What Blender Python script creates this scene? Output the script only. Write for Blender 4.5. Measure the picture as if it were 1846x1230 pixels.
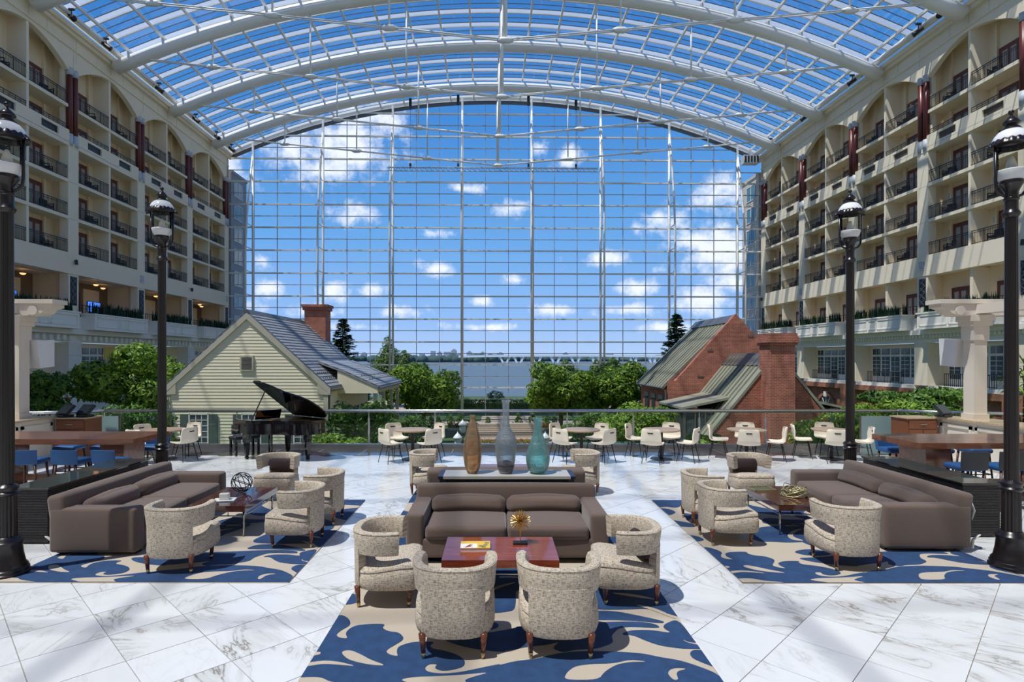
import bpy, math, random
from math import sin, cos, pi, sqrt, atan2, radians, exp
from mathutils import Vector, Matrix

scene = bpy.context.scene
COL = scene.collection
for o in list(bpy.data.objects):
    bpy.data.objects.remove(o)

# ------------------------------------------------------------------ camera
EYE = 2.5
cam_data = bpy.data.cameras.new('camera')
cam_data.sensor_width = 36.0
cam_data.lens = 36.0 * 1050.0 / 1846.0
cam_data.shift_x = 28.0 / 1846.0
cam_data.shift_y = 33.0 / 1846.0
cam_data.clip_end = 20000.0
cam_data.clip_start = 0.05
cam = bpy.data.objects.new('camera', cam_data)
cam.location = (0, 0, EYE)
cam.rotation_euler = (pi / 2, 0, 0)
COL.objects.link(cam)
scene.camera = cam

# ------------------------------------------------------------------ exposure
scene.view_settings.view_transform = 'Standard'
scene.view_settings.look = 'None'
scene.view_settings.gamma = 1.0
scene.view_settings.use_curve_mapping = False
scene.view_settings.exposure = 0.65
scene.cycles.transparent_max_bounces = 40
scene.cycles.max_bounces = 10
scene.cycles.diffuse_bounces = 5
scene.cycles.caustics_reflective = False
scene.cycles.caustics_refractive = False

# ------------------------------------------------------------------ sun
sun_data = bpy.data.lights.new('sun', 'SUN')
sun_data.energy = 2.8
sun_data.angle = radians(0.53)
sun_data.color = (1.0, 0.955, 0.89)
sun = bpy.data.objects.new('sun', sun_data)
SUN_DIR = Vector((-0.375, -0.24, 1.0)).normalized()
sun.rotation_euler = SUN_DIR.to_track_quat('Z', 'Y').to_euler()
sun.location = (-40, -20, 100)
COL.objects.link(sun)

# ------------------------------------------------------------------ sky with cumulus
def build_world():
    w = bpy.data.worlds.new('sky')
    scene.world = w
    w.use_nodes = True
    nt = w.node_tree
    nt.nodes.clear()
    N, L = nt.nodes.new, nt.links.new
    def math_(op, a, b=None, c=None, clamp=False):
        n = N('ShaderNodeMath'); n.operation = op; n.use_clamp = clamp
        for i, x in enumerate((a, b, c)):
            if x is None: continue
            if isinstance(x, (int, float)): n.inputs[i].default_value = x
            else: L(x, n.inputs[i])
        return n.outputs[0]
    tc = N('ShaderNodeTexCoord')
    sep = N('ShaderNodeSeparateXYZ'); L(tc.outputs['Generated'], sep.inputs[0])
    az = math_('ARCTAN2', sep.outputs[0], sep.outputs[1])
    el = math_('ARCSINE', sep.outputs[2])
    comb = N('ShaderNodeCombineXYZ'); L(az, comb.inputs[0]); L(el, comb.inputs[1])
    # turbulence, on the direction itself so that it wraps the whole dome
    n1 = N('ShaderNodeTexNoise'); n1.inputs['Scale'].default_value = 16; n1.inputs['Detail'].default_value = 6; n1.inputs['Roughness'].default_value = 0.6
    L(tc.outputs['Generated'], n1.inputs['Vector'])
    n2 = N('ShaderNodeTexNoise'); n2.inputs['Scale'].default_value = 5.5; n2.inputs['Detail'].default_value = 3
    L(tc.outputs['Generated'], n2.inputs['Vector'])
    clouds = [(650, 265, 95, 62), (520, 262, 60, 38), (690, 215, 40, 26), (590, 310, 60, 26), (1300, 355, 44, 32), (1212, 402, 55, 26),
              (1300, 452, 80, 44), (1240, 435, 50, 30), (920, 377, 36, 18), (970, 268, 24, 17), (1020, 285, 26, 20), (640, 385, 34, 20), (790, 486, 36, 14),
              (600, 525, 32, 17), (676, 522, 34, 17), (930, 506, 24, 12), (1155, 519, 36, 14), (1090, 466, 46, 14),
              (780, 420, 30, 10), (720, 562, 40, 13), (870, 545, 26, 11), (480, 520, 26, 14), (1270, 540, 65, 24),
              (470, 470, 20, 14), (1330, 510, 50, 22), (560, 560, 40, 12), (1130, 560, 50, 12), (990, 560, 40, 10), (830, 340, 40, 9),
              (430, 560, 40, 14), (1400, 470, 60, 40), (380, 300, 60, 36), (880, 590, 60, 8), (640, 590, 60, 8), (1210, 590, 70, 9)]
    dmin = None
    for (px, py, sx, sy) in clouds:
        tx, tz = (px - 895) / 1050, (648 - py) / 1050
        a = math.atan2(tx, 1.0); e = math.atan2(tz, sqrt(1 + tx * tx))
        sub = N('ShaderNodeVectorMath'); sub.operation = 'SUBTRACT'; L(comb.outputs[0], sub.inputs[0]); sub.inputs[1].default_value = (a, e, 0)
        mul = N('ShaderNodeVectorMath'); mul.operation = 'MULTIPLY'; L(sub.outputs[0], mul.inputs[0])
        mul.inputs[1].default_value = (1050 / sx * 0.95, 1050 / sy * 0.95, 0)
        ln = N('ShaderNodeVectorMath'); ln.operation = 'LENGTH'; L(mul.outputs[0], ln.inputs[0])
        dmin = ln.outputs['Value'] if dmin is None else math_('SMOOTH_MIN', dmin, ln.outputs['Value'], 0.25)
    dens = math_('SUBTRACT', 1.0, dmin)
    dens = math_('MAXIMUM', dens, -2.6)
    n3 = N('ShaderNodeTexNoise'); n3.inputs['Scale'].default_value = 44; n3.inputs['Detail'].default_value = 8; n3.inputs['Roughness'].default_value = 0.65
    L(tc.outputs['Generated'], n3.inputs['Vector'])
    turb = math_('ADD', math_('MULTIPLY', math_('SUBTRACT', n1.outputs[0], 0.5), 3.4), math_('MULTIPLY', math_('SUBTRACT', n3.outputs[0], 0.5), 2.0))
    dens = math_('ADD', dens, turb)
    # the same kind of cloud over the rest of the dome
    back = math_('ADD', math_('MULTIPLY', math_('SUBTRACT', n2.outputs[0], 0.70), 9.0), turb)
    behind = math_('GREATER_THAN', math_('ABSOLUTE', az), 0.62)
    back = math_('SUBTRACT', back, math_('MULTIPLY', math_('SUBTRACT', 1.0, behind), 4.0))
    dens = math_('MAXIMUM', dens, math_('SUBTRACT', back, math_('MULTIPLY', math_('MAXIMUM', math_('SUBTRACT', el, 0.5), 0.0), 6.0)))
    mr = N('ShaderNodeMapRange'); mr.interpolation_type = 'SMOOTHSTEP'; L(dens, mr.inputs[0])
    mr.inputs[1].default_value = -0.15; mr.inputs[2].default_value = 1.15
    ramp = N('ShaderNodeValToRGB'); L(el, ramp.inputs[0])
    cr = ramp.color_ramp
    cr.elements[0].position = 0.0; cr.elements[0].color = (0.41, 0.54, 0.77, 1)
    cr.elements[1].position = 1.0; cr.elements[1].color = (0.012, 0.075, 0.28, 1)
    for p, c in ((0.07, (0.255, 0.435, 0.76, 1)), (0.20, (0.13, 0.34, 0.68, 1)), (0.40, (0.05, 0.215, 0.56, 1)), (0.75, (0.02, 0.125, 0.42, 1))):
        e = cr.elements.new(p); e.color = c
    mix = N('ShaderNodeMix'); mix.data_type = 'RGBA'
    L(mr.outputs[0], mix.inputs['Factor']); L(ramp.outputs[0], mix.inputs['A']); mix.inputs['B'].default_value = (0.80, 0.82, 0.88, 1)
    bg = N('ShaderNodeBackground'); L(mix.outputs['Result'], bg.inputs[0]); bg.inputs[1].default_value = 0.80
    out = N('ShaderNodeOutputWorld'); L(bg.outputs[0], out.inputs[0])
build_world()

# ------------------------------------------------------------------ helpers
rnd = random.Random(7)
FO = 1050.0
def fl(px, py, z=0.0):
    """place of a point of height z that is seen in this direction from the eye"""
    d = (EYE - z) * FO / (py - 648.0)
    return ((px - 895.0) * d / FO, d)

class MB:
    def __init__(self):
        self.v, self.f = [], []
    def quad(self, a, b, c, d):
        n = len(self.v); self.v += [tuple(a), tuple(b), tuple(c), tuple(d)]; self.f.append((n, n + 1, n + 2, n + 3)); return self
    def box(self, x0, x1, y0, y1, z0, z1):
        if x0 > x1: x0, x1 = x1, x0
        if y0 > y1: y0, y1 = y1, y0
        n = len(self.v)
        self.v += [(x0, y0, z0), (x1, y0, z0), (x1, y1, z0), (x0, y1, z0), (x0, y0, z1), (x1, y0, z1), (x1, y1, z1), (x0, y1, z1)]
        self.f += [tuple(n + i for i in q) for q in ((0, 3, 2, 1), (4, 5, 6, 7), (0, 1, 5, 4), (1, 2, 6, 5), (2, 3, 7, 6), (3, 0, 4, 7))]
        return self
    def obox(self, c, s, m):
        """box of size s about c, turned by the 3x3 matrix m"""
        n = len(self.v); c = Vector(c)
        for q in ((-1, -1, -1), (1, -1, -1), (1, 1, -1), (-1, 1, -1), (-1, -1, 1), (1, -1, 1), (1, 1, 1), (-1, 1, 1)):
            self.v.append(tuple(c + m @ Vector((q[0] * s[0] / 2, q[1] * s[1] / 2, q[2] * s[2] / 2))))
        self.f += [tuple(n + i for i in q) for q in ((0, 3, 2, 1), (4, 5, 6, 7), (0, 1, 5, 4), (1, 2, 6, 5), (2, 3, 7, 6), (3, 0, 4, 7))]
        return self
    def bar(self, a, b, w, h=None):
        """square bar from a to b"""
        a, b = Vector(a), Vector(b); d = b - a
        if d.length < 1e-6: return self
        z = d.normalized(); up = Vector((0, 0, 1)) if abs(z.z) < 0.95 else Vector((0, 1, 0))
        x = up.cross(z).normalized(); y = z.cross(x)
        m = Matrix((x, y, z)).transposed()
        return self.obox((a + b) / 2, (w, h or w, d.length), m)
    def tube(self, pts, r, n=8, caps=True):
        pts = [Vector(p) for p in pts]
        rs = r if isinstance(r, (list, tuple)) else [r] * len(pts)
        base = len(self.v); prev = None
        for i, p in enumerate(pts):
            t = (pts[min(i + 1, len(pts) - 1)] - pts[max(i - 1, 0)]).normalized()
            if prev is None:
                up = Vector((0, 0, 1)) if abs(t.z) < 0.9 else Vector((1, 0, 0))
                x = up.cross(t).normalized()
            else:
                x = (prev - t * prev.dot(t)).normalized()
            prev = x; y = t.cross(x)
            for k in range(n):
                a = 2 * pi * k / n
                self.v.append(tuple(p + (x * cos(a) + y * sin(a)) * rs[i]))
        for i in range(len(pts) - 1):
            for k in range(n):
                a = base + i * n + k; b = base + i * n + (k + 1) % n
                self.f.append((a, b, b + n, a + n))
        if caps:
            self.f.append(tuple(base + k for k in reversed(range(n))))
            self.f.append(tuple(base + (len(pts) - 1) * n + k for k in range(n)))
        return self
    def lathe(self, prof, n=20, c=(0, 0), flute=0, depth=0.0, cap=True):
        base = len(self.v)
        for (r, z) in prof:
            for k in range(n):
                a = 2 * pi * k / n
                rr = r * (1 - depth * (0.5 + 0.5 * cos(flute * a))) if flute else r
                self.v.append((c[0] + rr * cos(a), c[1] + rr * sin(a), z))
        for i in range(len(prof) - 1):
            for k in range(n):
                a = base + i * n + k; b = base + i * n + (k + 1) % n
                self.f.append((a, b, b + n, a + n))
        if cap:
            if prof[0][0] > 1e-4: self.f.append(tuple(base + k for k in reversed(range(n))))
            if prof[-1][0] > 1e-4: self.f.append(tuple(base + (len(prof) - 1) * n + k for k in range(n)))
        return self
    def prism(self, poly, f0, f1):
        """poly of 2-D points; f0 and f1 send a 2-D point to the two end faces"""
        n = len(self.v); k = len(poly)
        self.v += [tuple(f0(p)) for p in poly] + [tuple(f1(p)) for p in poly]
        self.f.append(tuple(range(n + k - 1, n - 1, -1))); self.f.append(tuple(range(n + k, n + 2 * k)))
        for i in range(k):
            j = (i + 1) % k
            self.f.append((n + i, n + j, n + k + j, n + k + i))
        return self
    def rbox(self, c, s, r, seg=4, bulge=(0, 0, 0), n=6):
        """rounded cushion: box of size s about c, corner radius r, faces swollen by bulge"""
        hx, hy, hz = s[0] / 2, s[1] / 2, s[2] / 2
        r = min(r, hx, hy, hz)
        def ticks(h):
            out = [-h + r * (1 - cos(pi / 2 * i / seg)) for i in range(seg)]
            inner = [(-h + r) + (2 * h - 2 * r) * i / n for i in range(n + 1)]
            return out + inner + [-x for x in reversed(out)]
        tx, ty, tz = ticks(hx), ticks(hy), ticks(hz)
        idx = {}
        def vert(x, y, z):
            key = (round(x, 5), round(y, 5), round(z, 5))
            if key in idx: return idx[key]
            ix, iy, iz = max(-hx + r, min(hx - r, x)), max(-hy + r, min(hy - r, y)), max(-hz + r, min(hz - r, z))
            d = Vector((x - ix, y - iy, z - iz))
            if d.length > 1e-9: d = d.normalized() * r
            px, py, pz = ix + d.x, iy + d.y, iz + d.z
            a, b, g = 1 - (x / hx) ** 2, 1 - (y / hy) ** 2, 1 - (z / hz) ** 2
            px += bulge[0] * b * g * (x / hx); py += bulge[1] * a * g * (y / hy); pz += bulge[2] * a * b * (z / hz)
            idx[key] = len(self.v); self.v.append((c[0] + px, c[1] + py, c[2] + pz)); return idx[key]
        def face(ta, tb, fn, flip):
            for i in range(len(ta) - 1):
                for j in range(len(tb) - 1):
                    q = [fn(ta[i], tb[j]), fn(ta[i + 1], tb[j]), fn(ta[i + 1], tb[j + 1]), fn(ta[i], tb[j + 1])]
                    q = [vert(*p) for p in q]
                    if len(set(q)) < 3: continue
                    if flip: q.reverse()
                    qq = []
                    for w in q:
                        if w not in qq: qq.append(w)
                    self.f.append(tuple(qq))
        face(tx, ty, lambda a, b: (a, b, hz), False); face(tx, ty, lambda a, b: (a, b, -hz), True)
        face(tx, tz, lambda a, b: (a, -hy, b), False); face(tx, tz, lambda a, b: (a, hy, b), True)
        face(ty, tz, lambda a, b: (hx, a, b), False); face(ty, tz, lambda a, b: (-hx, a, b), True)
        return self
    def move(self, fn):
        self.v = [tuple(fn(Vector(p))) for p in self.v]; return self
    def mesh(self, name, mat, smooth=False):
        me = bpy.data.meshes.new(name)
        me.from_pydata(self.v, [], self.f)
        me.materials.append(mat)
        if smooth is True:
            me.polygons.foreach_set('use_smooth', [True] * len(me.polygons))
        elif smooth:
            me.polygons.foreach_set('use_smooth', [True] * len(me.polygons))
            me.set_sharp_from_angle(angle=radians(smooth))
        return me
    def build(self, name, mat, parent=None, smooth=False, kind=None):
        return link(name, self.mesh(name, mat, smooth), parent, kind)

def link(name, me, parent=None, kind=None, loc=None, rz=None):
    o = bpy.data.objects.new(name, me)
    COL.objects.link(o)
    if parent is not None: o.parent = parent
    if kind: o['kind'] = kind
    if loc is not None: o.location = loc
    if rz is not None: o.rotation_euler = (0, 0, rz)
    return o

def tag(o, label, cat, group=None):
    o['label'] = label; o['category'] = cat
    if group: o['group'] = group
    return o

def thing(name, label, cat, loc=(0, 0, 0), rz=0.0, group=None):
    return tag(link(name, None, None, None, loc, rz), label, cat, group)

def struct(name, label, rz=0.0):
    o = link(name, None, None, 'structure', (0, 0, 0), rz)
    o['label'] = label
    return o

def dup(root, label, loc, rz, group=None):
    def cp(o, parent):
        c = o.copy(); COL.objects.link(c); c.parent = parent
        for ch in o.children: cp(ch, c)
        return c
    r = cp(root, None); r.location = loc; r.rotation_euler = (0, 0, rz); r['label'] = label
    if group: r['group'] = group
    return r

# ------------------------------------------------------------------ materials
def new_mat(name):
    m = bpy.data.materials.new(name); m.use_nodes = True
    nt = m.node_tree
    return m, nt, nt.nodes['Principled BSDF']

def plain(name, col, rough=0.6, metal=0.0, noise=0.0, scale=8.0, bump=0.0, bscale=60.0, coat=0.0, coords='Object', sheen=0.0):
    m, nt, b = new_mat(name)
    b.inputs['Roughness'].default_value = rough
    b.inputs['Metallic'].default_value = metal
    b.inputs['Base Color'].default_value = (*col, 1)
    if coat: b.inputs['Coat Weight'].default_value = coat; b.inputs['Coat Roughness'].default_value = 0.05
    if sheen: b.inputs['Sheen Weight'].default_value = sheen
    tc = nt.nodes.new('ShaderNodeTexCoord')
    if noise:
        n = nt.nodes.new('ShaderNodeTexNoise'); n.inputs['Scale'].default_value = scale; n.inputs['Detail'].default_value = 4
        nt.links.new(tc.outputs[coords], n.inputs['Vector'])
        mx = nt.nodes.new('ShaderNodeMix'); mx.data_type = 'RGBA'
        nt.links.new(n.outputs[0], mx.inputs['Factor'])
        mx.inputs['A'].default_value = (*[c * (1 - noise) for c in col], 1); mx.inputs['B'].default_value = (*[min(1, c * (1 + noise)) for c in col], 1)
        nt.links.new(mx.outputs['Result'], b.inputs['Base Color'])
    if bump:
        n = nt.nodes.new('ShaderNodeTexNoise'); n.inputs['Scale'].default_value = bscale; n.inputs['Detail'].default_value = 3
        nt.links.new(tc.outputs[coords], n.inputs['Vector'])
        bp_ = nt.nodes.new('ShaderNodeBump'); bp_.inputs['Strength'].default_value = bump; bp_.inputs['Distance'].default_value = 0.01
        nt.links.new(n.outputs[0], bp_.inputs['Height']); nt.links.new(bp_.outputs[0], b.inputs['Normal'])
    return m

def glassy(name, tint, gloss=0.06, rough=0.0):
    """thin architectural pane: lets light straight through, a little mirror at grazing angles"""
    m = bpy.data.materials.new(name); m.use_nodes = True
    nt = m.node_tree; nt.nodes.clear()
    t = nt.nodes.new('ShaderNodeBsdfTransparent'); t.inputs[0].default_value = (*tint, 1)
    g = nt.nodes.new('ShaderNodeBsdfGlossy'); g.inputs[0].default_value = (1, 1, 1, 1); g.inputs['Roughness'].default_value = rough
    fr = nt.nodes.new('ShaderNodeFresnel'); fr.inputs[0].default_value = 1.35
    mu = nt.nodes.new('ShaderNodeMath'); mu.operation = 'MULTIPLY'; mu.inputs[1].default_value = gloss * 10
    mu.use_clamp = True
    nt.links.new(fr.outputs[0], mu.inputs[0])
    mx = nt.nodes.new('ShaderNodeMixShader'); nt.links.new(mu.outputs[0], mx.inputs[0])
    nt.links.new(t.outputs[0], mx.inputs[1]); nt.links.new(g.outputs[0], mx.inputs[2])
    o = nt.nodes.new('ShaderNodeOutputMaterial'); nt.links.new(mx.outputs[0], o.inputs[0])
    return m

def emit(name, col, s):
    m = bpy.data.materials.new(name); m.use_nodes = True
    nt = m.node_tree; nt.nodes.clear()
    e = nt.nodes.new('ShaderNodeEmission'); e.inputs[0].default_value = (*col, 1); e.inputs[1].default_value = s
    o = nt.nodes.new('ShaderNodeOutputMaterial'); nt.links.new(e.outputs[0], o.inputs[0])
    return m

def node_chain(nt):
    N, L = nt.nodes.new, nt.links.new
    def M(op, a, b=None, c=None, clamp=False):
        n = N('ShaderNodeMath'); n.operation = op; n.use_clamp = clamp
        for i, x in enumerate((a, b, c)):
            if x is None: continue
            if isinstance(x, (int, float)): n.inputs[i].default_value = x
            else: L(x, n.inputs[i])
        return n.outputs[0]
    def V(op, a, b):
        n = N('ShaderNodeVectorMath'); n.operation = op
        for i, x in enumerate((a, b)):
            if isinstance(x, tuple): n.inputs[i].default_value = x
            else: L(x, n.inputs[i])
        return n.outputs[0]
    def noise(vec, scale, detail=4, rough=0.5, dist=0.0):
        n = N('ShaderNodeTexNoise'); n.inputs['Scale'].default_value = scale; n.inputs['Detail'].default_value = detail
        n.inputs['Roughness'].default_value = rough; n.inputs['Distortion'].default_value = dist
        L(vec, n.inputs['Vector']); return n.outputs[0]
    def mix(f, a, b):
        n = N('ShaderNodeMix'); n.data_type = 'RGBA'
        if isinstance(f, (int, float)): n.inputs['Factor'].default_value = f
        else: L(f, n.inputs['Factor'])
        for k, x in (('A', a), ('B', b)):
            if isinstance(x, tuple): n.inputs[k].default_value = (*x[:3], 1)
            else: L(x, n.inputs[k])
        return n.outputs['Result']
    def rng(v, a, b, c=0.0, d=1.0):
        n = N('ShaderNodeMapRange'); L(v, n.inputs[0])
        n.inputs[1].default_value = a; n.inputs[2].default_value = b; n.inputs[3].default_value = c; n.inputs[4].default_value = d
        return n.outputs[0]
    return N, L, M, V, noise, mix, rng

TILE = 0.62
def marble():
    m, nt, b = new_mat('marble_tile')
    N, L, M, V, noise, mix, rng = node_chain(nt)
    geo = N('ShaderNodeNewGeometry')
    rot = N('ShaderNodeVectorRotate'); rot.rotation_type = 'Z_AXIS'; rot.inputs['Angle'].default_value = -pi / 4
    L(geo.outputs['Position'], rot.inputs['Vector'])
    cell = V('FLOOR', V('MULTIPLY', rot.outputs[0], (1 / TILE, 1 / TILE, 0)), (0, 0, 0))
    wn = N('ShaderNodeTexWhiteNoise'); wn.noise_dimensions = '3D'; L(cell, wn.inputs['Vector'])
    off = V('MULTIPLY', wn.outputs['Color'], (37.0, 41.0, 29.0))
    # each slab is cut from another place and turned another way
    rot2 = N('ShaderNodeVectorRotate'); rot2.rotation_type = 'Z_AXIS'
    L(geo.outputs['Position'], rot2.inputs['Vector']); L(M('MULTIPLY', wn.outputs['Value'], 1.6), rot2.inputs['Angle'])
    p = V('ADD', rot2.outputs[0], off)
    pv = V('MULTIPLY', p, (1.0, 2.6, 1.0))
    a = noise(pv, 1.15, 7, 0.62, 0.9)
    vein = M('SUBTRACT', 1.0, rng(M('ABSOLUTE', M('SUBTRACT', a, 0.5)), 0.0, 0.022))
    soft = M('SUBTRACT', 1.0, rng(M('ABSOLUTE', M('SUBTRACT', a, 0.5)), 0.0, 0.13))
    mask = rng(noise(p, 1.3, 3), 0.38, 0.60)
    wn2 = N('ShaderNodeTexWhiteNoise'); wn2.noise_dimensions = '3D'; L(V('ADD', cell, (7.3, 1.7, 3.1)), wn2.inputs['Vector'])
    veiny = rng(wn2.outputs['Value'], 0.2, 0.95, 0.12, 1.0)
    shade = rng(wn2.outputs['Color'], 0.0, 1.0, 0.93, 1.0)
    base = mix(noise(p, 0.9, 4), (0.67, 0.68, 0.70), (0.79, 0.79, 0.795))
    col = mix(M('MULTIPLY', M('MULTIPLY', soft, mask), M('MULTIPLY', veiny, 0.50)), base, (0.42, 0.39, 0.34))
    col = mix(M('MULTIPLY', M('MULTIPLY', vein, mask), M('MULTIPLY', veiny, 0.9)), col, (0.20, 0.17, 0.13))
    hsv = N('ShaderNodeHueSaturation'); L(col, hsv.inputs['Color']); L(shade, hsv.inputs['Value'])
    L(hsv.outputs[0], b.inputs['Base Color'])
    b.inputs['Roughness'].default_value = 0.16
    b.inputs['Specular IOR Level'].default_value = 0.42
    return m

def tweed():
    m, nt, b = new_mat('tweed')
    N, L, M, V, noise, mix, rng = node_chain(nt)
    tc = N('ShaderNodeTexCoord'); p = tc.outputs['Object']
    sp = N('ShaderNodeSeparateXYZ'); L(p, sp.inputs[0])
    ang = M('MULTIPLY', M('ARCTAN2', sp.outputs[0], M('MULTIPLY', sp.outputs[1], -1.0)), 0.34)
    tilt = N('ShaderNodeNewGeometry')
    nz = N('ShaderNodeSeparateXYZ'); L(tilt.outputs['Normal'], nz.inputs[0])
    top = M('GREATER_THAN', nz.outputs[2], 0.75)
    # cloth runs round the sides and straight over the top
    cu = M('ADD', M('MULTIPLY', ang, M('SUBTRACT', 1.0, top)), M('MULTIPLY', sp.outputs[0], top))
    cv = M('ADD', M('MULTIPLY', sp.outputs[2], M('SUBTRACT', 1.0, top)), M('MULTIPLY', sp.outputs[1], top))
    cb = N('ShaderNodeCombineXYZ'); L(cu, cb.inputs[0]); L(cv, cb.inputs[1])
    c = cb.outputs[0]
    hs = noise(V('MULTIPLY', c, (25, 145, 0)), 1.0, 2)
    vs = noise(V('MULTIPLY', c, (145, 26, 0)), 1.0, 2)
    hue = noise(V('MULTIPLY', c, (60, 60, 0)), 1.0, 1)
    thread = mix(rng(hue, 0.44, 0.56), (0.15, 0.135, 0.13), (0.31, 0.22, 0.14))
    base = mix(noise(V('MULTIPLY', c, (180, 180, 0)), 1.0, 2), (0.48, 0.40, 0.31), (0.67, 0.58, 0.47))
    col = mix(rng(hs, 0.51, 0.60, 0.0, 0.80), base, thread)
    col = mix(rng(vs, 0.52, 0.61, 0.0, 0.62), col, thread)
    L(col, b.inputs['Base Color']); b.inputs['Roughness'].default_value = 0.9
    bu = N('ShaderNodeBump'); bu.inputs['Strength'].default_value = 0.35; bu.inputs['Distance'].default_value = 0.004
    L(M('ADD', hs, vs), bu.inputs['Height']); L(bu.outputs[0], b.inputs['Normal'])
    return m

def wood(name, c1, c2, rough=0.3, scale=3.0, stretch=(1, 14, 14), coat=0.0):
    m, nt, b = new_mat(name)
    N, L, M, V, noise, mix, rng = node_chain(nt)
    tc = N('ShaderNodeTexCoord'); p = V('MULTIPLY', tc.outputs['Object'], stretch)
    a = noise(p, scale, 5, 0.6, 0.6)
    L(mix(rng(a, 0.35, 0.68), c1, c2), b.inputs['Base Color'])
    b.inputs['Roughness'].default_value = rough
    if coat: b.inputs['Coat Weight'].default_value = coat; b.inputs['Coat Roughness'].default_value = 0.06
    return m

def brick(name, c1, c2, mortar, sx=0.24, sz=0.08):
    """brickwork too fine to be told apart brick by brick: courses follow height and run along the wall"""
    m, nt, b = new_mat(name)
    N, L, M, V, noise, mix, rng = node_chain(nt)
    tc = N('ShaderNodeTexCoord')
    sp = N('ShaderNodeSeparateXYZ'); L(tc.outputs['Object'], sp.inputs[0])
    cb = N('ShaderNodeCombineXYZ'); L(M('ADD', sp.outputs[0], sp.outputs[1]), cb.inputs[0]); L(sp.outputs[2], cb.inputs[1])
    t = N('ShaderNodeTexBrick'); L(cb.outputs[0], t.inputs['Vector'])
    t.inputs['Color1'].default_value = (*c1, 1); t.inputs['Color2'].default_value = (*c2, 1); t.inputs['Mortar'].default_value = (*mortar, 1)
    t.inputs['Scale'].default_value = 1.0; t.inputs['Mortar Size'].default_value = 0.009
    t.inputs['Brick Width'].default_value = sx; t.inputs['Row Height'].default_value = sz
    n = noise(tc.outputs['Object'], 1.7, 4)
    hs = N('ShaderNodeHueSaturation'); L(t.outputs['Color'], hs.inputs['Color']); L(rng(n, 0.3, 0.7, 0.75, 1.2), hs.inputs['Value'])
    L(hs.outputs[0], b.inputs['Base Color']); b.inputs['Roughness'].default_value = 0.85
    return m

def leafy(name, dark, light, scale=1.3):
    m, nt, b = new_mat(name)
    N, L, M, V, noise, mix, rng = node_chain(nt)
    geo = N('ShaderNodeNewGeometry')
    f = M('ADD', M('MULTIPLY', geo.outputs['Random Per Island'], 0.6), M('MULTIPLY', noise(geo.outputs['Position'], scale, 3), 0.5))
    col = mix(rng(f, 0.25, 0.85), dark, light)
    L(col, b.inputs['Base Color']); b.inputs['Roughness'].default_value = 0.55
    tr = N('ShaderNodeBsdfTranslucent'); L(col, tr.inputs[0])
    ms = N('ShaderNodeMixShader'); ms.inputs[0].default_value = 0.3
    out = nt.nodes['Material Output']
    L(b.outputs[0], ms.inputs[1]); L(tr.outputs[0], ms.inputs[2]); L(ms.outputs[0], out.inputs[0])
    return m

def water():
    m, nt, b = new_mat('river_water')
    N, L, M, V, noise, mix, rng = node_chain(nt)
    geo = N('ShaderNodeNewGeometry')
    n = noise(V('MULTIPLY', geo.outputs['Position'], (0.03, 0.10, 0)), 3.0, 6, 0.65)
    L(mix(n, (0.085, 0.115, 0.13), (0.16, 0.19, 0.195)), b.inputs['Base Color'])
    b.inputs['Roughness'].default_value = 0.4; b.inputs['Specular IOR Level'].default_value = 0.25
    bu = N('ShaderNodeBump'); bu.inputs['Strength'].default_value = 0.7; bu.inputs['Distance'].default_value = 0.6
    L(n, bu.inputs['Height']); L(bu.outputs[0], b.inputs['Normal'])
    return m

def vase_glass(name, light, dark, deep=0.5, scale=9.0, crackle=0.0):
    """blown coloured glass: clear streaks, darker clouds, fine crackle"""
    m = bpy.data.materials.new(name); m.use_nodes = True
    nt = m.node_tree; nt.nodes.clear()
    N, L, M, V, noise, mix, rng = node_chain(nt)
    tc = N('ShaderNodeTexCoord'); p = tc.outputs['Object']
    a = noise(V('MULTIPLY', p, (1.0, 1.0, 2.2)), scale, 5, 0.6, 0.8)
    col = mix(rng(a, 0.5 - 0.5 * (1 - deep) * 0.4, 0.5 + 0.12), light, dark)
    bu = N('ShaderNodeBump'); bu.inputs['Strength'].default_value = 0.25 + crackle; bu.inputs['Distance'].default_value = 0.01
    v = N('ShaderNodeTexVoronoi'); v.feature = 'DISTANCE_TO_EDGE'; v.inputs['Scale'].default_value = 38
    L(p, v.inputs['Vector'])
    L(M('ADD', v.outputs[0], a), bu.inputs['Height'])
    t = N('ShaderNodeBsdfTransparent'); L(col, t.inputs[0])
    d = N('ShaderNodeBsdfTranslucent'); L(col, d.inputs[0])
    df = N('ShaderNodeBsdfDiffuse'); L(col, df.inputs[0])
    ad = N('ShaderNodeMixShader'); ad.inputs[0].default_value = 0.35; L(d.outputs[0], ad.inputs[1]); L(df.outputs[0], ad.inputs[2])
    x = N('ShaderNodeMixShader'); x.inputs[0].default_value = 0.22; L(t.outputs[0], x.inputs[1]); L(ad.outputs[0], x.inputs[2])
    g = N('ShaderNodeBsdfGlossy'); g.inputs['Roughness'].default_value = 0.05; L(bu.outputs[0], g.inputs['Normal'])
    fr = N('ShaderNodeFresnel'); fr.inputs[0].default_value = 1.5; L(bu.outputs[0], fr.inputs['Normal'])
    y = N('ShaderNodeMixShader'); L(M('MULTIPLY', fr.outputs[0], 0.8, clamp=True), y.inputs[0]); L(x.outputs[0], y.inputs[1]); L(g.outputs[0], y.inputs[2])
    o = N('ShaderNodeOutputMaterial'); L(y.outputs[0], o.inputs[0])
    return m

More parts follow.
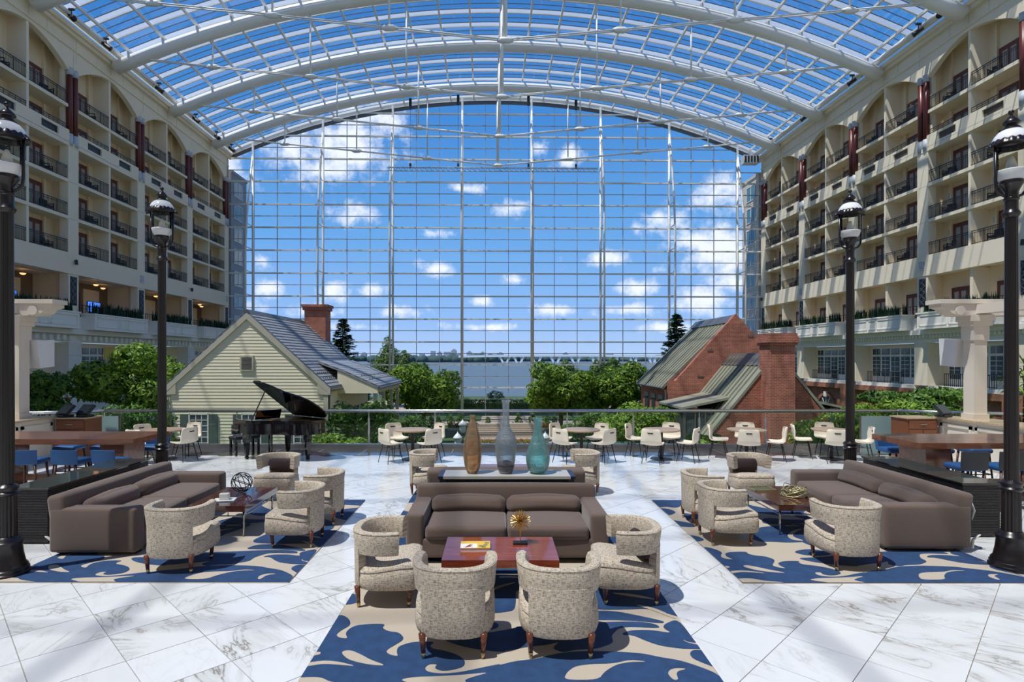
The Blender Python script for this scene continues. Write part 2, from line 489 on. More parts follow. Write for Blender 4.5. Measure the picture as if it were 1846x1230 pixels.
def frit():
    m = bpy.data.materials.new('fritted_glass'); m.use_nodes = True
    nt = m.node_tree; nt.nodes.clear()
    t = nt.nodes.new('ShaderNodeBsdfTransparent'); t.inputs[0].default_value = (0.97, 0.985, 1.0, 1)
    d = nt.nodes.new('ShaderNodeBsdfDiffuse'); d.inputs[0].default_value = (0.85, 0.86, 0.87, 1)
    l = nt.nodes.new('ShaderNodeBsdfTranslucent'); l.inputs[0].default_value = (0.85, 0.86, 0.87, 1)
    a = nt.nodes.new('ShaderNodeMixShader'); a.inputs[0].default_value = 0.6
    nt.links.new(d.outputs[0], a.inputs[1]); nt.links.new(l.outputs[0], a.inputs[2])
    b = nt.nodes.new('ShaderNodeMixShader'); b.inputs[0].default_value = 0.45
    nt.links.new(t.outputs[0], b.inputs[1]); nt.links.new(a.outputs[0], b.inputs[2])
    o = nt.nodes.new('ShaderNodeOutputMaterial'); nt.links.new(b.outputs[0], o.inputs[0])
    return m

MAT = {}
MAT['frit'] = frit()
MAT['marble'] = marble()
MAT['grout'] = plain('grout', (0.42, 0.38, 0.32), 0.8)
MAT['granite_dark'] = plain('granite_dark', (0.055, 0.052, 0.055), 0.12, noise=0.5, scale=40)
MAT['cream'] = plain('cream_plaster', (0.85, 0.745, 0.575), 0.85, noise=0.05, scale=0.6)
MAT['cream_in'] = plain('cream_recess', (0.86, 0.715, 0.50), 0.85, noise=0.04, scale=0.6)
MAT['white_trim'] = plain('white_trim', (0.88, 0.84, 0.75), 0.6)
MAT['stone_white'] = plain('pale_stone', (0.80, 0.76, 0.68), 0.8, noise=0.06, scale=1.5)
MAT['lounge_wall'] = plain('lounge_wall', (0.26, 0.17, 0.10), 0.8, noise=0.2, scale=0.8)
MAT['steel_white'] = plain('white_painted_steel', (0.84, 0.83, 0.79), 0.38)
MAT['mullion'] = plain('aluminium_mullion', (0.46, 0.48, 0.50), 0.4, metal=0.25)
MAT['pane_wall'] = glassy('wall_pane', (0.965, 0.985, 1.0), 0.03)
MAT['pane_roof'] = glassy('roof_pane', (0.955, 0.98, 0.99), 0.006)
MAT['pane_rail'] = glassy('railing_pane', (0.955, 0.985, 0.975), 0.05)
MAT['red_column'] = plain('oxblood_column', (0.13, 0.022, 0.016), 0.35)
MAT['cap_grey'] = plain('column_cap', (0.50, 0.53, 0.58), 0.5)
MAT['iron'] = plain('black_iron', (0.012, 0.012, 0.013), 0.45)
MAT['door_wood'] = wood('door_mahogany', (0.10, 0.022, 0.014), (0.17, 0.038, 0.022), 0.5)
MAT['door_glass'] = plain('door_curtained_glass', (0.34, 0.32, 0.28), 0.45, noise=0.2, scale=2)
MAT['window_glass'] = plain('dark_window_glass', (0.06, 0.08, 0.09), 0.06, noise=0.4, scale=0.7)
MAT['wing_glass'] = plain('teal_window_glass', (0.10, 0.23, 0.27), 0.08, noise=0.3, scale=0.5)
MAT['wing_grey'] = plain('grey_cladding', (0.34, 0.33, 0.32), 0.7)
MAT['wing_cream'] = plain('beige_cladding', (0.66, 0.58, 0.47), 0.8)
MAT['wicker'] = plain('dark_wicker', (0.016, 0.016, 0.020), 0.6, bump=0.3, bscale=200)
MAT['lattice'] = plain('lattice_iron', (0.10, 0.11, 0.13), 0.5)
MAT['grille'] = plain('brown_grille', (0.10, 0.075, 0.05), 0.7, noise=0.8, scale=12)
MAT['brick'] = brick('red_brick', (0.33, 0.075, 0.042), (0.44, 0.12, 0.068), (0.42, 0.30, 0.23))
MAT['brick_base'] = brick('orange_brick', (0.32, 0.10, 0.045), (0.40, 0.14, 0.07), (0.36, 0.24, 0.17))
MAT['clap'] = plain('cream_clapboard', (0.90, 0.80, 0.58), 0.65, noise=0.05, scale=3)
MAT['fascia'] = plain('fascia_paint', (0.55, 0.50, 0.39), 0.6)
MAT['slate'] = plain('grey_slate', (0.30, 0.31, 0.34), 0.5, noise=0.18, scale=4)
MAT['seam'] = plain('patina_seam_roof', (0.29, 0.29, 0.22), 0.45, noise=0.3, scale=1.2)
MAT['seam_edge'] = plain('roof_flashing', (0.16, 0.15, 0.14), 0.4, metal=0.4)
MAT['shutter'] = plain('green_shutter', (0.09, 0.13, 0.11), 0.6)
MAT['bark'] = plain('bark', (0.10, 0.07, 0.045), 0.9, noise=0.3, scale=10)
MAT['leaf_a'] = leafy('leaf_bright', (0.055, 0.15, 0.014), (0.34, 0.50, 0.045))
MAT['leaf_b'] = leafy('leaf_mid', (0.030, 0.095, 0.014), (0.16, 0.30, 0.035))
MAT['leaf_c'] = leafy('leaf_conifer', (0.010, 0.040, 0.018), (0.045, 0.11, 0.040))
MAT['leaf_d'] = leafy('leaf_outdoor', (0.05, 0.11, 0.025), (0.19, 0.30, 0.07))
MAT['snake'] = leafy('leaf_snake_plant', (0.006, 0.030, 0.016), (0.030, 0.085, 0.040), 4)
MAT['flower'] = leafy('flower_mix', (0.30, 0.04, 0.02), (0.55, 0.30, 0.03), 3)
MAT['soil'] = plain('garden_soil', (0.06, 0.105, 0.03), 0.95, noise=0.4, scale=2)
MAT['paving'] = plain('pink_paving', (0.44, 0.34, 0.27), 0.85, noise=0.12, scale=2.5)
MAT['water'] = water()
MAT['far_bank'] = plain('far_bank_trees', (0.055, 0.10, 0.095), 0.95, noise=0.4, scale=0.03, coords='Object')
MAT['far_city'] = plain('far_city', (0.42, 0.44, 0.50), 0.9)  # distance haze is put into this pale bluish colour
MAT['bridge'] = plain('white_bridge', (0.95, 0.95, 0.94), 0.7)
MAT['tweed'] = tweed()
MAT['leg_wood'] = wood('chair_leg_wood', (0.085, 0.022, 0.010), (0.16, 0.045, 0.02), 0.25, coat=0.4)
MAT['brass'] = plain('brass', (0.62, 0.47, 0.24), 0.28, metal=1.0)
MAT['sofa'] = plain('taupe_sofa_cloth', (0.128, 0.086, 0.068), 0.92, noise=0.42, scale=170, bump=0.25, bscale=260, sheen=0.25)
MAT['sofa_foot'] = plain('sofa_foot', (0.02, 0.017, 0.015), 0.5)
MAT['cherry'] = wood('cherry_lacquer', (0.20, 0.030, 0.013), (0.34, 0.075, 0.025), 0.16, 2.2, (1, 9, 9), coat=0.6)
MAT['rosewood'] = wood('rosewood_lacquer', (0.055, 0.015, 0.010), (0.11, 0.030, 0.018), 0.10, 2.2, (9, 1, 9), coat=0.8)
MAT['walnut'] = wood('walnut_bar', (0.13, 0.045, 0.022), (0.23, 0.085, 0.042), 0.22, 2.0, (1, 8, 8), coat=0.4)
MAT['cabinet_wood'] = wood('cabinet_wood', (0.16, 0.055, 0.025), (0.24, 0.085, 0.04), 0.35)
MAT['oak'] = wood('pale_oak_top', (0.36, 0.25, 0.17), (0.46, 0.33, 0.23), 0.4, 2.0, (1, 8, 8))
MAT['chrome'] = plain('brushed_nickel', (0.62, 0.60, 0.56), 0.22, metal=1.0)
MAT['steel'] = plain('stainless_rail', (0.60, 0.60, 0.61), 0.25, metal=1.0)
MAT['console_body'] = plain('ebonised_console', (0.022, 0.018, 0.018), 0.4, bump=0.8, bscale=25)
MAT['console_glass'] = plain('smoked_glass_top', (0.035, 0.05, 0.05), 0.04)
MAT['console_top'] = plain('pale_console_top', (0.46, 0.43, 0.38), 0.35, noise=0.06, scale=5)
MAT['navy'] = plain('navy_edge', (0.012, 0.02, 0.045), 0.4)
MAT['rug_beige'] = plain('rug_beige', (0.47, 0.40, 0.32), 0.95, noise=0.08, scale=90, bump=0.2, bscale=300)
MAT['rug_blue'] = plain('rug_blue', (0.010, 0.046, 0.135), 0.9, noise=0.5, scale=9, bump=0.3, bscale=260, coords='Object', sheen=0.05)
MAT['cream_shell'] = plain('cream_vinyl', (0.80, 0.71, 0.57), 0.5)
MAT['black_metal'] = plain('black_metal', (0.012, 0.011, 0.011), 0.4)
MAT['blue_seat'] = plain('blue_upholstery', (0.012, 0.075, 0.22), 0.6)
MAT['charcoal'] = plain('charcoal_vinyl', (0.018, 0.018, 0.022), 0.5)
MAT['stool_wood'] = wood('stool_wood', (0.05, 0.02, 0.014), (0.09, 0.035, 0.022), 0.4)
MAT['lamp_black'] = plain('lamp_black_paint', (0.010, 0.006, 0.006), 0.30)
MAT['lamp_white'] = plain('lamp_enamel', (0.80, 0.80, 0.82), 0.2)
MAT['lamp_glass'] = glassy('lamp_glass', (0.93, 0.93, 0.90), 0.10)
MAT['lamp_frost'] = plain('lamp_frosted_glass', (0.66, 0.67, 0.68), 0.35)
MAT['bulb'] = plain('lamp_bulb', (0.82, 0.80, 0.74), 0.3)
MAT['piano'] = plain('piano_black_lacquer', (0.006, 0.006, 0.007), 0.06, coat=0.6)
MAT['piano_wood'] = wood('piano_soundboard', (0.24, 0.09, 0.03), (0.34, 0.14, 0.05), 0.3)
MAT['ivory'] = plain('ivory_keys', (0.80, 0.78, 0.70), 0.3)
MAT['gold'] = plain('gold_leaf', (0.66, 0.42, 0.10), 0.3, metal=0.9)
MAT['amber_glass'] = vase_glass('amber_glass', (0.99, 0.89, 0.74), (0.94, 0.67, 0.42), 0.5, 7)
MAT['smoke_glass'] = vase_glass('smoke_blue_glass', (0.97, 0.985, 0.995), (0.80, 0.89, 0.94), 0.5, 11, 0.6)
MAT['teal_glass'] = vase_glass('teal_glass', (0.80, 0.98, 0.96), (0.56, 0.92, 0.91), 0.5, 12, 0.5)
MAT['purple_glass'] = vase_glass('purple_base', (0.55, 0.40, 0.50), (0.30, 0.15, 0.28), 0.5, 9)
MAT['granite_counter'] = plain('speckled_granite', (0.50, 0.38, 0.24), 0.25, noise=0.6, scale=45)
MAT['counter_cream'] = plain('counter_panel_paint', (0.72, 0.66, 0.55), 0.5)
MAT['pergola'] = plain('pergola_cream', (0.70, 0.62, 0.53), 0.7, noise=0.04, scale=2)
MAT['speaker'] = plain('speaker_white', (0.72, 0.72, 0.74), 0.6)
MAT['screen'] = plain('terminal_screen', (0.02, 0.035, 0.05), 0.08)
MAT['frost'] = plain('frosted_teal_glass', (0.30, 0.42, 0.42), 0.3)
MAT['book_yellow'] = plain('book_yellow', (0.78, 0.50, 0.05), 0.4)
MAT['paper'] = plain('paper', (0.80, 0.78, 0.74), 0.6)
MAT['ink_red'] = plain('ink_red', (0.35, 0.05, 0.03), 0.6)
MAT['tray_blue'] = plain('tray_blue', (0.25, 0.42, 0.55), 0.3)
MAT['tray_olive'] = plain('tray_olive', (0.10, 0.10, 0.05), 0.4)
MAT['wire_dark'] = plain('dark_wire', (0.05, 0.04, 0.03), 0.35, metal=0.8)
MAT['wire_gold'] = plain('antique_gold_twig', (0.42, 0.36, 0.20), 0.4, metal=0.6)
MAT['pillow'] = plain('aubergine_pillow', (0.030, 0.016, 0.018), 0.85, noise=0.9, scale=38)
MAT['lamp_warm'] = emit('warm_lamp', (1.0, 0.50, 0.20), 1.1)
MAT['tv_blue'] = emit('blue_screen', (0.06, 0.22, 1.0), 0.9)
MAT['fixture'] = plain('black_fixture', (0.02, 0.02, 0.022), 0.5)
MAT['skin'] = plain('skin', (0.45, 0.26, 0.18), 0.6)
MAT['shirt'] = plain('pale_shirt', (0.45, 0.45, 0.47), 0.8)
MAT['trousers'] = plain('dark_trousers', (0.03, 0.03, 0.04), 0.8)
MAT['cap_red'] = plain('rust_cap', (0.30, 0.09, 0.04), 0.8)
MAT['rooster'] = plain('terracotta_print', (0.35, 0.15, 0.06), 0.7)
MAT['lit_panel_yellow'] = plain('yellow_lit_panel', (0.75, 0.55, 0.10), 0.6)
MAT['rope_light'] = plain('pale_cloth', (0.66, 0.64, 0.58), 0.8)
# ================================================================== THE SETTING
PHI = radians(1.0)                 # the hall is turned a degree against the furniture
UL, UR = -34.0, 36.85              # planes of the two facades
UC = 0.5 * (UL + UR)
VG = 77.8                          # the great glass wall
GROUND = -5.0
BAY = [29.7 + 9.44 * k for k in range(6)]      # 29.7 ... 76.9
def bpt(u, v, z=0.0):
    return (u * cos(PHI) - v * sin(PHI), u * sin(PHI) + v * cos(PHI), z)
RAD = (34.0 ** 2 + 7.0 ** 2) / 14.0
def z_arch(u):
    d = u - UC
    return 36.2 - (RAD - sqrt(max(RAD * RAD - d * d, 1.0)))
def z_roof(u):
    return z_arch(u) + 1.25

# ---------------------------------------------------------------- deck floor: square marble tiles laid on the diagonal
DECK_Y1 = 15.15
floor = MB().box(-18, 18, -12, DECK_Y1, -0.35, -0.013).build('floor', MAT['grout'], None, False, 'structure')
floor['label'] = 'white veined marble tile floor laid on the diagonal'
def deck_tiles():
    c45 = sqrt(0.5); g = 0.0035
    tile_me = MB().box(-TILE / 2 + g, TILE / 2 - g, -TILE / 2 + g, TILE / 2 - g, -0.02, 0.0).mesh('tile', MAT['marble'])
    cells = []
    for i in range(-45, 60):
        for j in range(-45, 60):
            a, b = (i + 0.5) * TILE, (j + 0.5) * TILE
            # tile axes: rotating the world by -45 degrees gives (a, b)
            x, y = (a - b) * c45, (a + b) * c45
            if -12.5 < x < 12.5 and -1.0 < y < DECK_Y1 - 0.0:
                cells.append((x, y))
    def seen(p):
        x, y = p
        px, py = 895 + x * FO / max(y, 0.1), 648 + EYE * FO / max(y, 0.1)
        return y > 3.9 and -80 < px < 1926 and y + 0.45 < DECK_Y1
    near = sorted([p for p in cells if seen(p)], key=lambda p: p[1])[:300]
    ns = set(near)
    for (x, y) in near:
        link('tile', tile_me, floor, None, (x, y, 0), pi / 4)
    m = MB(); h = (TILE / 2 - g) * sqrt(2)
    for (x, y) in cells:
        if (x, y) in ns: continue
        poly = [(x, y - h), (x + h, y), (x, y + h), (x - h, y)]
        if y + h > DECK_Y1:      # cut along the granite edge
            out = []
            for k in range(4):
                p, q = poly[k], poly[(k + 1) % 4]
                if p[1] <= DECK_Y1: out.append(p)
                if (p[1] <= DECK_Y1) != (q[1] <= DECK_Y1):
                    t = (DECK_Y1 - p[1]) / (q[1] - p[1]); out.append((p[0] + t * (q[0] - p[0]), DECK_Y1))
            poly = out
        if len(poly) < 3: continue
        m.prism(poly, lambda p: (p[0], p[1], -0.02), lambda p: (p[0], p[1], 0.0))
    m.build('tiles', MAT['marble'], floor, False, 'stuff')
deck_tiles()
edge = MB().box(-18, 18, DECK_Y1, 16.75, -0.6, 0.0).build('trim_1', MAT['granite_dark'], None, False, 'structure')
edge['label'] = 'dark granite border along the deck edge'
MB().box(-18, 18, 16.55, 16.75, -5.0, -0.6).build('fascia', MAT['stone_white'], edge)
for k in range(-9, 10):
    MB().box(k * 1.2 - 0.004, k * 1.2 + 0.004, DECK_Y1 + 0.01, 16.2, 0.0, 0.001).build('joint', MAT['grout'], edge)

# ---------------------------------------------------------------- the great glass wall
glass = struct('window_1', 'tall arched curtain wall of clear panes facing the river', PHI)
CW, RH = 3.0667, 1.52
cols_u = [UC + CW * k for k in range(-11, 12)]
lev = [1.76 + RH * k for k in range(-4, 24)]
def glass_wall():
    edges = [UL] + [u + CW / 2 for u in cols_u[:-1]] + [UR]
    us = [u for u in [UC + CW * (k + 0.5) for k in range(-12, 12)] if UL + 0.3 < u < UR - 0.3]
    us = [UL] + us + [UR]
    zs = [GROUND] + [z for z in lev if z > GROUND + 0.3]
    panes = []
    for i in range(len(us) - 1):
        for j in range(len(zs)):
            u0, u1 = us[i], us[i + 1]; z0 = zs[j]; z1 = zs[j + 1] if j + 1 < len(zs) else zs[j] + RH
            t0, t1 = z_roof(u0) - 0.15, z_roof(u1) - 0.15
            if z0 >= max(t0, t1) - 0.2: continue
            panes.append((u0, u1, z0, min(z1, t0), min(z1, t1)))
    full = [p for p in panes if abs(p[1] - p[0] - CW) < 0.01 and abs(p[3] - p[2] - RH) < 0.01 and abs(p[4] - p[2] - RH) < 0.01]
    full.sort(key=lambda p: abs(p[2] - 9) + 0.4 * abs(p[0] - UC))
    g = 0.02
    me = MB().box(g, CW - g, -0.012, 0.012, g, RH - g).mesh('pane', MAT['pane_wall'])
    chosen = set(full[:300])
    for p in full[:300]:
        link('pane', me, glass, None, (p[0], VG, p[2]))
    m = MB()
    for p in panes:
        if p in chosen: continue
        u0, u1, z0, a, b = p
        if min(a, b) < z0 + 0.05: a, b = max(a, z0 + 0.05), max(b, z0 + 0.05)
        m.prism([(u0 + g, z0 + g), (u1 - g, z0 + g), (u1 - g, b - g), (u0 + g, a - g)], lambda q: (q[0], VG - 0.012, q[1]), lambda q: (q[0], VG + 0.012, q[1]))
    m.build('panes', MAT['pane_wall'], glass, False, 'stuff')
    for u in us[1:-1]:
        MB().box(u - 0.035, u + 0.035, VG - 0.16, VG + 0.04, GROUND, z_roof(u) - 0.1).build('mullion', MAT['mullion'], glass)
    for j, z in enumerate(lev):
        heavy = (j % 2 == 0)
        def du(zz):
            k = 36.2 + 1.1 - zz
            if k <= 0: return None
            d = sqrt(max(0, 2 * RAD * k - k * k)); return d
        d = du(z)
        if d is None: continue
        a, b = max(UL, UC - d), min(UR, UC + d)
        if heavy:
            MB().box(a, b, VG - 0.24, VG + 0.05, z - 0.085, z + 0.085).build('transom', MAT['steel_white'], glass)
        else:
            MB().box(a, b, VG - 0.10, VG + 0.05, z - 0.04, z + 0.04).build('transom', MAT['mullion'], glass)
    # trussed columns: an upright at the glass and a bowed chord in front of it
    for k in range(-4, 4):
        u = UC + 9.2 * (k + 0.5)
        zt = z_arch(u) - 0.2
        MB().tube([(u, VG - 0.42, GROUND), (u, VG - 0.42, zt + 1.2)], 0.15, 10).build('column', MAT['steel_white'], glass, True)
        ch = [(u, VG - 2.9, GROUND), (u, VG - 2.9, zt - 14), (u, VG - 2.4, zt - 9), (u, VG - 1.4, zt - 4), (u, VG - 0.42, zt)]
        MB().tube(ch, 0.13, 10).build('bowed_chord', MAT['steel_white'], glass, True)
        for j in range(0, len(lev), 2):
            z = lev[j]
            if z > zt - 4: break
            off = 2.9 if z < zt - 14 else (2.9 - 0.5 * (z - zt + 14) / 5 if z < zt - 9 else 2.4 - 1.0 * (z - zt + 9) / 5)
            MB().tube([(u, VG - 0.42, z), (u, VG - off, z)], 0.06, 6).build('outrigger', MAT['steel_white'], glass, True)
    # arched head
    m = MB()
    pts = [UL + (UR - UL) * i / 40 for i in range(41)]
    for a, b in zip(pts[:-1], pts[1:]):
        m.prism([(a, z_roof(a) - 0.5), (b, z_roof(b) - 0.5), (b, z_roof(b) + 0.2), (a, z_roof(a) + 0.2)], lambda q: (q[0], VG - 0.3, q[1]), lambda q: (q[0], VG + 0.3, q[1]))
    m.build('arched_head', MAT['steel_white'], glass)
    m = MB()
    for a, b in zip(pts[:-1], pts[1:]):
        m.prism([(a, z_roof(a) - 0.86), (b, z_roof(b) - 0.86), (b, z_roof(b) - 0.5), (a, z_roof(a) - 0.5)], lambda q: (q[0], VG - 0.2, q[1]), lambda q: (q[0], VG + 0.1, q[1]))
    m.build('head_gasket', MAT['seam_edge'], glass)
glass_wall()

# ---------------------------------------------------------------- vaulted glass roof
roof = struct('ceiling', 'vaulted glass roof on white tubular arches', PHI)
ARCH_V = [72.1 - 9.44 * k for k in range(7)]
def glass_roof():
    us = [UC + CW * k for k in range(-11, 12)]
    pur = [UC - 34.9] + us + [UC + 34.9]
    step = 9.44 / 4
    vs = [VG - 0.3 - step * k for k in range(39)]
    arc = [UC - 34.9 + 69.8 * i / 44 for i in range(45)]
    for i, v in enumerate(ARCH_V):
        ap = [(u, v, z_arch(u)) for u in arc]
        MB().tube(ap, 0.57, 16).build('arch', MAT['steel_white'], roof, True)
        if i > 4: continue
        nodes = [-26.2, -17.4, -8.7, 0, 8.7, 17.4, 26.2]
        zn = [29.0, 28.2, 27.35, 26.5, 27.35, 28.2, 29.0]
        line = [(-33.0, 29.7)] + list(zip(nodes, zn)) + [(33.0, 29.7)]
        for q in range(len(line) - 1):
            for s in (-0.13, 0.13):
                (a, za), (b, zb) = line[q], line[q + 1]
                MB().tube([(UC + a, v + s, za), (UC + b, v + s, zb)], 0.055, 6).build('tie_rod', MAT['steel_white'], roof, True)
        for a, z in zip(nodes, zn):
            big = (a == 0)
            MB().tube([(UC + a, v, z), (UC + a, v, z_arch(UC + a) - 0.5)], 0.16 if big else 0.085, 8).build('strut', MAT['steel_white'], roof, True)
            MB().tube([(UC + a - 0.62, v, z + (0.03 if a > 0 else 0)), (UC + a - 0.3, v, z), (UC + a + 0.3, v, z), (UC + a + 0.62, v, z)], [0.1, 0.24, 0.24, 0.1], 8).build('node_casting', MAT['steel_white'], roof, True)
        for u in us:
            z = z_arch(u)
            MB().bar((u, v, z + 0.45), (u, v, z + 1.02), 0.16, 0.28).build('bracket', MAT['mullion'], roof)
    for u in pur:
        z = z_roof(u)
        MB().box(u - 0.09, u + 0.09, 34.0, VG - 0.3, z - 0.28, z - 0.06).build('purlin', MAT['steel_white'], roof)
        MB().box(u - 0.04, u + 0.04, vs[-1], 34.0, z - 0.12, z - 0.02).build('thinned_purlin', MAT['steel_white'], roof)  # unseen purlins over the deck, thinned to weaken their shadows
    # glazing bars follow the curve
    def bar_mesh(w, h0, h1):
        m = MB()
        for a, b in zip(arc[:-1], arc[1:]):
            m.prism([(a, z_roof(a) - h0), (b, z_roof(b) - h0), (b, z_roof(b) - h1), (a, z_roof(a) - h1)], lambda q: (q[0], -w / 2, q[1]), lambda q: (q[0], w / 2, q[1]))
        return m
    bme = bar_mesh(0.14, 0.08, -0.03).mesh('glazing_bar', MAT['steel_white'])
    cme = bar_mesh(0.03, 0.05, -0.02).mesh('glazing_bar', MAT['seam_edge'])
    rme = bar_mesh(0.52, 0.03, 0.0).mesh('frit_strip', MAT['frit'])
    for k, v in enumerate(vs):
        if k < 17:
            link('glazing_bar', bme, roof, None, (0, v, 0))
            link('frit_strip', rme, roof, None, (0, v - 0.38, 0))
            link('glazing_bar', cme, roof, None, (0, v - 0.70, 0))
            link('glazing_bar', cme, roof, None, (0, v - 1.50, 0))
    m = MB()
    for v in vs[17:]:
        t = bar_mesh(0.06, 0.06, -0.02)  # unseen rear bars, slimmed so they shade the deck less
        n = len(m.v); m.v += [(x, y + v, z) for x, y, z in t.v]; m.f += [tuple(n + i for i in f) for f in t.f]
    m.build('glazing_bars', MAT['steel_white'], roof, False, 'stuff')
    # panes
    cells = []
    for i in range(len(pur) - 1):
        for k in range(len(vs) - 1):
            cells.append((i, k))
    vis = sorted([c for c in cells if c[1] < 16], key=lambda c: (c[1], abs(c[0] - 11.5)))
    keep = set(vis[:300])
    rest = MB()
    for (i, k) in cells:
        a, b = pur[i], pur[i + 1]; v1, v0 = vs[k], vs[k + 1]
        a, b = a + 0.06, b - 0.06; v0, v1 = v0 + 0.08, v1 - 0.08
        za, zb = z_roof(a), z_roof(b)
        t = rest if (i, k) not in keep else MB()
        t.prism([(a, za), (b, zb), (b, zb + 0.03), (a, za + 0.03)], lambda q: (q[0], v0, q[1]), lambda q: (q[0], v1, q[1]))
        if t is not rest: t.build('pane', MAT['pane_roof'], roof)
    rest.build('panes', MAT['pane_roof'], roof, False, 'stuff')
    # glass and flashing between the vault and the wall heads
    for s, U in ((-1, UL), (1, UR)):
        u = UC + 34.92 * s
        for k in range(52):
            v1, v0 = VG - 0.4 - 1.573 * k, VG - 0.4 - 1.573 * (k + 1)
            if k < 26: MB().box(u - 0.015, u + 0.015, v0 + 0.05, v1 - 0.05, 29.63, z_roof(u)).build('eaves_pane', MAT['pane_roof'], roof)
        MB().box(u - 0.1, u + 0.1, -4, VG - 0.4, z_roof(u) - 0.12, z_roof(u) + 0.08).build('eaves_beam', MAT['steel_white'], roof)
        MB().box(min(U, U + s * 3), max(U, U + s * 3), -14, VG - 0.4, 29.60, 29.66).build('roof_gutter', MAT['cap_grey'], roof)
    # eaves tubes on both sides
    for s in (-1, 1):
        u = UC + 34.6 * s
        for k in range(8):
            v1, v0 = VG - 0.4 - 9.44 * k, VG - 0.4 - 9.44 * (k + 1)
            MB().tube([(u, v0, 29.98), (u, v1, 29.98)], 0.24, 10).build('eaves_tube', MAT['steel_white'], roof, True)
            if k < 4:
                MB().obox((UC + s * 33.7, ARCH_V[k], 29.35), (2.2, 0.7, 0.5), Matrix.Rotation(s * 0.25, 3, 'Y')).build('arch_shoe', MAT['steel_white'], roof)
glass_roof()

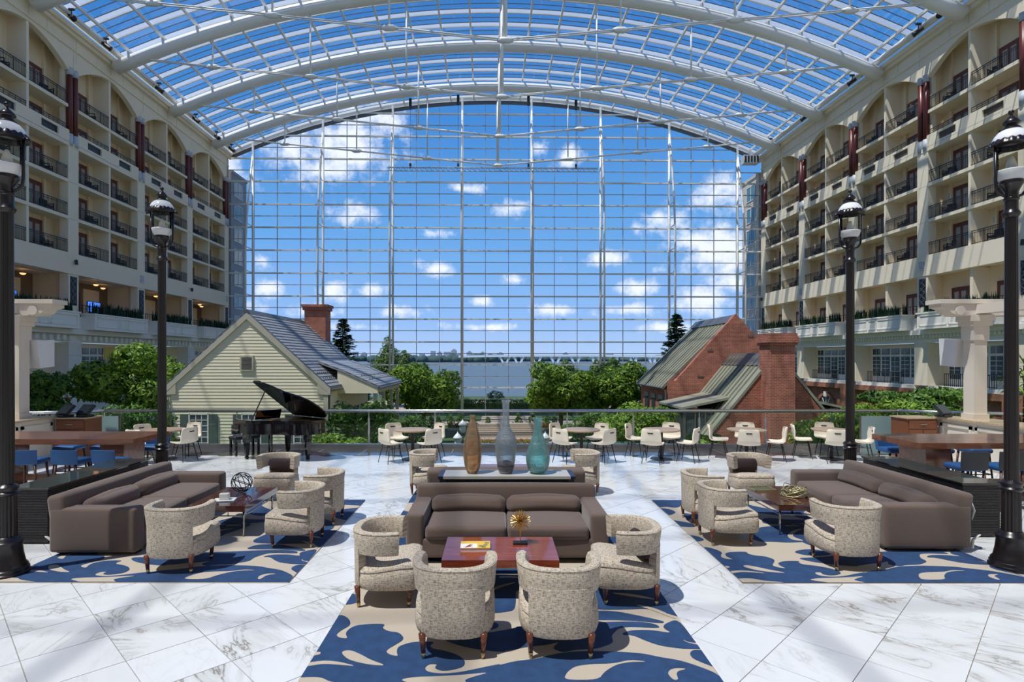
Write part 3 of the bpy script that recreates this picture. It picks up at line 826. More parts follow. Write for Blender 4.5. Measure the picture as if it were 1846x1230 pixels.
# ---------------------------------------------------------------- hotel facades
ORD = ['first', 'second', 'third', 'fourth', 'fifth', 'sixth']
FLOORS = [11.2, 14.2, 17.2, 20.2, 23.3]
def facade(side):
    s = -1 if side == 'left' else 1
    U = abs(UL) if s < 0 else UR
    wall = struct('wall_' + side, 'cream hotel facade with stacked balconies on the %s of the hall' % side, PHI)
    cream, cin = MAT['cream'], MAT['cream_in']
    WD = 1.5                      # depth of a balcony
    def B(m, w0, w1, v0, v1, z0, z1):
        return m.box(s * (U + w0), s * (U + w1), v0, v1, z0, z1)
    def P(name, mat, w0, w1, v0, v1, z0, z1):
        return B(MB(), w0, w1, v0, v1, z0, z1).build(name, mat, wall)
    # mass of the building, near the camera and behind the rooms
    P('back_wall', cin, WD, WD + 0.4, BAY[0], VG - 0.5, 9.55 if s < 0 else 5.0, 29.4)
    P('plain_wall', cream, 0.0, 3.0, -16, BAY[0] - 0.6, -5, 29.6)
    P('end_wall', cream, 0.0, 3.0, BAY[-1] + 0.55, VG - 0.35, -5, 29.6)
    P('top_slab', cream, 0.4, 3.0, BAY[0] - 0.6, VG - 0.4, 27.95, 29.4)
    # horizontal bands
    P('band', cream, -0.06, 0.35, BAY[0] - 0.6, VG - 0.4, 9.5, 11.2)
    P('slab', cream, 0.35, WD, BAY[0], BAY[-1], 9.6, 11.2)
    P('cornice', cream, -0.30, 0.0, -16, VG - 0.4, 28.95, 29.25)
    P('cornice', cream, -0.48, 0.4, -16, VG - 0.4, 29.25, 29.62)
    P('moulding', cream, -0.10, 0.0, -16, VG - 0.4, 27.9, 28.02)
    P('cornice', MAT['white_trim'], -0.55, 0.3, BAY[0] - 0.6, VG - 0.4, 4.55, 4.95)
    P('frieze', MAT['white_trim'], -0.12, 0.3, BAY[0] - 0.6, VG - 0.4, 3.9, 4.55)
    P('slab', MAT['stone_white'], -0.3, 6.5, BAY[0], VG - 0.4, 4.95, 6.0)
    # railing shared by every room
    half = (9.44 - 1.2) / 2 - 0.12
    def rail_mesh(height, gap):
        m = MB()
        B(m, 0.06, 0.11, 0, half, height - 0.05, height); B(m, 0.07, 0.10, 0, half, 0.08, 0.12)
        B(m, 0.065, 0.105, 0, half, height - 0.20, height - 0.17)
        n = int(half / gap)
        for k in range(n + 1):
            v = half * k / n
            t = 0.022 if k % 10 == 0 else 0.010
            B(m, 0.085 - t, 0.085 + t, max(0, v - t), min(half, v + t), 0.0, height - 0.02)
        return m
    rme = rail_mesh(1.07, 0.14).mesh('balcony_railing', MAT['iron'])
    lme = rail_mesh(0.45, 0.5).mesh('handrail', MAT['iron'])
    dme = B(MB(), WD - 0.12, WD, 0, 1.75, 0, 2.35).mesh('balcony_door', MAT['door_wood'])
    gme = (B(B(MB(), WD - 0.14, WD - 0.11, 0.30, 0.74, 0.45, 2.0), WD - 0.14, WD - 0.11, 1.01, 1.45, 0.45, 2.0)).mesh('door_pane', MAT['door_glass'])
    # balcony armchair
    cm = MB()
    cm.box(-0.32, 0.32, -0.3, 0.3, 0.26, 0.44).box(-0.32, 0.32, -0.34, -0.24, 0.40, 0.92)
    for sx in (-1, 1):
        cm.box(sx * 0.32, sx * 0.38, -0.32, 0.3, 0.60, 0.66)
        for sy in (-1, 1):
            cm.box(sx * 0.32, sx * 0.38, sy * 0.28 - 0.03, sy * 0.28 + 0.03, 0.0, 0.62)
    cme = cm.mesh('balcony_armchair', MAT['wicker'])
    capm, redm = MAT['cap_grey'], MAT['red_column']
    for bi, v0 in enumerate(BAY):
        # pilaster with twin oxblood columns above
        P('pilaster', cream, 0.0, 0.7, v0 - 0.6, v0 + 0.6, 4.95, 20.0)
        P('pilaster', cream, 0.35, 0.7, v0 - 0.6, v0 + 0.6, 20.0, 26.2)
        P('party_wall', cin, 0.7, WD + (2.0 if False else 0.0), v0 - 0.15, v0 + 0.15, 6.0, 28.0)
        for dv in (-0.30, 0.30):
            c = MB().tube([(s * (U + 0.10), v0 + dv, 20.6), (s * (U + 0.10), v0 + dv, 26.3)], 0.225, 12).build('column', redm, wall, True)
            for za, zb in ((20.0, 20.95), (25.75, 26.35)):
                MB().tube([(s * (U + 0.10), v0 + dv, za), (s * (U + 0.10), v0 + dv, zb)], 0.245, 12).build('cap', capm, c, True)
        # joints in the render of the pilaster
        for z in (14.0, 17.0):
            P('joint', MAT['grout'], -0.004, 0.01, v0 - 0.6, v0 + 0.6, z, z + 0.03)
        # lattice panel on the lounge floor
        lp = P('lattice_panel', MAT['iron'], -0.03, 0.02, v0 - 0.38, v0 + 0.38, 6.95, 9.3)
        m = MB()
        for k in range(4):
            za, zb = 7.0 + k * 0.56, 7.52 + k * 0.56
            for q in (1, -1):
                m.bar((s * (U - 0.05), v0 - 0.3 * q, za), (s * (U - 0.05), v0 + 0.3 * q, zb), 0.05)
        m.build('lattice', MAT['lattice'], lp)
        # lower storey pier
        P('pier', MAT['stone_white'] if s < 0 else MAT['cream'], -0.15, 1.2, v0 - 0.75, v0 + 0.75, 0.3 if s > 0 else -0.6, 3.9)
        if s < 0:
            for z in (0.6, 1.7, 2.8):
                P('joint', MAT['grout'], -0.155, -0.14, v0 - 0.75, v0 + 0.75, z, z + 0.02)
    for bi in range(len(BAY) - 1):
        a, b = BAY[bi] + 0.6, BAY[bi + 1] - 0.6
        mid = (a + b) / 2
        bay_no = len(BAY) - 2 - bi            # 0 = next to the glass wall
        P('partition', cream, 0.06, WD, mid - 0.12, mid + 0.12, 11.2, 28.0)
        for z in (14.2, 17.2, 23.3):
            P('slab', cream, 0.0, WD, a, b, z - 0.26, z)
        # solid parapet of the fourth row, with one grille to each room
        P('slab', cream, 0.0, WD, a - 0.6, b + 0.6, 19.9, 20.2)
        for r in (0, 1):
            ra = a if r == 0 else mid + 0.12
            rb = mid - 0.12 if r == 0 else b
            g0, g1 = (ra + 1.1, ra + 2.9)
            m = MB()
            B(m, -0.03, 0.22, ra - (0.12 if r else 0.1), g0, 20.2, 21.2); B(m, -0.03, 0.22, g1, rb + (0.1 if r else 0.12), 20.2, 21.2)
            B(m, -0.03, 0.22, g0, g1, 20.2, 20.42); B(m, -0.03, 0.22, g0, g1, 21.0, 21.2)
            pr = m.build('parapet', cream, wall)
            B(MB(), 0.10, 0.16, g0, g1, 20.42, 21.0).build('grille', MAT['iron'] if s < 0 else MAT['grille'], pr)
            link('handrail', lme, wall, None, (0, ra, 21.2))
        P('band', cream, -0.03, 0.0, a - 0.6, b + 0.6, 19.9, 20.25)
        # arched lintel over the two top rows
        n = 16
        pts = [(a, 26.1)] + [(a + (b - a) * i / n, 26.1 + 1.55 * sin(pi * i / n) ** 0.9) for i in range(1, n)] + [(b, 26.1)]
        m = MB()
        for p, q in zip(pts[:-1], pts[1:]):
            m.prism([p, q, (q[0], 29.3), (p[0], 29.3)], lambda t: (s * U, t[0], t[1]), lambda t: (s * (U + 0.45), t[0], t[1]))
        m.build('arched_lintel', cream, wall)
        m = MB(); B(m, 0.0, 0.45, a - 0.62, a, 26.1, 29.3); B(m, 0.0, 0.45, b, b + 0.62, 26.1, 29.3)
        m.build('lintel_pier', cream, wall)
        for vv in (a - 0.3, a + 2.3, mid, b - 2.3):
            P('joint', MAT['grout'], -0.003, 0.01, vv, vv + 0.03, 27.0 if vv < a else 28.02, 28.95)
        # rooms
        for fi, z in enumerate(FLOORS):
            for r in (0, 1):
                ra = a if r == 0 else mid + 0.12
                if fi != 3:
                    link('balcony_railing', rme, wall, None, (0, ra, z))
                d = link('balcony_door', dme, wall, None, (0, ra + 1.30, z))
                link('door_pane', gme, d)
                P('wall_return', cin, WD - 0.22, WD, ra + 3.12, ra + 3.3, z, z + 2.74 if fi < 4 else z + 4.4)
                if s * 1 > 0 or fi >= 3:
                    P('wall_vent', MAT['cap_grey'], WD - 0.04, WD, ra + 3.42, ra + 3.66, z + 1.6, z + 2.05)
                if bi == 0: continue
                if fi == 3: continue
                c = link('balcony_armchair', cme, None, None, bpt(s * (U + 0.62), ra + 2.5, z), PHI + (pi / 2 if s > 0 else -pi / 2) + rnd.uniform(-0.5, 0.5))
                rown = {4: 'top', 2: 'third', 1: 'fourth', 0: 'lowest'}[fi]
                tag(c, 'dark armchair, %s facade, %s balcony row, %s bay from glass wall, %s room' % (side, rown, ORD[bay_no], 'nearer' if r == 0 else 'farther'), 'chair', 'armchairs on the %s balconies' % side)
        # lounge storey with planter box in front
        if s > 0:
            P('partition', cream, 0.2, WD, mid - 0.14, mid + 0.14, 6.0, 9.5)
            for r in (0, 1):
                ra = a if r == 0 else mid + 0.14
                d = link('balcony_door', dme, wall, None, (0, ra + 1.45, 6.0)); link('door_pane', gme, d)
        else:
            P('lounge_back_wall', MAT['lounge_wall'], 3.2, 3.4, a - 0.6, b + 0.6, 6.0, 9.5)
            P('lounge_ceiling', MAT['cream_in'], WD, 3.4, a - 0.6, b + 0.6, 9.5, 9.8)
            P('lounge_party_wall', cin, WD, 3.3, b + 0.45, b + 0.75, 6.0, 9.5)
            P('lounge_door', MAT['door_wood'], 3.1, 3.2, mid - 0.9, mid + 0.6, 6.0, 8.6)
            P('lounge_panel', MAT['cream_in'], 3.1, 3.2, mid + 1.0, mid + 3.2, 6.6, 9.0)
        pb = P('planter_box', MAT['white_trim'], -1.15, 0.0, a + 0.30, b - 0.30, 5.0, 6.32)
        m = MB()
        B(m, -1.22, 0.0, a + 0.22, b - 0.22, 6.22, 6.34); B(m, -1.20, 0.0, a + 0.22, b - 0.22, 4.96, 5.08)
        m.build('moulding', MAT['white_trim'], pb)
        w = (b - a - 1.2)
        for (p0, p1) in ((0.0, 0.40), (0.43, 0.57), (0.60, 1.0)):
            q0, q1 = a + 0.60 + w * p0, a + 0.60 + w * p1
            m = MB(); t = 0.07
            B(m, -1.20, -1.15, q0, q1, 5.2, 5.2 + t); B(m, -1.20, -1.15, q0, q1, 6.08 - t, 6.08); B(m, -1.20, -1.15, q0, q0 + t, 5.2, 6.08); B(m, -1.20, -1.15, q1 - t, q1, 5.2, 6.08)
            m.build('panel_frame', MAT['white_trim'], pb)
        m = MB()
        nt_ = 17
        for k in range(nt_):
            cv = a + 0.65 + (b - a - 1.3) * k / (nt_ - 1)
            if s > 0 and rnd.random() < 0.1: continue
            for q in range(20):
                an = rnd.uniform(0, 2 * pi); tl = rnd.uniform(0.0, 0.22); h = rnd.uniform(0.7, 1.2)
                x0, y0 = s * (U - 0.62) + rnd.uniform(-.2, .2), cv + rnd.uniform(-.16, .16)
                dx, dy = cos(an) * 0.055, sin(an) * 0.055
                tx, ty = cos(an + 1.5) * tl, sin(an + 1.5) * tl
                m.quad((x0 - dx, y0 - dy, 6.3), (x0 + dx, y0 + dy, 6.3), (x0 + dx * .7 + tx * .6, y0 + dy * .7 + ty * .6, 6.3 + h * .7), (x0 + tx, y0 + ty, 6.3 + h))
        m.build('snake_plants', MAT['snake'], pb, False, 'stuff')
        m = MB()
        B(m, -0.06, -0.02, a, b, 7.02, 7.07); B(m, -0.06, -0.02, a, b, 6.75, 6.78)
        for k in range(22):
            v = a + (b - a) * k / 21; B(m, -0.055, -0.025, v - 0.012, v + 0.012, 6.0, 7.04)
        m.build('lounge_railing', MAT['iron'], wall)
        # dentils
        m = MB()
        if s > 0:
            k = a - 0.5
            while k < b + 0.5:
                B(m, -0.42, -0.12, k, k + 0.18, 4.28, 4.53); k += 0.36
        else:
            k = a
            while k < b - 0.3:
                B(m, -0.35, -0.12, k, k + 0.36, 4.05, 4.45); k += 0.72
        m.build('dentils', MAT['white_trim'], wall, False, 'stuff')
        # lower storey: tall windows set back in the bay
        P('side_return', MAT['cream_in'], 1.2, 1.9, a, b, -0.6, 3.9)
        P('window_sill', MAT['white_trim'], -0.10, 1.25, a + 0.1, b - 0.1, 0.0, 0.32)
        wa, wb = a + 0.9, b - 0.9
        if s < 0: wa, wb = mid - 2.3, mid + 0.9
        wn = P('window_frame', MAT['white_trim'], 1.05, 1.2, wa, wb, 0.32, 3.7)
        nlt = 5 if s > 0 else 3
        lw = (wb - wa) / nlt
        for k in range(nlt):
            v0_, v1_ = wa + lw * k + 0.14, wa + lw * (k + 1) - 0.14
            for (z0, z1, nr) in ((0.9 if k != 2 else 0.45, 2.75, 4), (2.95, 3.5, 1)):
                gl = B(MB(), 1.0, 1.06, v0_, v1_, z0, z1).build('pane', MAT['window_glass'], wn)
                m = MB()
                for q in range(1, nr + 1):
                    if nr > 1: B(m, 0.98, 1.0, v0_, v1_, z0 + (z1 - z0) * q / (nr + 1) - 0.015, z0 + (z1 - z0) * q / (nr + 1) + 0.015)
                B(m, 0.98, 1.0, (v0_ + v1_) / 2 - 0.015, (v0_ + v1_) / 2 + 0.015, z0, z1)
                n0 = m.build('glazing_bars', MAT['white_trim'], wn)
        m = MB()
        ra, rb = (mid - 2.4, mid + 2.4) if s > 0 else (mid - 2.3, mid + 0.9)
        B(m, 0.0, 0.05, ra, rb, 1.30, 1.36); B(m, 0.0, 0.05, ra, rb, 0.42, 0.46)
        for k in range(25):
            v = ra + (rb - ra) * k / 24; B(m, 0.01, 0.04, v - 0.02, v + 0.02, 0.32, 1.32)
        m.build('balconette_railing', MAT['iron'], wall)
        # base storey
        base = P('base_wall', MAT['brick_base'] if s > 0 else MAT['stone_white'], 0.2, 2.0, a - 0.62, b + 0.62, -5.0, 0.0 if s > 0 else -0.6)
        if s > 0:
            P('base_ledge', MAT['brick_base'], -0.25, 0.2, a - 0.6, b + 0.6, -0.5, 0.0)
            P('base_pier', MAT['brick_base'], -0.25, 0.2, a - 1.3, a + 1.0, -5.0, -0.5)
            n = 12
            ring = [(mid + 1.5 * cos(pi * i / n), -2.9 + 1.5 * sin(pi * i / n)) for i in range(n + 1)]
            m = MB(); m.prism(ring + [(mid - 1.5, -5), (mid + 1.5, -5)], lambda t: (s * (U + 0.12), t[0], t[1]), lambda t: (s * (U + 0.2), t[0], t[1]))
            m.build('arched_window', MAT['window_glass'], base)
            m = MB()
            for i in range(n):
                p, q = ring[i], ring[i + 1]
                e = lambda t, f: (mid + (t[0] - mid) * f, -2.9 + (t[1] + 2.9) * f)
                m.prism([p, q, e(q, 1.22), e(p, 1.22)], lambda t: (s * (U + 0.02), t[0], t[1]), lambda t: (s * (U + 0.2), t[0], t[1]))
            m.build('arch_ring', MAT['brick_base'], base)
            B(MB(), -0.06, 0.2, mid - 0.22, mid + 0.22, -1.55, -0.95).build('keystone', MAT['white_trim'], base)
            m = MB()
            for i in range(1, 6):
                an = pi * i / 6; m.bar((s * (U + 0.1), mid, -2.9), (s * (U + 0.1), mid + 1.45 * cos(an), -2.9 + 1.45 * sin(an)), 0.06)
            m.build('window_bars', MAT['white_trim'], base)
    return wall
wall_left = facade('left')
wall_right = facade('right')
wb_ = MB().box(-45, 45, -17, -15, -5, 29.6).build('wall_back', MAT['cream'], None, False, 'structure')
wb_['label'] = 'plain cream wall of the hotel behind the viewer'

# small square vents and downlights on the facade bands
def facade_bits():
    for side, s, U, wall in (('left', -1, -UL, wall_left), ('right', 1, UR, wall_right)):
        for k, v in enumerate(BAY[1:]):
            m = MB()
            if (k + (s > 0)) % 2 == 0:
                for q in range(5):
                    m.box(s * (U - 0.12), s * (U - 0.05), v - 0.28, v + 0.28, 10.05 + 0.15 * q, 10.16 + 0.15 * q)
                m.build('louvre', MAT['cap_grey'], wall)
            else:
                m.tube([(s * (U - 0.06), v, 10.6), (s * (U - 0.28), v, 10.6)], 0.05, 8); m.tube([(s * (U - 0.25), v, 10.3), (s * (U - 0.25), v, 10.7)], [0.13, 0.09], 10)
                m.build('downlight', MAT['fixture'], wall)
facade_bits()

# warm bowl lights and screens on the left lounge storey
for bi in range(1, 5):
    mid = (BAY[bi] + BAY[bi + 1]) / 2
    bay_no = len(BAY) - 2 - bi
    for q, (w, dv) in enumerate(((0.9, -0.6), (1.9, 1.9))):
        t = thing('ceiling_lamp', 'warm bowl ceiling lamp in left lounge, %s bay from glass wall, %s one' % (ORD[bay_no], 'nearer' if q == 0 else 'farther'), 'lamp', bpt(UL - w, mid + dv, 9.6), PHI, 'bowl lamps in the left lounge')
        MB().lathe([(0.02, -0.55), (0.14, -0.52), (0.22, -0.42), (0.20, -0.41), (0.0, -0.48)], 14).build('bowl', MAT['lamp_warm'], t, True)
        MB().tube([(0, 0, -0.5), (0, 0, 0)], 0.02, 6).build('stem', MAT['brass'], t)
for bi, lab in ((1, 'blue glowing screen in the left lounge, nearest visible bay'), (2, 'blue glowing screen in the left lounge above the middle planter')):
    mid = (BAY[bi] + BAY[bi + 1]) / 2
    t = thing('lounge_screen', lab, 'screen', bpt(UL - 1.2, mid - 0.4, 6.0), PHI, 'screens in the left lounge')
    MB().box(-0.05, 0.05, -0.75, 0.75, 0.75, 1.6).build('screen_panel', MAT['tv_blue'], t)
    MB().box(-0.12, -0.04, -0.8, 0.8, 0.70, 1.65).build('back_case', MAT['fixture'], t)
    MB().box(-0.10, 0.10, -0.3, 0.3, 0.0, 0.72).build('stand', MAT['fixture'], t)

# ---------------------------------------------------------------- the wings that run on outside the glass
def wing(s, U, mat, label):
    t = thing('hotel_wing', label, 'building', (0, 0, 0), PHI, 'wings outside the glass wall')
    f = lambda m, w0, w1, v0, v1, z0, z1: m.box(s * (U + w0), s * (U + w1), v0, v1, z0, z1)
    v1 = 83.2
    f(MB(), 0.0, 8, VG + 0.4, v1, -10, 27.4).build('wall', mat, t)
    f(MB(), -0.12, 8.1, VG + 0.4, v1 + 0.1, 27.4, 27.8).build('coping', mat, t)
    for k in range(8):
        z = 3.4 + 3.03 * k
        w = f(MB(), -0.05, 0.1, VG + 1.3, v1 - 1.5, z, z + 1.9).build('window', MAT['wing_glass'], t)
        m = MB(); f(m, -0.09, -0.03, VG + 1.2, v1 - 1.4, z - 0.08, z); f(m, -0.09, -0.03, VG + 1.2, v1 - 1.4, z + 1.9, z + 1.98)
        for q in (0, 0.5, 1.0):
            v = VG + 1.3 + (v1 - VG - 2.8) * q; f(m, -0.09, -0.03, v - 0.05, v + 0.05, z, z + 1.9)
        m.build('frame', MAT['white_trim'], w)
        f(MB(), -0.01, 0.02, VG + 0.4, v1, z - 0.55, z - 0.50).build('joint', MAT['grout'], t)
wing(-1, -UL, MAT['wing_grey'], 'grey hotel wing with teal windows beyond the glass on the left')
wing(1, UR, MAT['wing_cream'], 'beige hotel wing with teal windows beyond the glass on the right')

# ---------------------------------------------------------------- garden, river, far shore
gr = MB().box(-60, 60, 16.75, 118, GROUND - 0.5, GROUND).build('ground', MAT['soil'], None, False, 'structure')
gr['label'] = 'planted garden ground below the deck'
MB().box(-1.9, 5.2, 40, VG - 1, GROUND, GROUND + 0.04).build('path', MAT['paving'], gr)
MB().box(-16, 20, 66, 70.5, GROUND, GROUND + 0.05).build('path', MAT['paving'], gr)
MB().box(-40, 40, VG + 4, 104, GROUND, GROUND + 0.03).build('promenade', MAT['paving'], gr)
for k in range(6):
    MB().box(-1.9, 3.9, 55.5 + 0.45 * k, 60, GROUND, GROUND + 0.16 * (k + 1)).build('step', MAT['paving'], gr)
river = MB().box(-2600, 2600, 118, 4200, -14.5, -9.5).build('river', MAT['water'], None, False, 'structure')
river['label'] = 'wide blue river beyond the glass wall'

NTH = ['first', 'second', 'third', 'fourth', 'fifth', 'sixth', 'seventh', 'eighth', 'ninth', 'tenth', 'eleventh', 'twelfth', 'thirteenth', 'fourteenth', 'fifteenth']
def far_shore():
    m = MB(); r = random.Random(3)
    y = 2300
    def crown(x, y, w, h):
        m.lathe([(w, -9.5), (w * 1.05, -9.5 + h * 0.45), (w * 0.8, -9.5 + h * 0.8), (w * 0.3, -9.5 + h)], 7, (x, y))
    x = -2400
    while x < 2500:
        far = (x < -480 or x > 10)
        yy = 3300 + r.uniform(0, 200) if far else 2300 + r.uniform(-40, 60)
        h = r.uniform(24, 36) if not far else r.uniform(24, 38)
        crown(x * (1.3 if far else 1.0), yy, r.uniform(14, 24) * (1.5 if far else 1), h)
        x += r.uniform(9, 17) * (1.0 if not far else 1.0)
    o = m.build('distant_tree_line', MAT['far_bank'], None, True, 'stuff')
    o['label'] = 'low dark line of trees along the far river bank'; o['category'] = 'trees'
    cityspec = [(780, 628), (792, 632), (806, 630), (818, 626), (830, 633), (846, 631), (858, 634), (870, 632), (884, 634), (902, 634), (760, 634), (1020, 634), (1100, 634), (655, 634), (640, 630)]
    names = ['leftmost', 'second']
    for i, (px, py) in enumerate(cityspec):
        D = 3600; X = (px - 895) * D / FO; top = EYE + (648 - py) * 0.75 * D / FO
        w = r.uniform(12, 22)
        m = MB().box(X - w, X + w, D, D + 40, -9.5, top)
        if i % 2: m.box(X - w * 0.4, X + w * 0.5, D, D + 30, top, top + 7)
        b = m.build('tower_block', MAT['far_city'], None)
        rank = sorted(p[0] for p in cityspec).index(px)
        tag(b, 'hazy distant block on the skyline across the river, %s from the left' % NTH[rank], 'building', 'blocks on the far skyline')
    # white bridge with V piers
    D = 2050
    t = thing('river_bridge', 'long low white bridge with V shaped piers across the river', 'bridge', (0, D, 0))
    k = D / FO
    x0, x1 = -8 * k, 330 * k
    dz = lambda X: EYE + 5.2 * k + 2.2 * k * (1 - ((X / k - 120) / 220) ** 2)
    pts = [x0 - 60 * k + (x1 - x0 + 60 * k) * i / 16 for i in range(17)]
    m = MB()
    for a, b in zip(pts[:-1], pts[1:]):
        m.prism([(a, dz(a) - 5), (b, dz(b) - 5), (b, dz(b) + 2), (a, dz(a) + 2)], lambda q: (q[0], -12, q[1]), lambda q: (q[0], 12, q[1]))
    m.build('road_deck', MAT['bridge'], t)
    for px in (15, 40, 72, 106, 142, 178, 212, 246, 280, 312):
        X = px * k; zt = dz(X) - 4; zb = -9.5; sp = 11 * k * (0.7 if px > 150 else 1)
        m = MB()
        for q in (-1, 1):
            m.prism([(X + q * 3, zb), (X + q * (3 + 7), zb), (X + q * sp, zt), (X + q * (sp - 9), zt)] if q > 0 else [(X - 10, zb), (X - 3, zb), (X - sp + 9, zt), (X - sp, zt)], lambda p: (p[0], -10, p[1]), lambda p: (p[0], 10, p[1]))
        m.build('pier', MAT['bridge'], t)
far_shore()
# ================================================================== GARDEN: houses, trees
def yellow_house():
    X0, Y0, Y1 = -15.4, 36.0, 47.6
    t = thing('clapboard_house', 'cream clapboard cottage with grey slate roof and side porch', 'house', (X0, Y0, GROUND))
    zr, ze, hw, he = 10.3, 5.6, 4.87, 5.15            # above the garden ground
    dep = Y1 - Y0
    slope = (zr - ze) / he
    body = MB().prism([(-hw, 0), (hw, 0), (hw, ze + 0.1), (0, zr - 0.15), (-hw, ze + 0.1)], lambda p: (p[0], 0.0, p[1]), lambda p: (p[0], dep, p[1])).build('walls', MAT['clap'], t)
    # one board above the other, each with its lower edge proud
    z = 1.3; ph = 0.2
    while z < zr - 0.45:
        top = z + ph
        def half(zz): return hw if zz < ze else min(hw, (zr - 0.12 - zz) / slope)
        a, b = half(z), half(top)
        if b < 0.05: b = 0.05
        m = MB()
        n = len(m.v)
        m.v += [(-a, 0, z), (a, 0, z), (a, -0.030, z), (-a, -0.030, z), (-b, 0, top), (b, 0, top), (b, -0.007, top), (-b, -0.007, top)]
        m.f += [tuple(n + i for i in q) for q in ((0, 1, 2, 3), (4, 7, 6, 5), (3, 2, 6, 7), (0, 3, 7, 4), (1, 5, 6, 2), (0, 4, 5, 1))]
        m.build('clapboard', MAT['clap'], t)
        z = top
    m = MB(); z = 1.3
    while z < ze:
        m.prism([(0, z), (0.030, z), (0.007, z + ph), (0, z + ph)], lambda p: (hw + p[0], 0.1, p[1]), lambda p: (hw + p[0], dep, p[1])); z += ph
    m.build('side_clapboards', MAT['clap'], t, False, 'stuff')
    for s in (-1, 1):
        MB().box(s * hw - 0.14, s * hw + 0.14, -0.08, 0.14, 0, ze).build('corner_board', MAT['fascia'], t)
    # roof slopes with slates laid in courses
    sl = sqrt(he * he + (zr - ze) ** 2)
    ang = atan2(zr - ze, he)
    for s in (-1, 1):
        r = MB().prism([(0, zr), (s * he, ze), (s * he, ze + 0.16), (0, zr + 0.18)], lambda p: (p[0], -0.10, p[1]), lambda p: (p[0], dep + 0.3, p[1])).build('roof_slope', MAT['slate'], t)
        m = MB(); rw, sw = 0.29, 0.5
        nrow = int(sl / rw)
        for i in range(nrow):
            d0 = i * rw
            off = 0.25 if i % 2 else 0.0
            y = -0.12 - off
            while y < dep + 0.3:
                ya, yb = max(y + 0.012, -0.12), min(y + sw - 0.012, dep + 0.32)
                if yb - ya > 0.03:
                    pa = (s * d0 * cos(ang), zr + 0.19 - d0 * sin(ang)); pb = (s * (d0 + rw) * cos(ang), zr + 0.21 - (d0 + rw) * sin(ang))
                    j = rnd.uniform(0, 0.012)
                    m.prism([pa, pb, (pb[0] + s * 0.02 * sin(ang), pb[1] + 0.03 + j), (pa[0], pa[1] + 0.01)], lambda p: (p[0], ya, p[1]), lambda p: (p[0], yb, p[1]))
                y += sw
        m.build('slates', MAT['slate'], r, False, 'stuff')
        MB().prism([(0, zr - 0.32), (s * (he + 0.02), ze - 0.30), (s * (he + 0.02), ze + 0.06), (0, zr + 0.06)], lambda p: (p[0], -0.13, p[1]), lambda p: (p[0], -0.03, p[1])).build('rake_board', MAT['fascia'], t)
        MB().prism([(s * (hw - 0.5), ze - 0.25), (s * (he + 0.02), ze - 0.30), (s * (he + 0.02), ze + 0.02), (s * (hw - 0.5), ze + 0.45)], lambda p: (p[0], -0.12, p[1]), lambda p: (p[0], -0.02, p[1])).build('eaves_return', MAT['fascia'], t)
        MB().tube([(s * (he + 0.05), -0.1, ze), (s * (he + 0.05), 2.6 if s > 0 else dep, ze)], 0.08, 8).build('gutter', MAT['seam_edge'], t)
    MB().prism([(-0.18, zr + 0.1), (0.18, zr + 0.1), (0, zr + 0.3)], lambda p: (p[0], -0.13, p[1]), lambda p: (p[0], dep + 0.32, p[1])).build('ridge_cap', MAT['seam_edge'], t)
    MB().tube([(he - 0.05, 0.05, ze - 0.05), (hw + 0.18, 0.05, ze - 0.45), (hw + 0.14, 0.05, 0.3)], 0.06, 8).build('downpipe', MAT['seam_edge'], t)
    # porch on the right side, roof flared out
    y0 = 2.5
    pr = MB().prism([(3.6, zr - slope * 3.6 + 0.22), (5.2, ze + 1.05), (7.6, ze - 0.02), (7.6, ze + 0.12), (5.2, ze + 1.2), (3.6, zr - slope * 3.6 + 0.4)], lambda p: (p[0], y0, p[1]), lambda p: (p[0], dep + 0.3, p[1])).build('porch_roof', MAT['slate'], t)
    m = MB()
    segs = [((3.7, zr - slope * 3.7 + 0.42), (5.2, ze + 1.21)), ((5.2, ze + 1.21), (7.62, ze + 0.13))]
    for (p, q) in segs:
        ln = sqrt((q[0] - p[0]) ** 2 + (q[1] - p[1]) ** 2); nr = max(1, int(ln / 0.29))
        for i in range(nr):
            a = (p[0] + (q[0] - p[0]) * i / nr, p[1] + (q[1] - p[1]) * i / nr); b = (p[0] + (q[0] - p[0]) * (i + 1) / nr, p[1] + (q[1] - p[1]) * (i + 1) / nr)
            y = y0 - (0.25 if i % 2 else 0)
            while y < dep + 0.3:
                ya, yb = max(y + 0.012, y0 - 0.02), min(y + 0.488, dep + 0.3)
                if yb - ya > 0.03: m.prism([a, b, (b[0], b[1] + 0.035), (a[0], a[1] + 0.012)], lambda u: (u[0], ya, u[1]), lambda u: (u[0], yb, u[1]))
                y += 0.5
    m.build('slates', MAT['slate'], pr, False, 'stuff')
    MB().prism([(hw, ze - 0.35), (7.55, ze - 0.35), (7.55, ze - 0.02), (5.2, ze + 1.02), (hw, ze + 1.15)], lambda p: (p[0], y0 + 0.05, p[1]), lambda p: (p[0], y0 + 0.12, p[1])).build('porch_gable', MAT['clap'], t)
    MB().tube([(7.65, y0, ze), (7.65, dep, ze)], 0.08, 8).build('gutter', MAT['seam_edge'], t)
    MB().box(7.2, 7.45, y0 + 0.1, dep, ze - 0.35, ze - 0.05).build('porch_beam', MAT['fascia'], t)
    for y in (y0 + 0.3, 5.6, 8.6, dep - 0.2):
        MB().box(7.22, 7.44, y - 0.11, y + 0.11, 0, ze - 0.3).build('porch_post', MAT['fascia'], t)
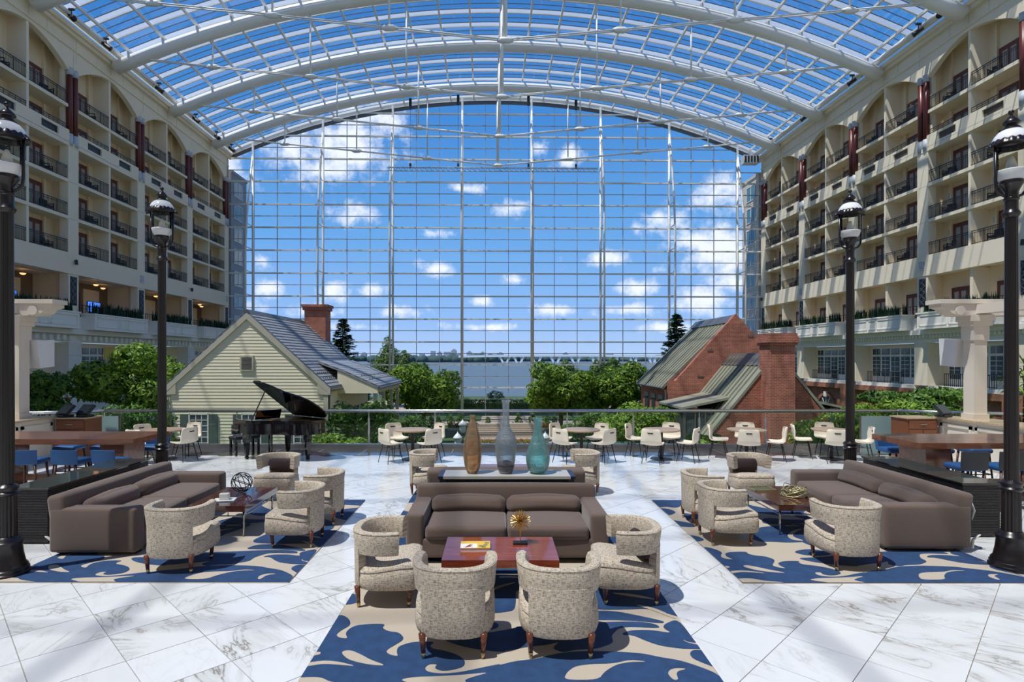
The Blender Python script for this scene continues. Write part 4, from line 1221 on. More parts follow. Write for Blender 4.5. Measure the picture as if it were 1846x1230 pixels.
    for y in (3.6, 6.8, 9.6):
        w = MB().box(hw + 0.03, hw + 0.1, y, y + 1.0, 1.9, 4.0).build('window', MAT['window_glass'], t)
        MB().box(hw + 0.04, hw + 0.09, y - 0.5, y - 0.05, 1.85, 4.05).build('shutter', MAT['shutter'], w)
        MB().box(hw + 0.04, hw + 0.09, y + 1.05, y + 1.5, 1.85, 4.05).build('shutter', MAT['shutter'], w)
    # gable windows with shutters, vent
    for x in (-2.95, 0.3, 3.5):
        w = MB().box(x - 0.55, x + 0.55, -0.10, -0.04, 2.0, 4.1).build('window', MAT['window_glass'], t)
        m = MB().box(x - 0.62, x - 0.54, -0.14, -0.04, 1.95, 4.15).box(x + 0.54, x + 0.62, -0.14, -0.04, 1.95, 4.15).box(x - 0.6, x + 0.6, -0.14, -0.04, 4.08, 4.2).box(x - 0.6, x + 0.6, -0.14, -0.04, 1.9, 2.02)
        for q in (-0.18, 0.18): m.box(x + q - 0.02, x + q + 0.02, -0.12, -0.09, 2.0, 4.1)
        for q in (2.35, 2.7, 3.05, 3.4, 3.75): m.box(x - 0.55, x + 0.55, -0.12, -0.09, q - 0.02, q + 0.02)
        m.build('sash', MAT['white_trim'], w)
        for s in (-1, 1):
            MB().box(x + s * 0.66, x + s * 1.14, -0.12, -0.05, 1.95, 4.12).build('shutter', MAT['shutter'], w)
    v = MB().box(-0.42, 0.42, -0.12, -0.03, 6.78, 7.74).build('gable_vent', MAT['fascia'], t)
    m = MB()
    for k in range(9): m.box(-0.31, 0.31, -0.135, -0.11, 6.9 + 0.085 * k, 6.94 + 0.085 * k)
    m.build('louvres', MAT['bark'], v)
    # chimney at the back
    c = MB().box(0.0, 1.7, dep - 0.9, dep + 0.5, 6.5, zr + 1.15).build('chimney', MAT['brick'], t)
    MB().box(-0.12, 1.82, dep - 1.02, dep + 0.62, zr + 1.15, zr + 1.4).box(-0.2, 1.9, dep - 1.1, dep + 0.7, zr + 1.4, zr + 1.6).build('chimney_cap', MAT['brick'], c)
    m = MB()
    for row in range(2):
        for k in range(20):
            y = y0 + 0.4 + k * 0.46
            x = 6.9 - 0.55 * row; m.box(x, x + 0.05, y, y + 0.06, ze + 0.52 + 0.23 * row, ze + 0.62 + 0.23 * row)
        for k in range(6):
            d = 6.3 - row * 0.5; m.box(d * cos(ang), d * cos(ang) + 0.05, 0.1 + k * 0.42, 0.16 + k * 0.42, zr + 0.2 - d * sin(ang), zr + 0.32 - d * sin(ang))
    m.build('snow_guards', MAT['seam_edge'], t)
yellow_house()

def seam_roof(parent, p0, p1, y0, y1, width=0.62, thick=0.1):
    """standing seam roof between eave p1 and ridge p0 (x, z), running y0..y1: one panel object to each tray"""
    n = max(1, round((y1 - y0) / width)); w = (y1 - y0) / n
    dx, dz = p1[0] - p0[0], p1[1] - p0[1]; ln = sqrt(dx * dx + dz * dz); nx, nz = -dz / ln, dx / ln
    if nz < 0: nx, nz = -nx, -nz
    up = lambda p, h: (p[0] + nx * h, p[1] + nz * h)
    for k in range(n):
        a, b = y0 + w * k, y0 + w * (k + 1)
        m = MB().prism([p0, p1, up(p1, thick), up(p0, thick)], lambda p: (p[0], a + 0.01, p[1]), lambda p: (p[0], b - 0.01, p[1]))
        m.prism([up(p0, thick), up(p1, thick), up(p1, thick + 0.07), up(p0, thick + 0.07)], lambda p: (p[0], a, p[1]), lambda p: (p[0], a + 0.05, p[1]))
        m.build('roof_tray', MAT['seam'], parent)

def brick_house():
    X0, Y0 = 14.8, 36.0
    t = thing('brick_house', 'red brick house with metal seam roof and tall front chimney', 'house', (X0, Y0, GROUND))
    hw, zr, ze, dep = 4.1, 10.0, 5.9, 7.1
    bk = MAT['brick']
    MB().prism([(-hw, 0), (hw, 0), (hw, ze), (0, zr - 0.1), (-hw, ze)], lambda p: (p[0], 0.35, p[1]), lambda p: (p[0], dep, p[1])).build('walls', bk, t)
    # gable parapet with kneelers
    MB().prism([(-hw - 0.05, 0), (hw + 0.05, 0), (hw + 0.05, ze + 0.25), (hw - 0.35, ze + 0.25), (0, zr + 0.32), (-hw + 0.35, ze + 0.25), (-hw - 0.05, ze + 0.25)], lambda p: (p[0], 0, p[1]), lambda p: (p[0], 0.36, p[1])).build('gable_wall', bk, t)
    for s in (-1, 1):
        seam_roof(t, (0, zr), (s * (hw + 0.25), ze - 0.2), 0.36, dep + 0.2, 0.58)
        MB().tube([(s * (hw + 0.3), 0.36, ze - 0.2), (s * (hw + 0.3), dep, ze - 0.2)], 0.08, 8).build('gutter', MAT['seam_edge'], t)
    MB().prism([(-0.5, zr - 0.22), (0, zr + 0.28), (0.5, zr - 0.22), (0, zr + 0.18)], lambda p: (p[0], 0.3, p[1]), lambda p: (p[0], dep + 0.2, p[1])).build('ridge_cap', MAT['seam_edge'], t)
    MB().tube([(-hw - 0.18, 0.2, ze - 0.3), (-hw - 0.12, 0.2, 0.2)], 0.07, 8).build('downpipe', MAT['seam_edge'], t)
    for y in (1.4, 3.2, 5.0):
        w = MB().box(-hw - 0.03, -hw + 0.1, y, y + 0.9, 2.6, 4.9).build('window', MAT['window_glass'], t)
        MB().box(-hw - 0.07, -hw + 0.1, y - 0.1, y + 1.0, 4.9, 5.2).build('lintel', MAT['seam'], w)
    # front lean: a steep cross gable running towards the deck, chimney on its end
    yf, xr, zr2 = -6.0, -0.35, 7.6
    k = 1.22
    lo = 1.0; hx = (zr2 - lo) / k
    MB().prism([(xr - hx, lo), (xr, zr2 - 0.1), (xr + hx, lo), (xr + hx, 0), (xr - hx, 0)], lambda p: (p[0], yf + 0.3, p[1]), lambda p: (p[0], 0.1, p[1])).build('front_wing', bk, t)
    MB().prism([(xr - hx - 0.1, lo), (xr, zr2 + 0.12), (xr + hx + 0.1, lo), (xr + hx + 0.1, 0), (xr - hx - 0.1, 0)], lambda p: (p[0], yf, p[1]), lambda p: (p[0], yf + 0.3, p[1])).build('front_gable', bk, t)
    for s in (-1, 1):
        seam_roof(t, (xr, zr2), (xr + s * (hx + 0.2), lo - 0.24), yf + 0.3, 0.0, 0.5)
        m = MB().prism([(xr + s * (hx + 0.2), lo - 0.1), (xr + s * (hx + 0.2), lo + 0.1), (xr, zr2 + 0.36), (xr, zr2 + 0.16)], lambda p: (p[0], yf - 0.04, p[1]), lambda p: (p[0], yf + 0.34, p[1]))
        m.build('verge_flashing', MAT['seam'], t)
    MB().prism([(xr - 0.55, zr2 - 0.42), (xr, zr2 + 0.26), (xr + 0.55, zr2 - 0.42), (xr, zr2 + 0.16)], lambda p: (p[0], yf + 0.3, p[1]), lambda p: (p[0], 0.0, p[1])).build('ridge_cap', MAT['seam_edge'], t)
    # chimney
    cx = -0.55
    c = MB().box(cx - 0.62, cx + 0.62, yf - 1.0, yf + 0.2, 0, 8.45).build('chimney', bk, t)
    MB().box(cx - 0.70, cx + 0.70, yf - 1.08, yf + 0.28, 8.2, 8.34).box(cx - 0.76, cx + 0.76, yf - 1.14, yf + 0.34, 8.34, 8.62).box(cx - 0.70, cx + 0.70, yf - 1.08, yf + 0.28, 8.62, 8.8).build('chimney_cap', bk, c)
    # glazed dormers on either slope
    for s in (-1, 1):
        for dy in ((-4.6, -2.4) if s < 0 else (-4.2,)):
            dx = xr + s * 3.0; zt = 5.35
            d = MB().box(dx - s * 0.2, dx + s * 1.3, dy, dy + 1.9, 2.0, zt - 0.5).build('dormer', MAT['window_glass'], t)
            MB().prism([(dx - s * 1.6, zt + 0.1), (dx + s * 1.5, zt - 0.55), (dx + s * 1.5, zt - 0.43), (dx - s * 1.6, zt + 0.24)], lambda p: (p[0], dy - 0.15, p[1]), lambda p: (p[0], dy + 2.05, p[1])).build('dormer_roof', MAT['seam'], d)
            m = MB()
            for q in (0.0, 0.63, 1.27, 1.9): m.box(dx + s * 1.26, dx + s * 1.36, dy + q - 0.04, dy + q + 0.04, 2.0, zt - 0.5)
            for q in (0.2, 0.75, 1.3): m.box(dx + s * q - 0.04, dx + s * q + 0.04, dy - 0.05, dy + 0.02, 2.0, zt - 0.5)
            m.build('dormer_bars', MAT['seam_edge'], d)
    for (x, z) in ((-1.6, 8.0), (0.9, 8.9), (-2.2, 6.4), (2.4, 6.0), (-3.2, 4.9)):
        MB().box(x - 0.18, x + 0.18, -0.03, 0.02, z, z + 0.08).build('weep_vent', MAT['seam_edge'], t)
brick_house()

# ---------------------------------------------------------------- trees
def leaf_cloud(m, lumps, n, size, r):
    """leaves on and in a set of ellipsoid lumps (x, y, z, rx, ry, rz)"""
    wts = [l[3] * l[5] for l in lumps]; tot = sum(wts)
    for l, w in zip(lumps, wts):
        for _ in range(int(n * w / tot)):
            while True:
                d = Vector((r.gauss(0, 1), r.gauss(0, 1), r.gauss(0, 1)))
                if d.length > 1e-3: break
            d.normalize()
            rad = r.uniform(0.55, 1.0) ** 0.5
            rad *= 1 + 0.14 * sin(5 * d.x + 3 * l[0]) * sin(6 * d.z + l[1])
            p = Vector((l[0] + d.x * l[3] * rad, l[1] + d.y * l[4] * rad, l[2] + d.z * l[5] * rad))
            nrm = (d + Vector((r.gauss(0, .5), r.gauss(0, .5), r.gauss(0.35, .5)))).normalized()
            a = nrm.cross(Vector((r.gauss(0, 1), r.gauss(0, 1), r.gauss(0, 1)))).normalized(); b = nrm.cross(a)
            s = size * r.uniform(0.6, 1.3)
            q = p - nrm * s * 0.18
            k = len(m.v)
            m.v += [tuple(p - a * s), tuple(q - b * s * 0.45), tuple(p + a * s), tuple(q + b * s * 0.45)]
            m.f += [(k, k + 1, k + 2, k + 3)]

def tree(name, label, cat, X, Y, zb, lumps, n, size, mat, trunk=0.22, seed=1, group=None):
    r = random.Random(seed)
    t = thing(name, label, cat, (X, Y, zb), 0, group)
    zt = sum(l[2] for l in lumps) / len(lumps)
    if trunk:
        m = MB().tube([(0, 0, 0), (0.1, 0, zt * 0.5), (0, 0.1, zt)], [trunk, trunk * 0.8, trunk * 0.35], 8)
        for l in lumps[:7]:
            m.tube([(0, 0, zt * 0.45), (l[0] * 0.5, l[1] * 0.5, (zt * 0.5 + l[2]) / 2), (l[0], l[1], l[2])], [trunk * 0.5, trunk * 0.3, 0.03], 6)
        m.build('trunk', MAT['bark'], t, True)
    m = MB(); leaf_cloud(m, lumps, n, size, r)
    m.build('foliage', mat, t, False, 'stuff')
    return t

def crown(w, d, h, zc, k, seed, fill=0.5):
    r = random.Random(seed); out = [(0, 0, zc, w * 0.62, d * 0.62, h * 0.6)]
    for i in range(k):
        a = 2 * pi * i / k + r.uniform(-.3, .3); e = r.uniform(-0.5, 0.75)
        rr = sqrt(max(0.1, 1 - e * e))
        s = r.uniform(0.28, 0.45)
        out.append((cos(a) * w * 0.72 * rr, sin(a) * d * 0.72 * rr, zc + e * h * 0.75, w * s, d * s, h * s * 0.8))
    return out

def at(px, D): return (px - 895) * D / FO
TG = 'garden trees and shrubs'
tree('ficus_tree', 'bright green leafy tree left of the clapboard cottage', 'tree', at(240, 37.5), 37.5, GROUND, crown(3.4, 3.2, 3.0, 5.9, 15, 11), 9000, 0.19, MAT['leaf_a'], 0.2, 11, TG)
tree('ficus_tree', 'dark shaded tree below the left loudspeaker', 'tree', at(76, 33), 33, GROUND, crown(1.35, 1.5, 1.8, 5.5, 9, 12), 3000, 0.17, MAT['leaf_b'], 0.14, 12, TG)
tree('round_tree', 'dense round tree beside the cottage porch', 'tree', at(762, 58), 58, GROUND, crown(3.7, 3.2, 3.9, 4.3, 18, 13), 13000, 0.21, MAT['leaf_a'], 0.25, 13, TG)
tree('round_tree', 'dense round tree just right of the open river view', 'tree', at(1010, 58), 58, GROUND, crown(3.6, 3.2, 3.8, 4.2, 18, 14), 13000, 0.21, MAT['leaf_a'], 0.25, 14, TG)
tree('round_tree', 'dense round tree beside the brick house', 'tree', at(1108, 60), 60, GROUND, crown(3.9, 3.2, 4.0, 4.3, 18, 15), 13000, 0.21, MAT['leaf_a'], 0.25, 15, TG)
tree('garden_shrub', 'leafy shrub in front of the porch posts', 'shrub', at(668, 33), 33, GROUND, crown(1.4, 1.3, 1.6, 4.0, 8, 16), 2600, 0.13, MAT['leaf_a'], 0.08, 16, TG)
tree('garden_shrub', 'low spreading shrub behind the railing between piano and porch', 'shrub', at(640, 24), 24, GROUND, crown(1.5, 1.4, 1.7, 4.6, 8, 17), 3400, 0.10, MAT['leaf_b'], 0.06, 17, TG)
tree('garden_shrub', 'pale green shrub behind the railing right of the piano', 'shrub', at(612, 20), 20, GROUND, crown(1.1, 1.0, 1.1, 4.3, 7, 18), 2600, 0.08, MAT['leaf_a'], 0.06, 18, TG)
tree('garden_shrub', 'bushy shrub behind the first cream chairs', 'shrub', at(705, 27), 27, GROUND, crown(1.8, 1.5, 1.6, 3.9, 8, 19), 3000, 0.11, MAT['leaf_b'], 0.06, 19, TG)
tree('garden_shrub', 'shrub behind the railing left of the brick house', 'shrub', at(1150, 30), 30, GROUND, crown(2.0, 1.6, 1.6, 4.1, 9, 20), 4000, 0.11, MAT['leaf_a'], 0.06, 20, TG)
tree('garden_shrub', 'darker shrub behind the railing below the right round trees', 'shrub', at(1085, 40), 40, GROUND, crown(3.0, 2.0, 1.6, 3.0, 9, 21), 4000, 0.14, MAT['leaf_b'], 0.06, 21, TG)
tree('garden_shrub', 'green shrub behind the railing left of the cottage', 'shrub', at(240, 24), 24, GROUND, crown(1.9, 1.5, 1.5, 4.4, 9, 22), 4000, 0.10, MAT['leaf_b'], 0.06, 22, TG)
tree('garden_shrub', 'green shrub behind the railing right of the brick chimney', 'shrub', at(1510, 25), 25, GROUND, crown(2.0, 1.4, 1.4, 4.4, 9, 23), 4000, 0.10, MAT['leaf_a'], 0.06, 23, TG)
tree('garden_shrub', 'small shrub at the foot of the brick chimney', 'shrub', at(1272, 24), 24, GROUND, crown(0.8, 0.7, 0.8, 3.9, 7, 24), 1500, 0.09, MAT['leaf_a'], 0.05, 24, TG)
tree('ficus_tree', 'broad low tree in front of the right arched windows', 'tree', at(1655, 32), 32, GROUND, crown(3.0, 2.4, 1.3, 4.9, 12, 25), 6500, 0.15, MAT['leaf_b'], 0.15, 25, TG)
tree('ficus_tree', 'bright bush beside the right bar terminal', 'tree', at(1600, 28), 28, GROUND, crown(1.5, 1.4, 1.3, 4.6, 8, 26), 3000, 0.13, MAT['leaf_a'], 0.1, 26, TG)
OG = 'trees outside the glass wall'
tree('outdoor_tree', 'tall pointed green tree outside the glass, behind the porch', 'tree', at(700, 92), 92, GROUND, [(0, 0, 4.5, 3.2, 3, 3.5), (0.2, 0, 7.0, 2.2, 2, 2.6), (0, 0, 9.3, 1.0, 1, 2.0), (-1.5, 0, 5.5, 1.6, 1.5, 2)], 5000, 0.24, MAT['leaf_d'], 0.2, 31, OG)
tree('outdoor_tree', 'smaller pointed green tree outside the glass beside the tall one', 'tree', at(730, 90), 90, GROUND, [(0, 0, 4.5, 1.8, 1.8, 3), (0, 0, 7.0, 0.9, 0.9, 2.0)], 2600, 0.22, MAT['leaf_d'], 0.15, 32, OG)
tree('outdoor_tree', 'loose green tree outside the glass behind the right round trees', 'tree', at(1022, 95), 95, GROUND, [(0, 0, 3.8, 2.4, 2.4, 3.0), (0, 0, 5.6, 1.4, 1.2, 1.7)], 3600, 0.24, MAT['leaf_d'], 0.15, 33, OG)
tree('outdoor_tree', 'pale treetop outside the glass nearest the bridge end', 'tree', at(1078, 95), 95, GROUND, [(0, 0, 3.6, 2.2, 2.4, 3.2), (0, 0, 6.0, 1.0, 1.2, 1.6)], 3000, 0.24, MAT['leaf_d'], 0.15, 34, OG)
tree('outdoor_tree', 'pale treetop outside the glass left of the brick house', 'tree', at(1106, 97), 97, GROUND, [(0, 0, 3.6, 2.2, 2.4, 3.2), (0, 0, 6.2, 1.2, 1.2, 1.6)], 3000, 0.24, MAT['leaf_d'], 0.15, 35, OG)
tree('outdoor_shrub', 'round clipped shrub outside the glass left of the weeping tree', 'shrub', at(841, 88), 88, GROUND, [(0, 0, 0.9, 1.1, 1.0, 0.95)], 900, 0.12, MAT['leaf_b'], 0, 36, OG)
tree('outdoor_shrub', 'round clipped shrub outside the glass right of the weeping tree', 'shrub', at(946, 88), 88, GROUND, [(0, 0, 0.8, 1.2, 1.0, 0.85)], 900, 0.12, MAT['leaf_b'], 0, 37, OG)
tree('weeping_tree', 'small weeping tree in the middle of the river view', 'tree', at(894, 86), 86, GROUND, [(0, 0, 2.0, 1.3, 1.0, 0.9), (-0.7, 0, 1.3, 0.6, 0.6, 1.0), (0.7, 0, 1.2, 0.6, 0.6, 1.0)], 1500, 0.13, MAT['leaf_d'], 0.07, 38, OG)
hedge = MB(); leaf_cloud(hedge, [(x, 0, 0.45, 1.0, 0.7, 0.55) for x in range(-7, 8)], 7000, 0.11, random.Random(40))
hedge.box(-7.6, 7.6, -0.4, 0.4, 0, 0.6)
ho = hedge.build('river_hedge', MAT['leaf_d'], None, False, None); ho.location = (0.2, 84, GROUND); ho.scale = (1, 1, 1.9)
tag(ho, 'long low hedge along the river walk outside the glass', 'hedge')

def spruce(label, X, Y, zb, h, w, seed, group=OG):
    r = random.Random(seed)
    t = thing('spruce_tree', label, 'tree', (X, Y, zb), 0, group)
    MB().tube([(0, 0, 0), (0, 0, h)], [w * 0.09, 0.02], 8).build('trunk', MAT['bark'], t, True)
    m = MB()
    for k in range(int(520)):
        f0 = r.random() ** 1.25
        z = h * (0.14 + 0.85 * f0)
        L_ = (w * (1 - z / h) ** 0.8 + 0.10) * r.uniform(0.65, 1.1)
        a = r.uniform(0, 2 * pi); dr = r.uniform(0.05, 0.35)
        ns = max(4, int(L_ / 0.15))
        for q in range(ns):
            f = (q + 0.6) / ns
            c = Vector((cos(a) * L_ * f, sin(a) * L_ * f, z - dr * L_ * f + 0.25 * L_ * f * f))
            for side in (-1, 1):
                s = 0.24 * (1.2 - 0.5 * f) + 0.05
                b = a + side * r.uniform(0.35, 0.9)
                tip = c + Vector((cos(b) * s * 1.4, sin(b) * s * 1.4, r.uniform(-.14, .08)))
                nx = Vector((-sin(b), cos(b), r.uniform(-1.0, 1.0))) * 0.07
                m.quad(c - nx, tip - nx * 0.3, tip + nx * 0.3, c + nx)
    m.build('needles', MAT['leaf_c'], t, False, 'stuff')
spruce('dark spruce rising behind the cottage roof', at(618, 62), 62, GROUND, 11.9, 3.3, 51)
spruce('dark spruce rising behind the brick house roof', at(1220, 55), 55, GROUND, 11.9, 3.2, 52)
tree('outdoor_tree', 'leafy treetop below the spruce behind the cottage roof', 'tree', at(634, 56), 56, GROUND, [(0, 0, 5.2, 1.6, 1.5, 1.6), (0.6, 0, 4.2, 1.2, 1.2, 1.4)], 2600, 0.17, MAT['leaf_a'], 0.15, 53, TG)

# flower bed, path lanterns, small garden things seen through the railing glass
for i, (px, D, lab) in enumerate(((905, 50, 'orange and red flower bed below the centre of the railing'), (845, 62, 'flower bed left of the garden path'), (975, 62, 'flower bed right of the garden path'))):
    X = at(px, D)
    b = thing('flower_bed', lab, 'flower bed', (X, D, GROUND), 0, 'flower beds in the garden')
    wdt = 3.2 if i == 0 else 2.2
    MB().box(-wdt, wdt, -0.7, 0.7, 0, 0.25).build('kerb', MAT['stone_white'], b)
    m = MB(); leaf_cloud(m, [(-wdt + 0.4 + q * 0.55, 0, 0.42, 0.42, 0.6, 0.3) for q in range(int(wdt * 2 / 0.55))], 2000, 0.07, random.Random(60 + i))
    m.build('flowers', MAT['flower'], b, False, 'stuff')
    m = MB(); leaf_cloud(m, [(-wdt + 0.4 + q * 0.55, 0, 0.32, 0.45, 0.65, 0.26) for q in range(int(wdt * 2 / 0.55))], 2000, 0.08, random.Random(70 + i))
    m.build('foliage', MAT['leaf_b'], b, False, 'stuff')
for i, (px, D) in enumerate(((715, 66), (735, 66), (745, 60), (760, 66), (778, 60), (790, 66), (812, 66), (830, 64), (852, 66), (880, 60), (925, 60), (935, 66), (960, 66), (985, 64), (1000, 60))):
    h = 0.8 + 0.6 * ((i * 7) % 5) / 4
    t = tree('potted_topiary', 'small clipped evergreen in the sunken garden, %s from the left' % NTH[i], 'shrub', at(px, D), D, GROUND, [(0, 0, h * 0.45, 0.5, 0.5, h * 0.45), (0, 0, h * 0.95, 0.28, 0.28, h * 0.35)], 420, 0.10, MAT['leaf_b'], 0, 80 + i, 'clipped evergreens in the sunken garden')

def garden_lantern(label, X, Y, h, twin=False, s=1.0):
    t = thing('garden_lantern', label, 'lamp', (X, Y, GROUND), 0, 'lantern posts in the garden')
    MB().lathe([(0.18, 0), (0.16, 0.1), (0.09, 0.4), (0.05, 0.6), (0.045, h)], 10).build('post', MAT['lamp_black'], t, True)
    for dx in ((-0.35, 0.45) if twin else (0.0,)):
        zz = h + (0.35 if dx > 0 else 0.0)
        if twin: MB().tube([(0, 0, h - 0.3), (dx, 0, h - 0.25), (dx, 0, zz)], 0.03, 6).build('arm', MAT['lamp_black'], t)
        MB().lathe([(0.10 * s, 0), (0.17 * s, 0.12 * s), (0.2 * s, 0.45 * s), (0.0, 0.46 * s)], 12, (dx, 0)).move(lambda p: p + Vector((0, 0, zz))).build('lantern_glass', MAT['lamp_frost'], t, True)
        MB().lathe([(0.26 * s, 0.44 * s), (0.24 * s, 0.52 * s), (0.1 * s, 0.68 * s), (0.03, 0.74 * s), (0.0, 0.85 * s)], 12, (dx, 0)).move(lambda p: p + Vector((0, 0, zz))).build('lantern_cap', MAT['lamp_white' if s < 1.01 and not twin and h < 3.25 else 'lamp_black'], t, True)
garden_lantern('twin lantern post by the river left of the gap', at(822, 88), 88, 3.9, True)
garden_lantern('single lantern post outside the glass by the right round tree', at(972, 88), 88, 3.3)
garden_lantern('white capped lantern in the garden left of the amber vase, taller one', at(834, 34), 34, 3.2, False, 1.0)
garden_lantern('white capped lantern in the garden left of the amber vase, lower one', at(825, 30), 30, 3.0, False, 0.95)
garden_lantern('white capped lantern in the garden behind the teal vase', at(970, 34), 34, 3.2, False, 1.0)
garden_lantern('white capped lantern in the garden right of the teal vase', at(983, 30), 30, 3.0, False, 0.95)
RUG_BLUE = [[(0.0,1.22),(0.03,1.23),(0.1,1.17),(0.15,1.08),(0.16,1.0),(0.11,0.92),(0.08,0.83),(0.12,0.77),(0.21,0.75),(0.16,0.85),(0.17,0.94),(0.22,1.01),(0.35,1.04),(0.49,1.04),(0.47,0.96),(0.54,0.89),(0.64,0.87),(0.7,0.78),(0.7,0.72),(0.65,0.64),(0.6,0.57),(0.59,0.52),(0.63,0.47),(0.71,0.44),(0.68,0.52),(0.68,0.61),(0.77,0.68),(0.87,0.7),(0.99,0.69),(0.95,0.63),(0.98,0.57),(1.08,0.54),(1.2,0.47),(1.27,0.38),(1.27,0.3),(1.24,0.26),(1.15,0.22),(1.08,0.22),(1.03,0.26),(1.05,0.32),(0.98,0.32),(0.95,0.26),(0.98,0.2),(1.1,0.17),(1.26,0.2),(1.45,0.28),(1.56,0.32),(1.55,0.3),(1.67,0.36),(1.8,0.39),(1.88,0.41),(2.01,0.48),(2.17,0.52),(2.37,0.53),(2.57,0.52),(2.77,0.49),(2.89,0.43),(3.04,0.38),(3.16,0.29),(3.26,0.19),(3.28,0.13),(3.28,0.35),(3.28,0.0),(0.0,0.0),(0.0,1.45)],[(1.01,0.8),(1.13,0.67),(1.34,0.57),(1.55,0.52),(1.63,0.53),(1.55,0.53),(1.66,0.55),(1.81,0.61),(1.97,0.64),(2.09,0.7),(2.02,0.6),(2.03,0.56),(2.1,0.51),(2.21,0.56),(2.38,0.57),(2.52,0.65),(2.56,0.7),(2.56,0.8),(2.62,0.9),(2.67,0.96),(2.78,0.98),(3.0,0.96),(3.05,0.97),(3.02,1.04),(2.87,1.09),(2.52,1.08),(2.12,1.02),(1.72,0.99),(1.71,0.96),(1.49,0.87),(1.22,0.82)],[(2.38,1.3),(2.57,1.33),(2.72,1.31),(2.9,1.22),(3.08,1.12),(3.12,1.08),(3.09,1.05),(2.92,1.09),(2.7,1.12),(2.53,1.12),(2.3,1.13)],[(2.65,0.83),(2.75,0.91),(2.94,0.92),(3.13,0.85),(3.07,0.96),(3.11,1.04),(3.27,1.15),(3.28,0.68),(3.22,0.69),(3.17,0.76),(3.2,0.68),(3.28,0.64),(3.28,0.57),(3.13,0.57),(2.96,0.62),(2.86,0.7),(2.76,0.82)],[(3.16,0.49),(3.21,0.55),(3.28,0.55),(3.28,0.28),(3.22,0.34),(3.16,0.41)],[(2.34,1.86),(2.7,1.9),(3.28,1.97),(3.28,1.2),(3.2,1.27),(3.06,1.38),(2.75,1.35),(2.58,1.35),(2.23,1.41)],[(0.0,1.47),(0.0,1.72),(0.0,1.75),(0.09,1.69),(0.13,1.55),(0.06,1.48)],[(1.54,2.34),(1.66,2.32),(1.75,2.26),(1.64,2.26),(1.78,2.23),(1.77,2.08),(1.7,2.07),(1.74,1.86),(1.72,1.35),(1.63,1.3),(1.5,1.27),(1.43,1.33),(1.37,1.86)],[(0.0,3.76),(0.32,3.8),(0.47,3.66),(0.32,3.24),(0.05,3.38)],[(0.0,3.24),(0.13,3.18),(0.19,2.98),(0.01,2.78),(0.0,2.98)],[(0.0,2.51),(0.24,2.34),(0.2,2.13),(0.0,2.18)],[(0.24,2.98),(0.47,2.8),(0.39,2.56),(0.22,2.62)],[(0.77,1.68),(1.11,2.13),(1.5,2.23),(1.95,2.34),(1.82,1.93),(1.54,1.46),(1.21,1.41),(1.01,1.46),(0.84,1.46)],[(1.54,3.8),(1.56,3.44),(1.86,3.11),(2.22,2.98),(2.29,2.8),(1.81,2.74),(1.57,2.92),(1.39,3.11)],[(1.46,2.68),(1.82,2.51),(2.24,2.59),(2.13,2.4),(1.52,2.29),(1.27,2.34)],[(1.07,1.04),(1.35,1.16),(1.57,1.04),(1.51,0.92),(1.2,0.88)],[(3.03,3.06),(2.91,3.27),(2.72,3.4),(2.49,3.45),(2.26,3.4),(2.08,3.25),(1.97,3.04),(1.96,2.81),(2.05,2.59),(2.22,2.43),(2.44,2.35),(2.26,2.51),(2.19,2.69),(2.2,2.85),(2.24,2.97),(2.31,3.06),(2.39,3.14),(2.49,3.21),(2.65,3.24),(2.84,3.2),(3.03,3.06)],[(1.11,2.22),(1.19,2.39),(1.19,2.58),(1.13,2.76),(1.0,2.9),(0.83,2.98),(0.65,3.0),(0.47,2.94),(0.32,2.82),(0.23,2.66),(0.2,2.47),(0.3,2.63),(0.43,2.73),(0.56,2.77),(0.67,2.77),(0.77,2.75),(0.86,2.72),(0.96,2.66),(1.05,2.56),(1.12,2.41),(1.11,2.22)],[(1.88,3.8),(1.69,3.8),(1.49,3.8),(1.33,3.74),(1.23,3.57),(1.2,3.37),(1.25,3.18),(1.37,3.02),(1.55,2.92),(1.74,2.9),(1.93,2.96),(1.74,2.97),(1.59,3.05),(1.49,3.16),(1.44,3.27),(1.42,3.38),(1.43,3.5),(1.46,3.62),(1.55,3.74),(1.69,3.8),(1.88,3.8)],[(2.74,1.6),(2.9,1.64),(3.05,1.74),(3.15,1.88),(3.2,2.05),(3.18,2.22),(3.11,2.38),(2.99,2.51),(2.83,2.58),(2.66,2.6),(2.49,2.55),(2.67,2.54),(2.8,2.47),(2.9,2.38),(2.96,2.27),(2.99,2.17),(3.01,2.07),(3.0,1.95),(2.97,1.83),(2.88,1.7),(2.74,1.6)],[(0,3.3),(0.5,3.45),(0.9,3.75),(0.9,3.8),(0,3.8)],[(2.2,3.8),(2.5,3.55),(3.28,3.4),(3.28,3.8)],[(3.28,2.5),(3.0,2.7),(2.95,3.1),(3.28,3.25)]]
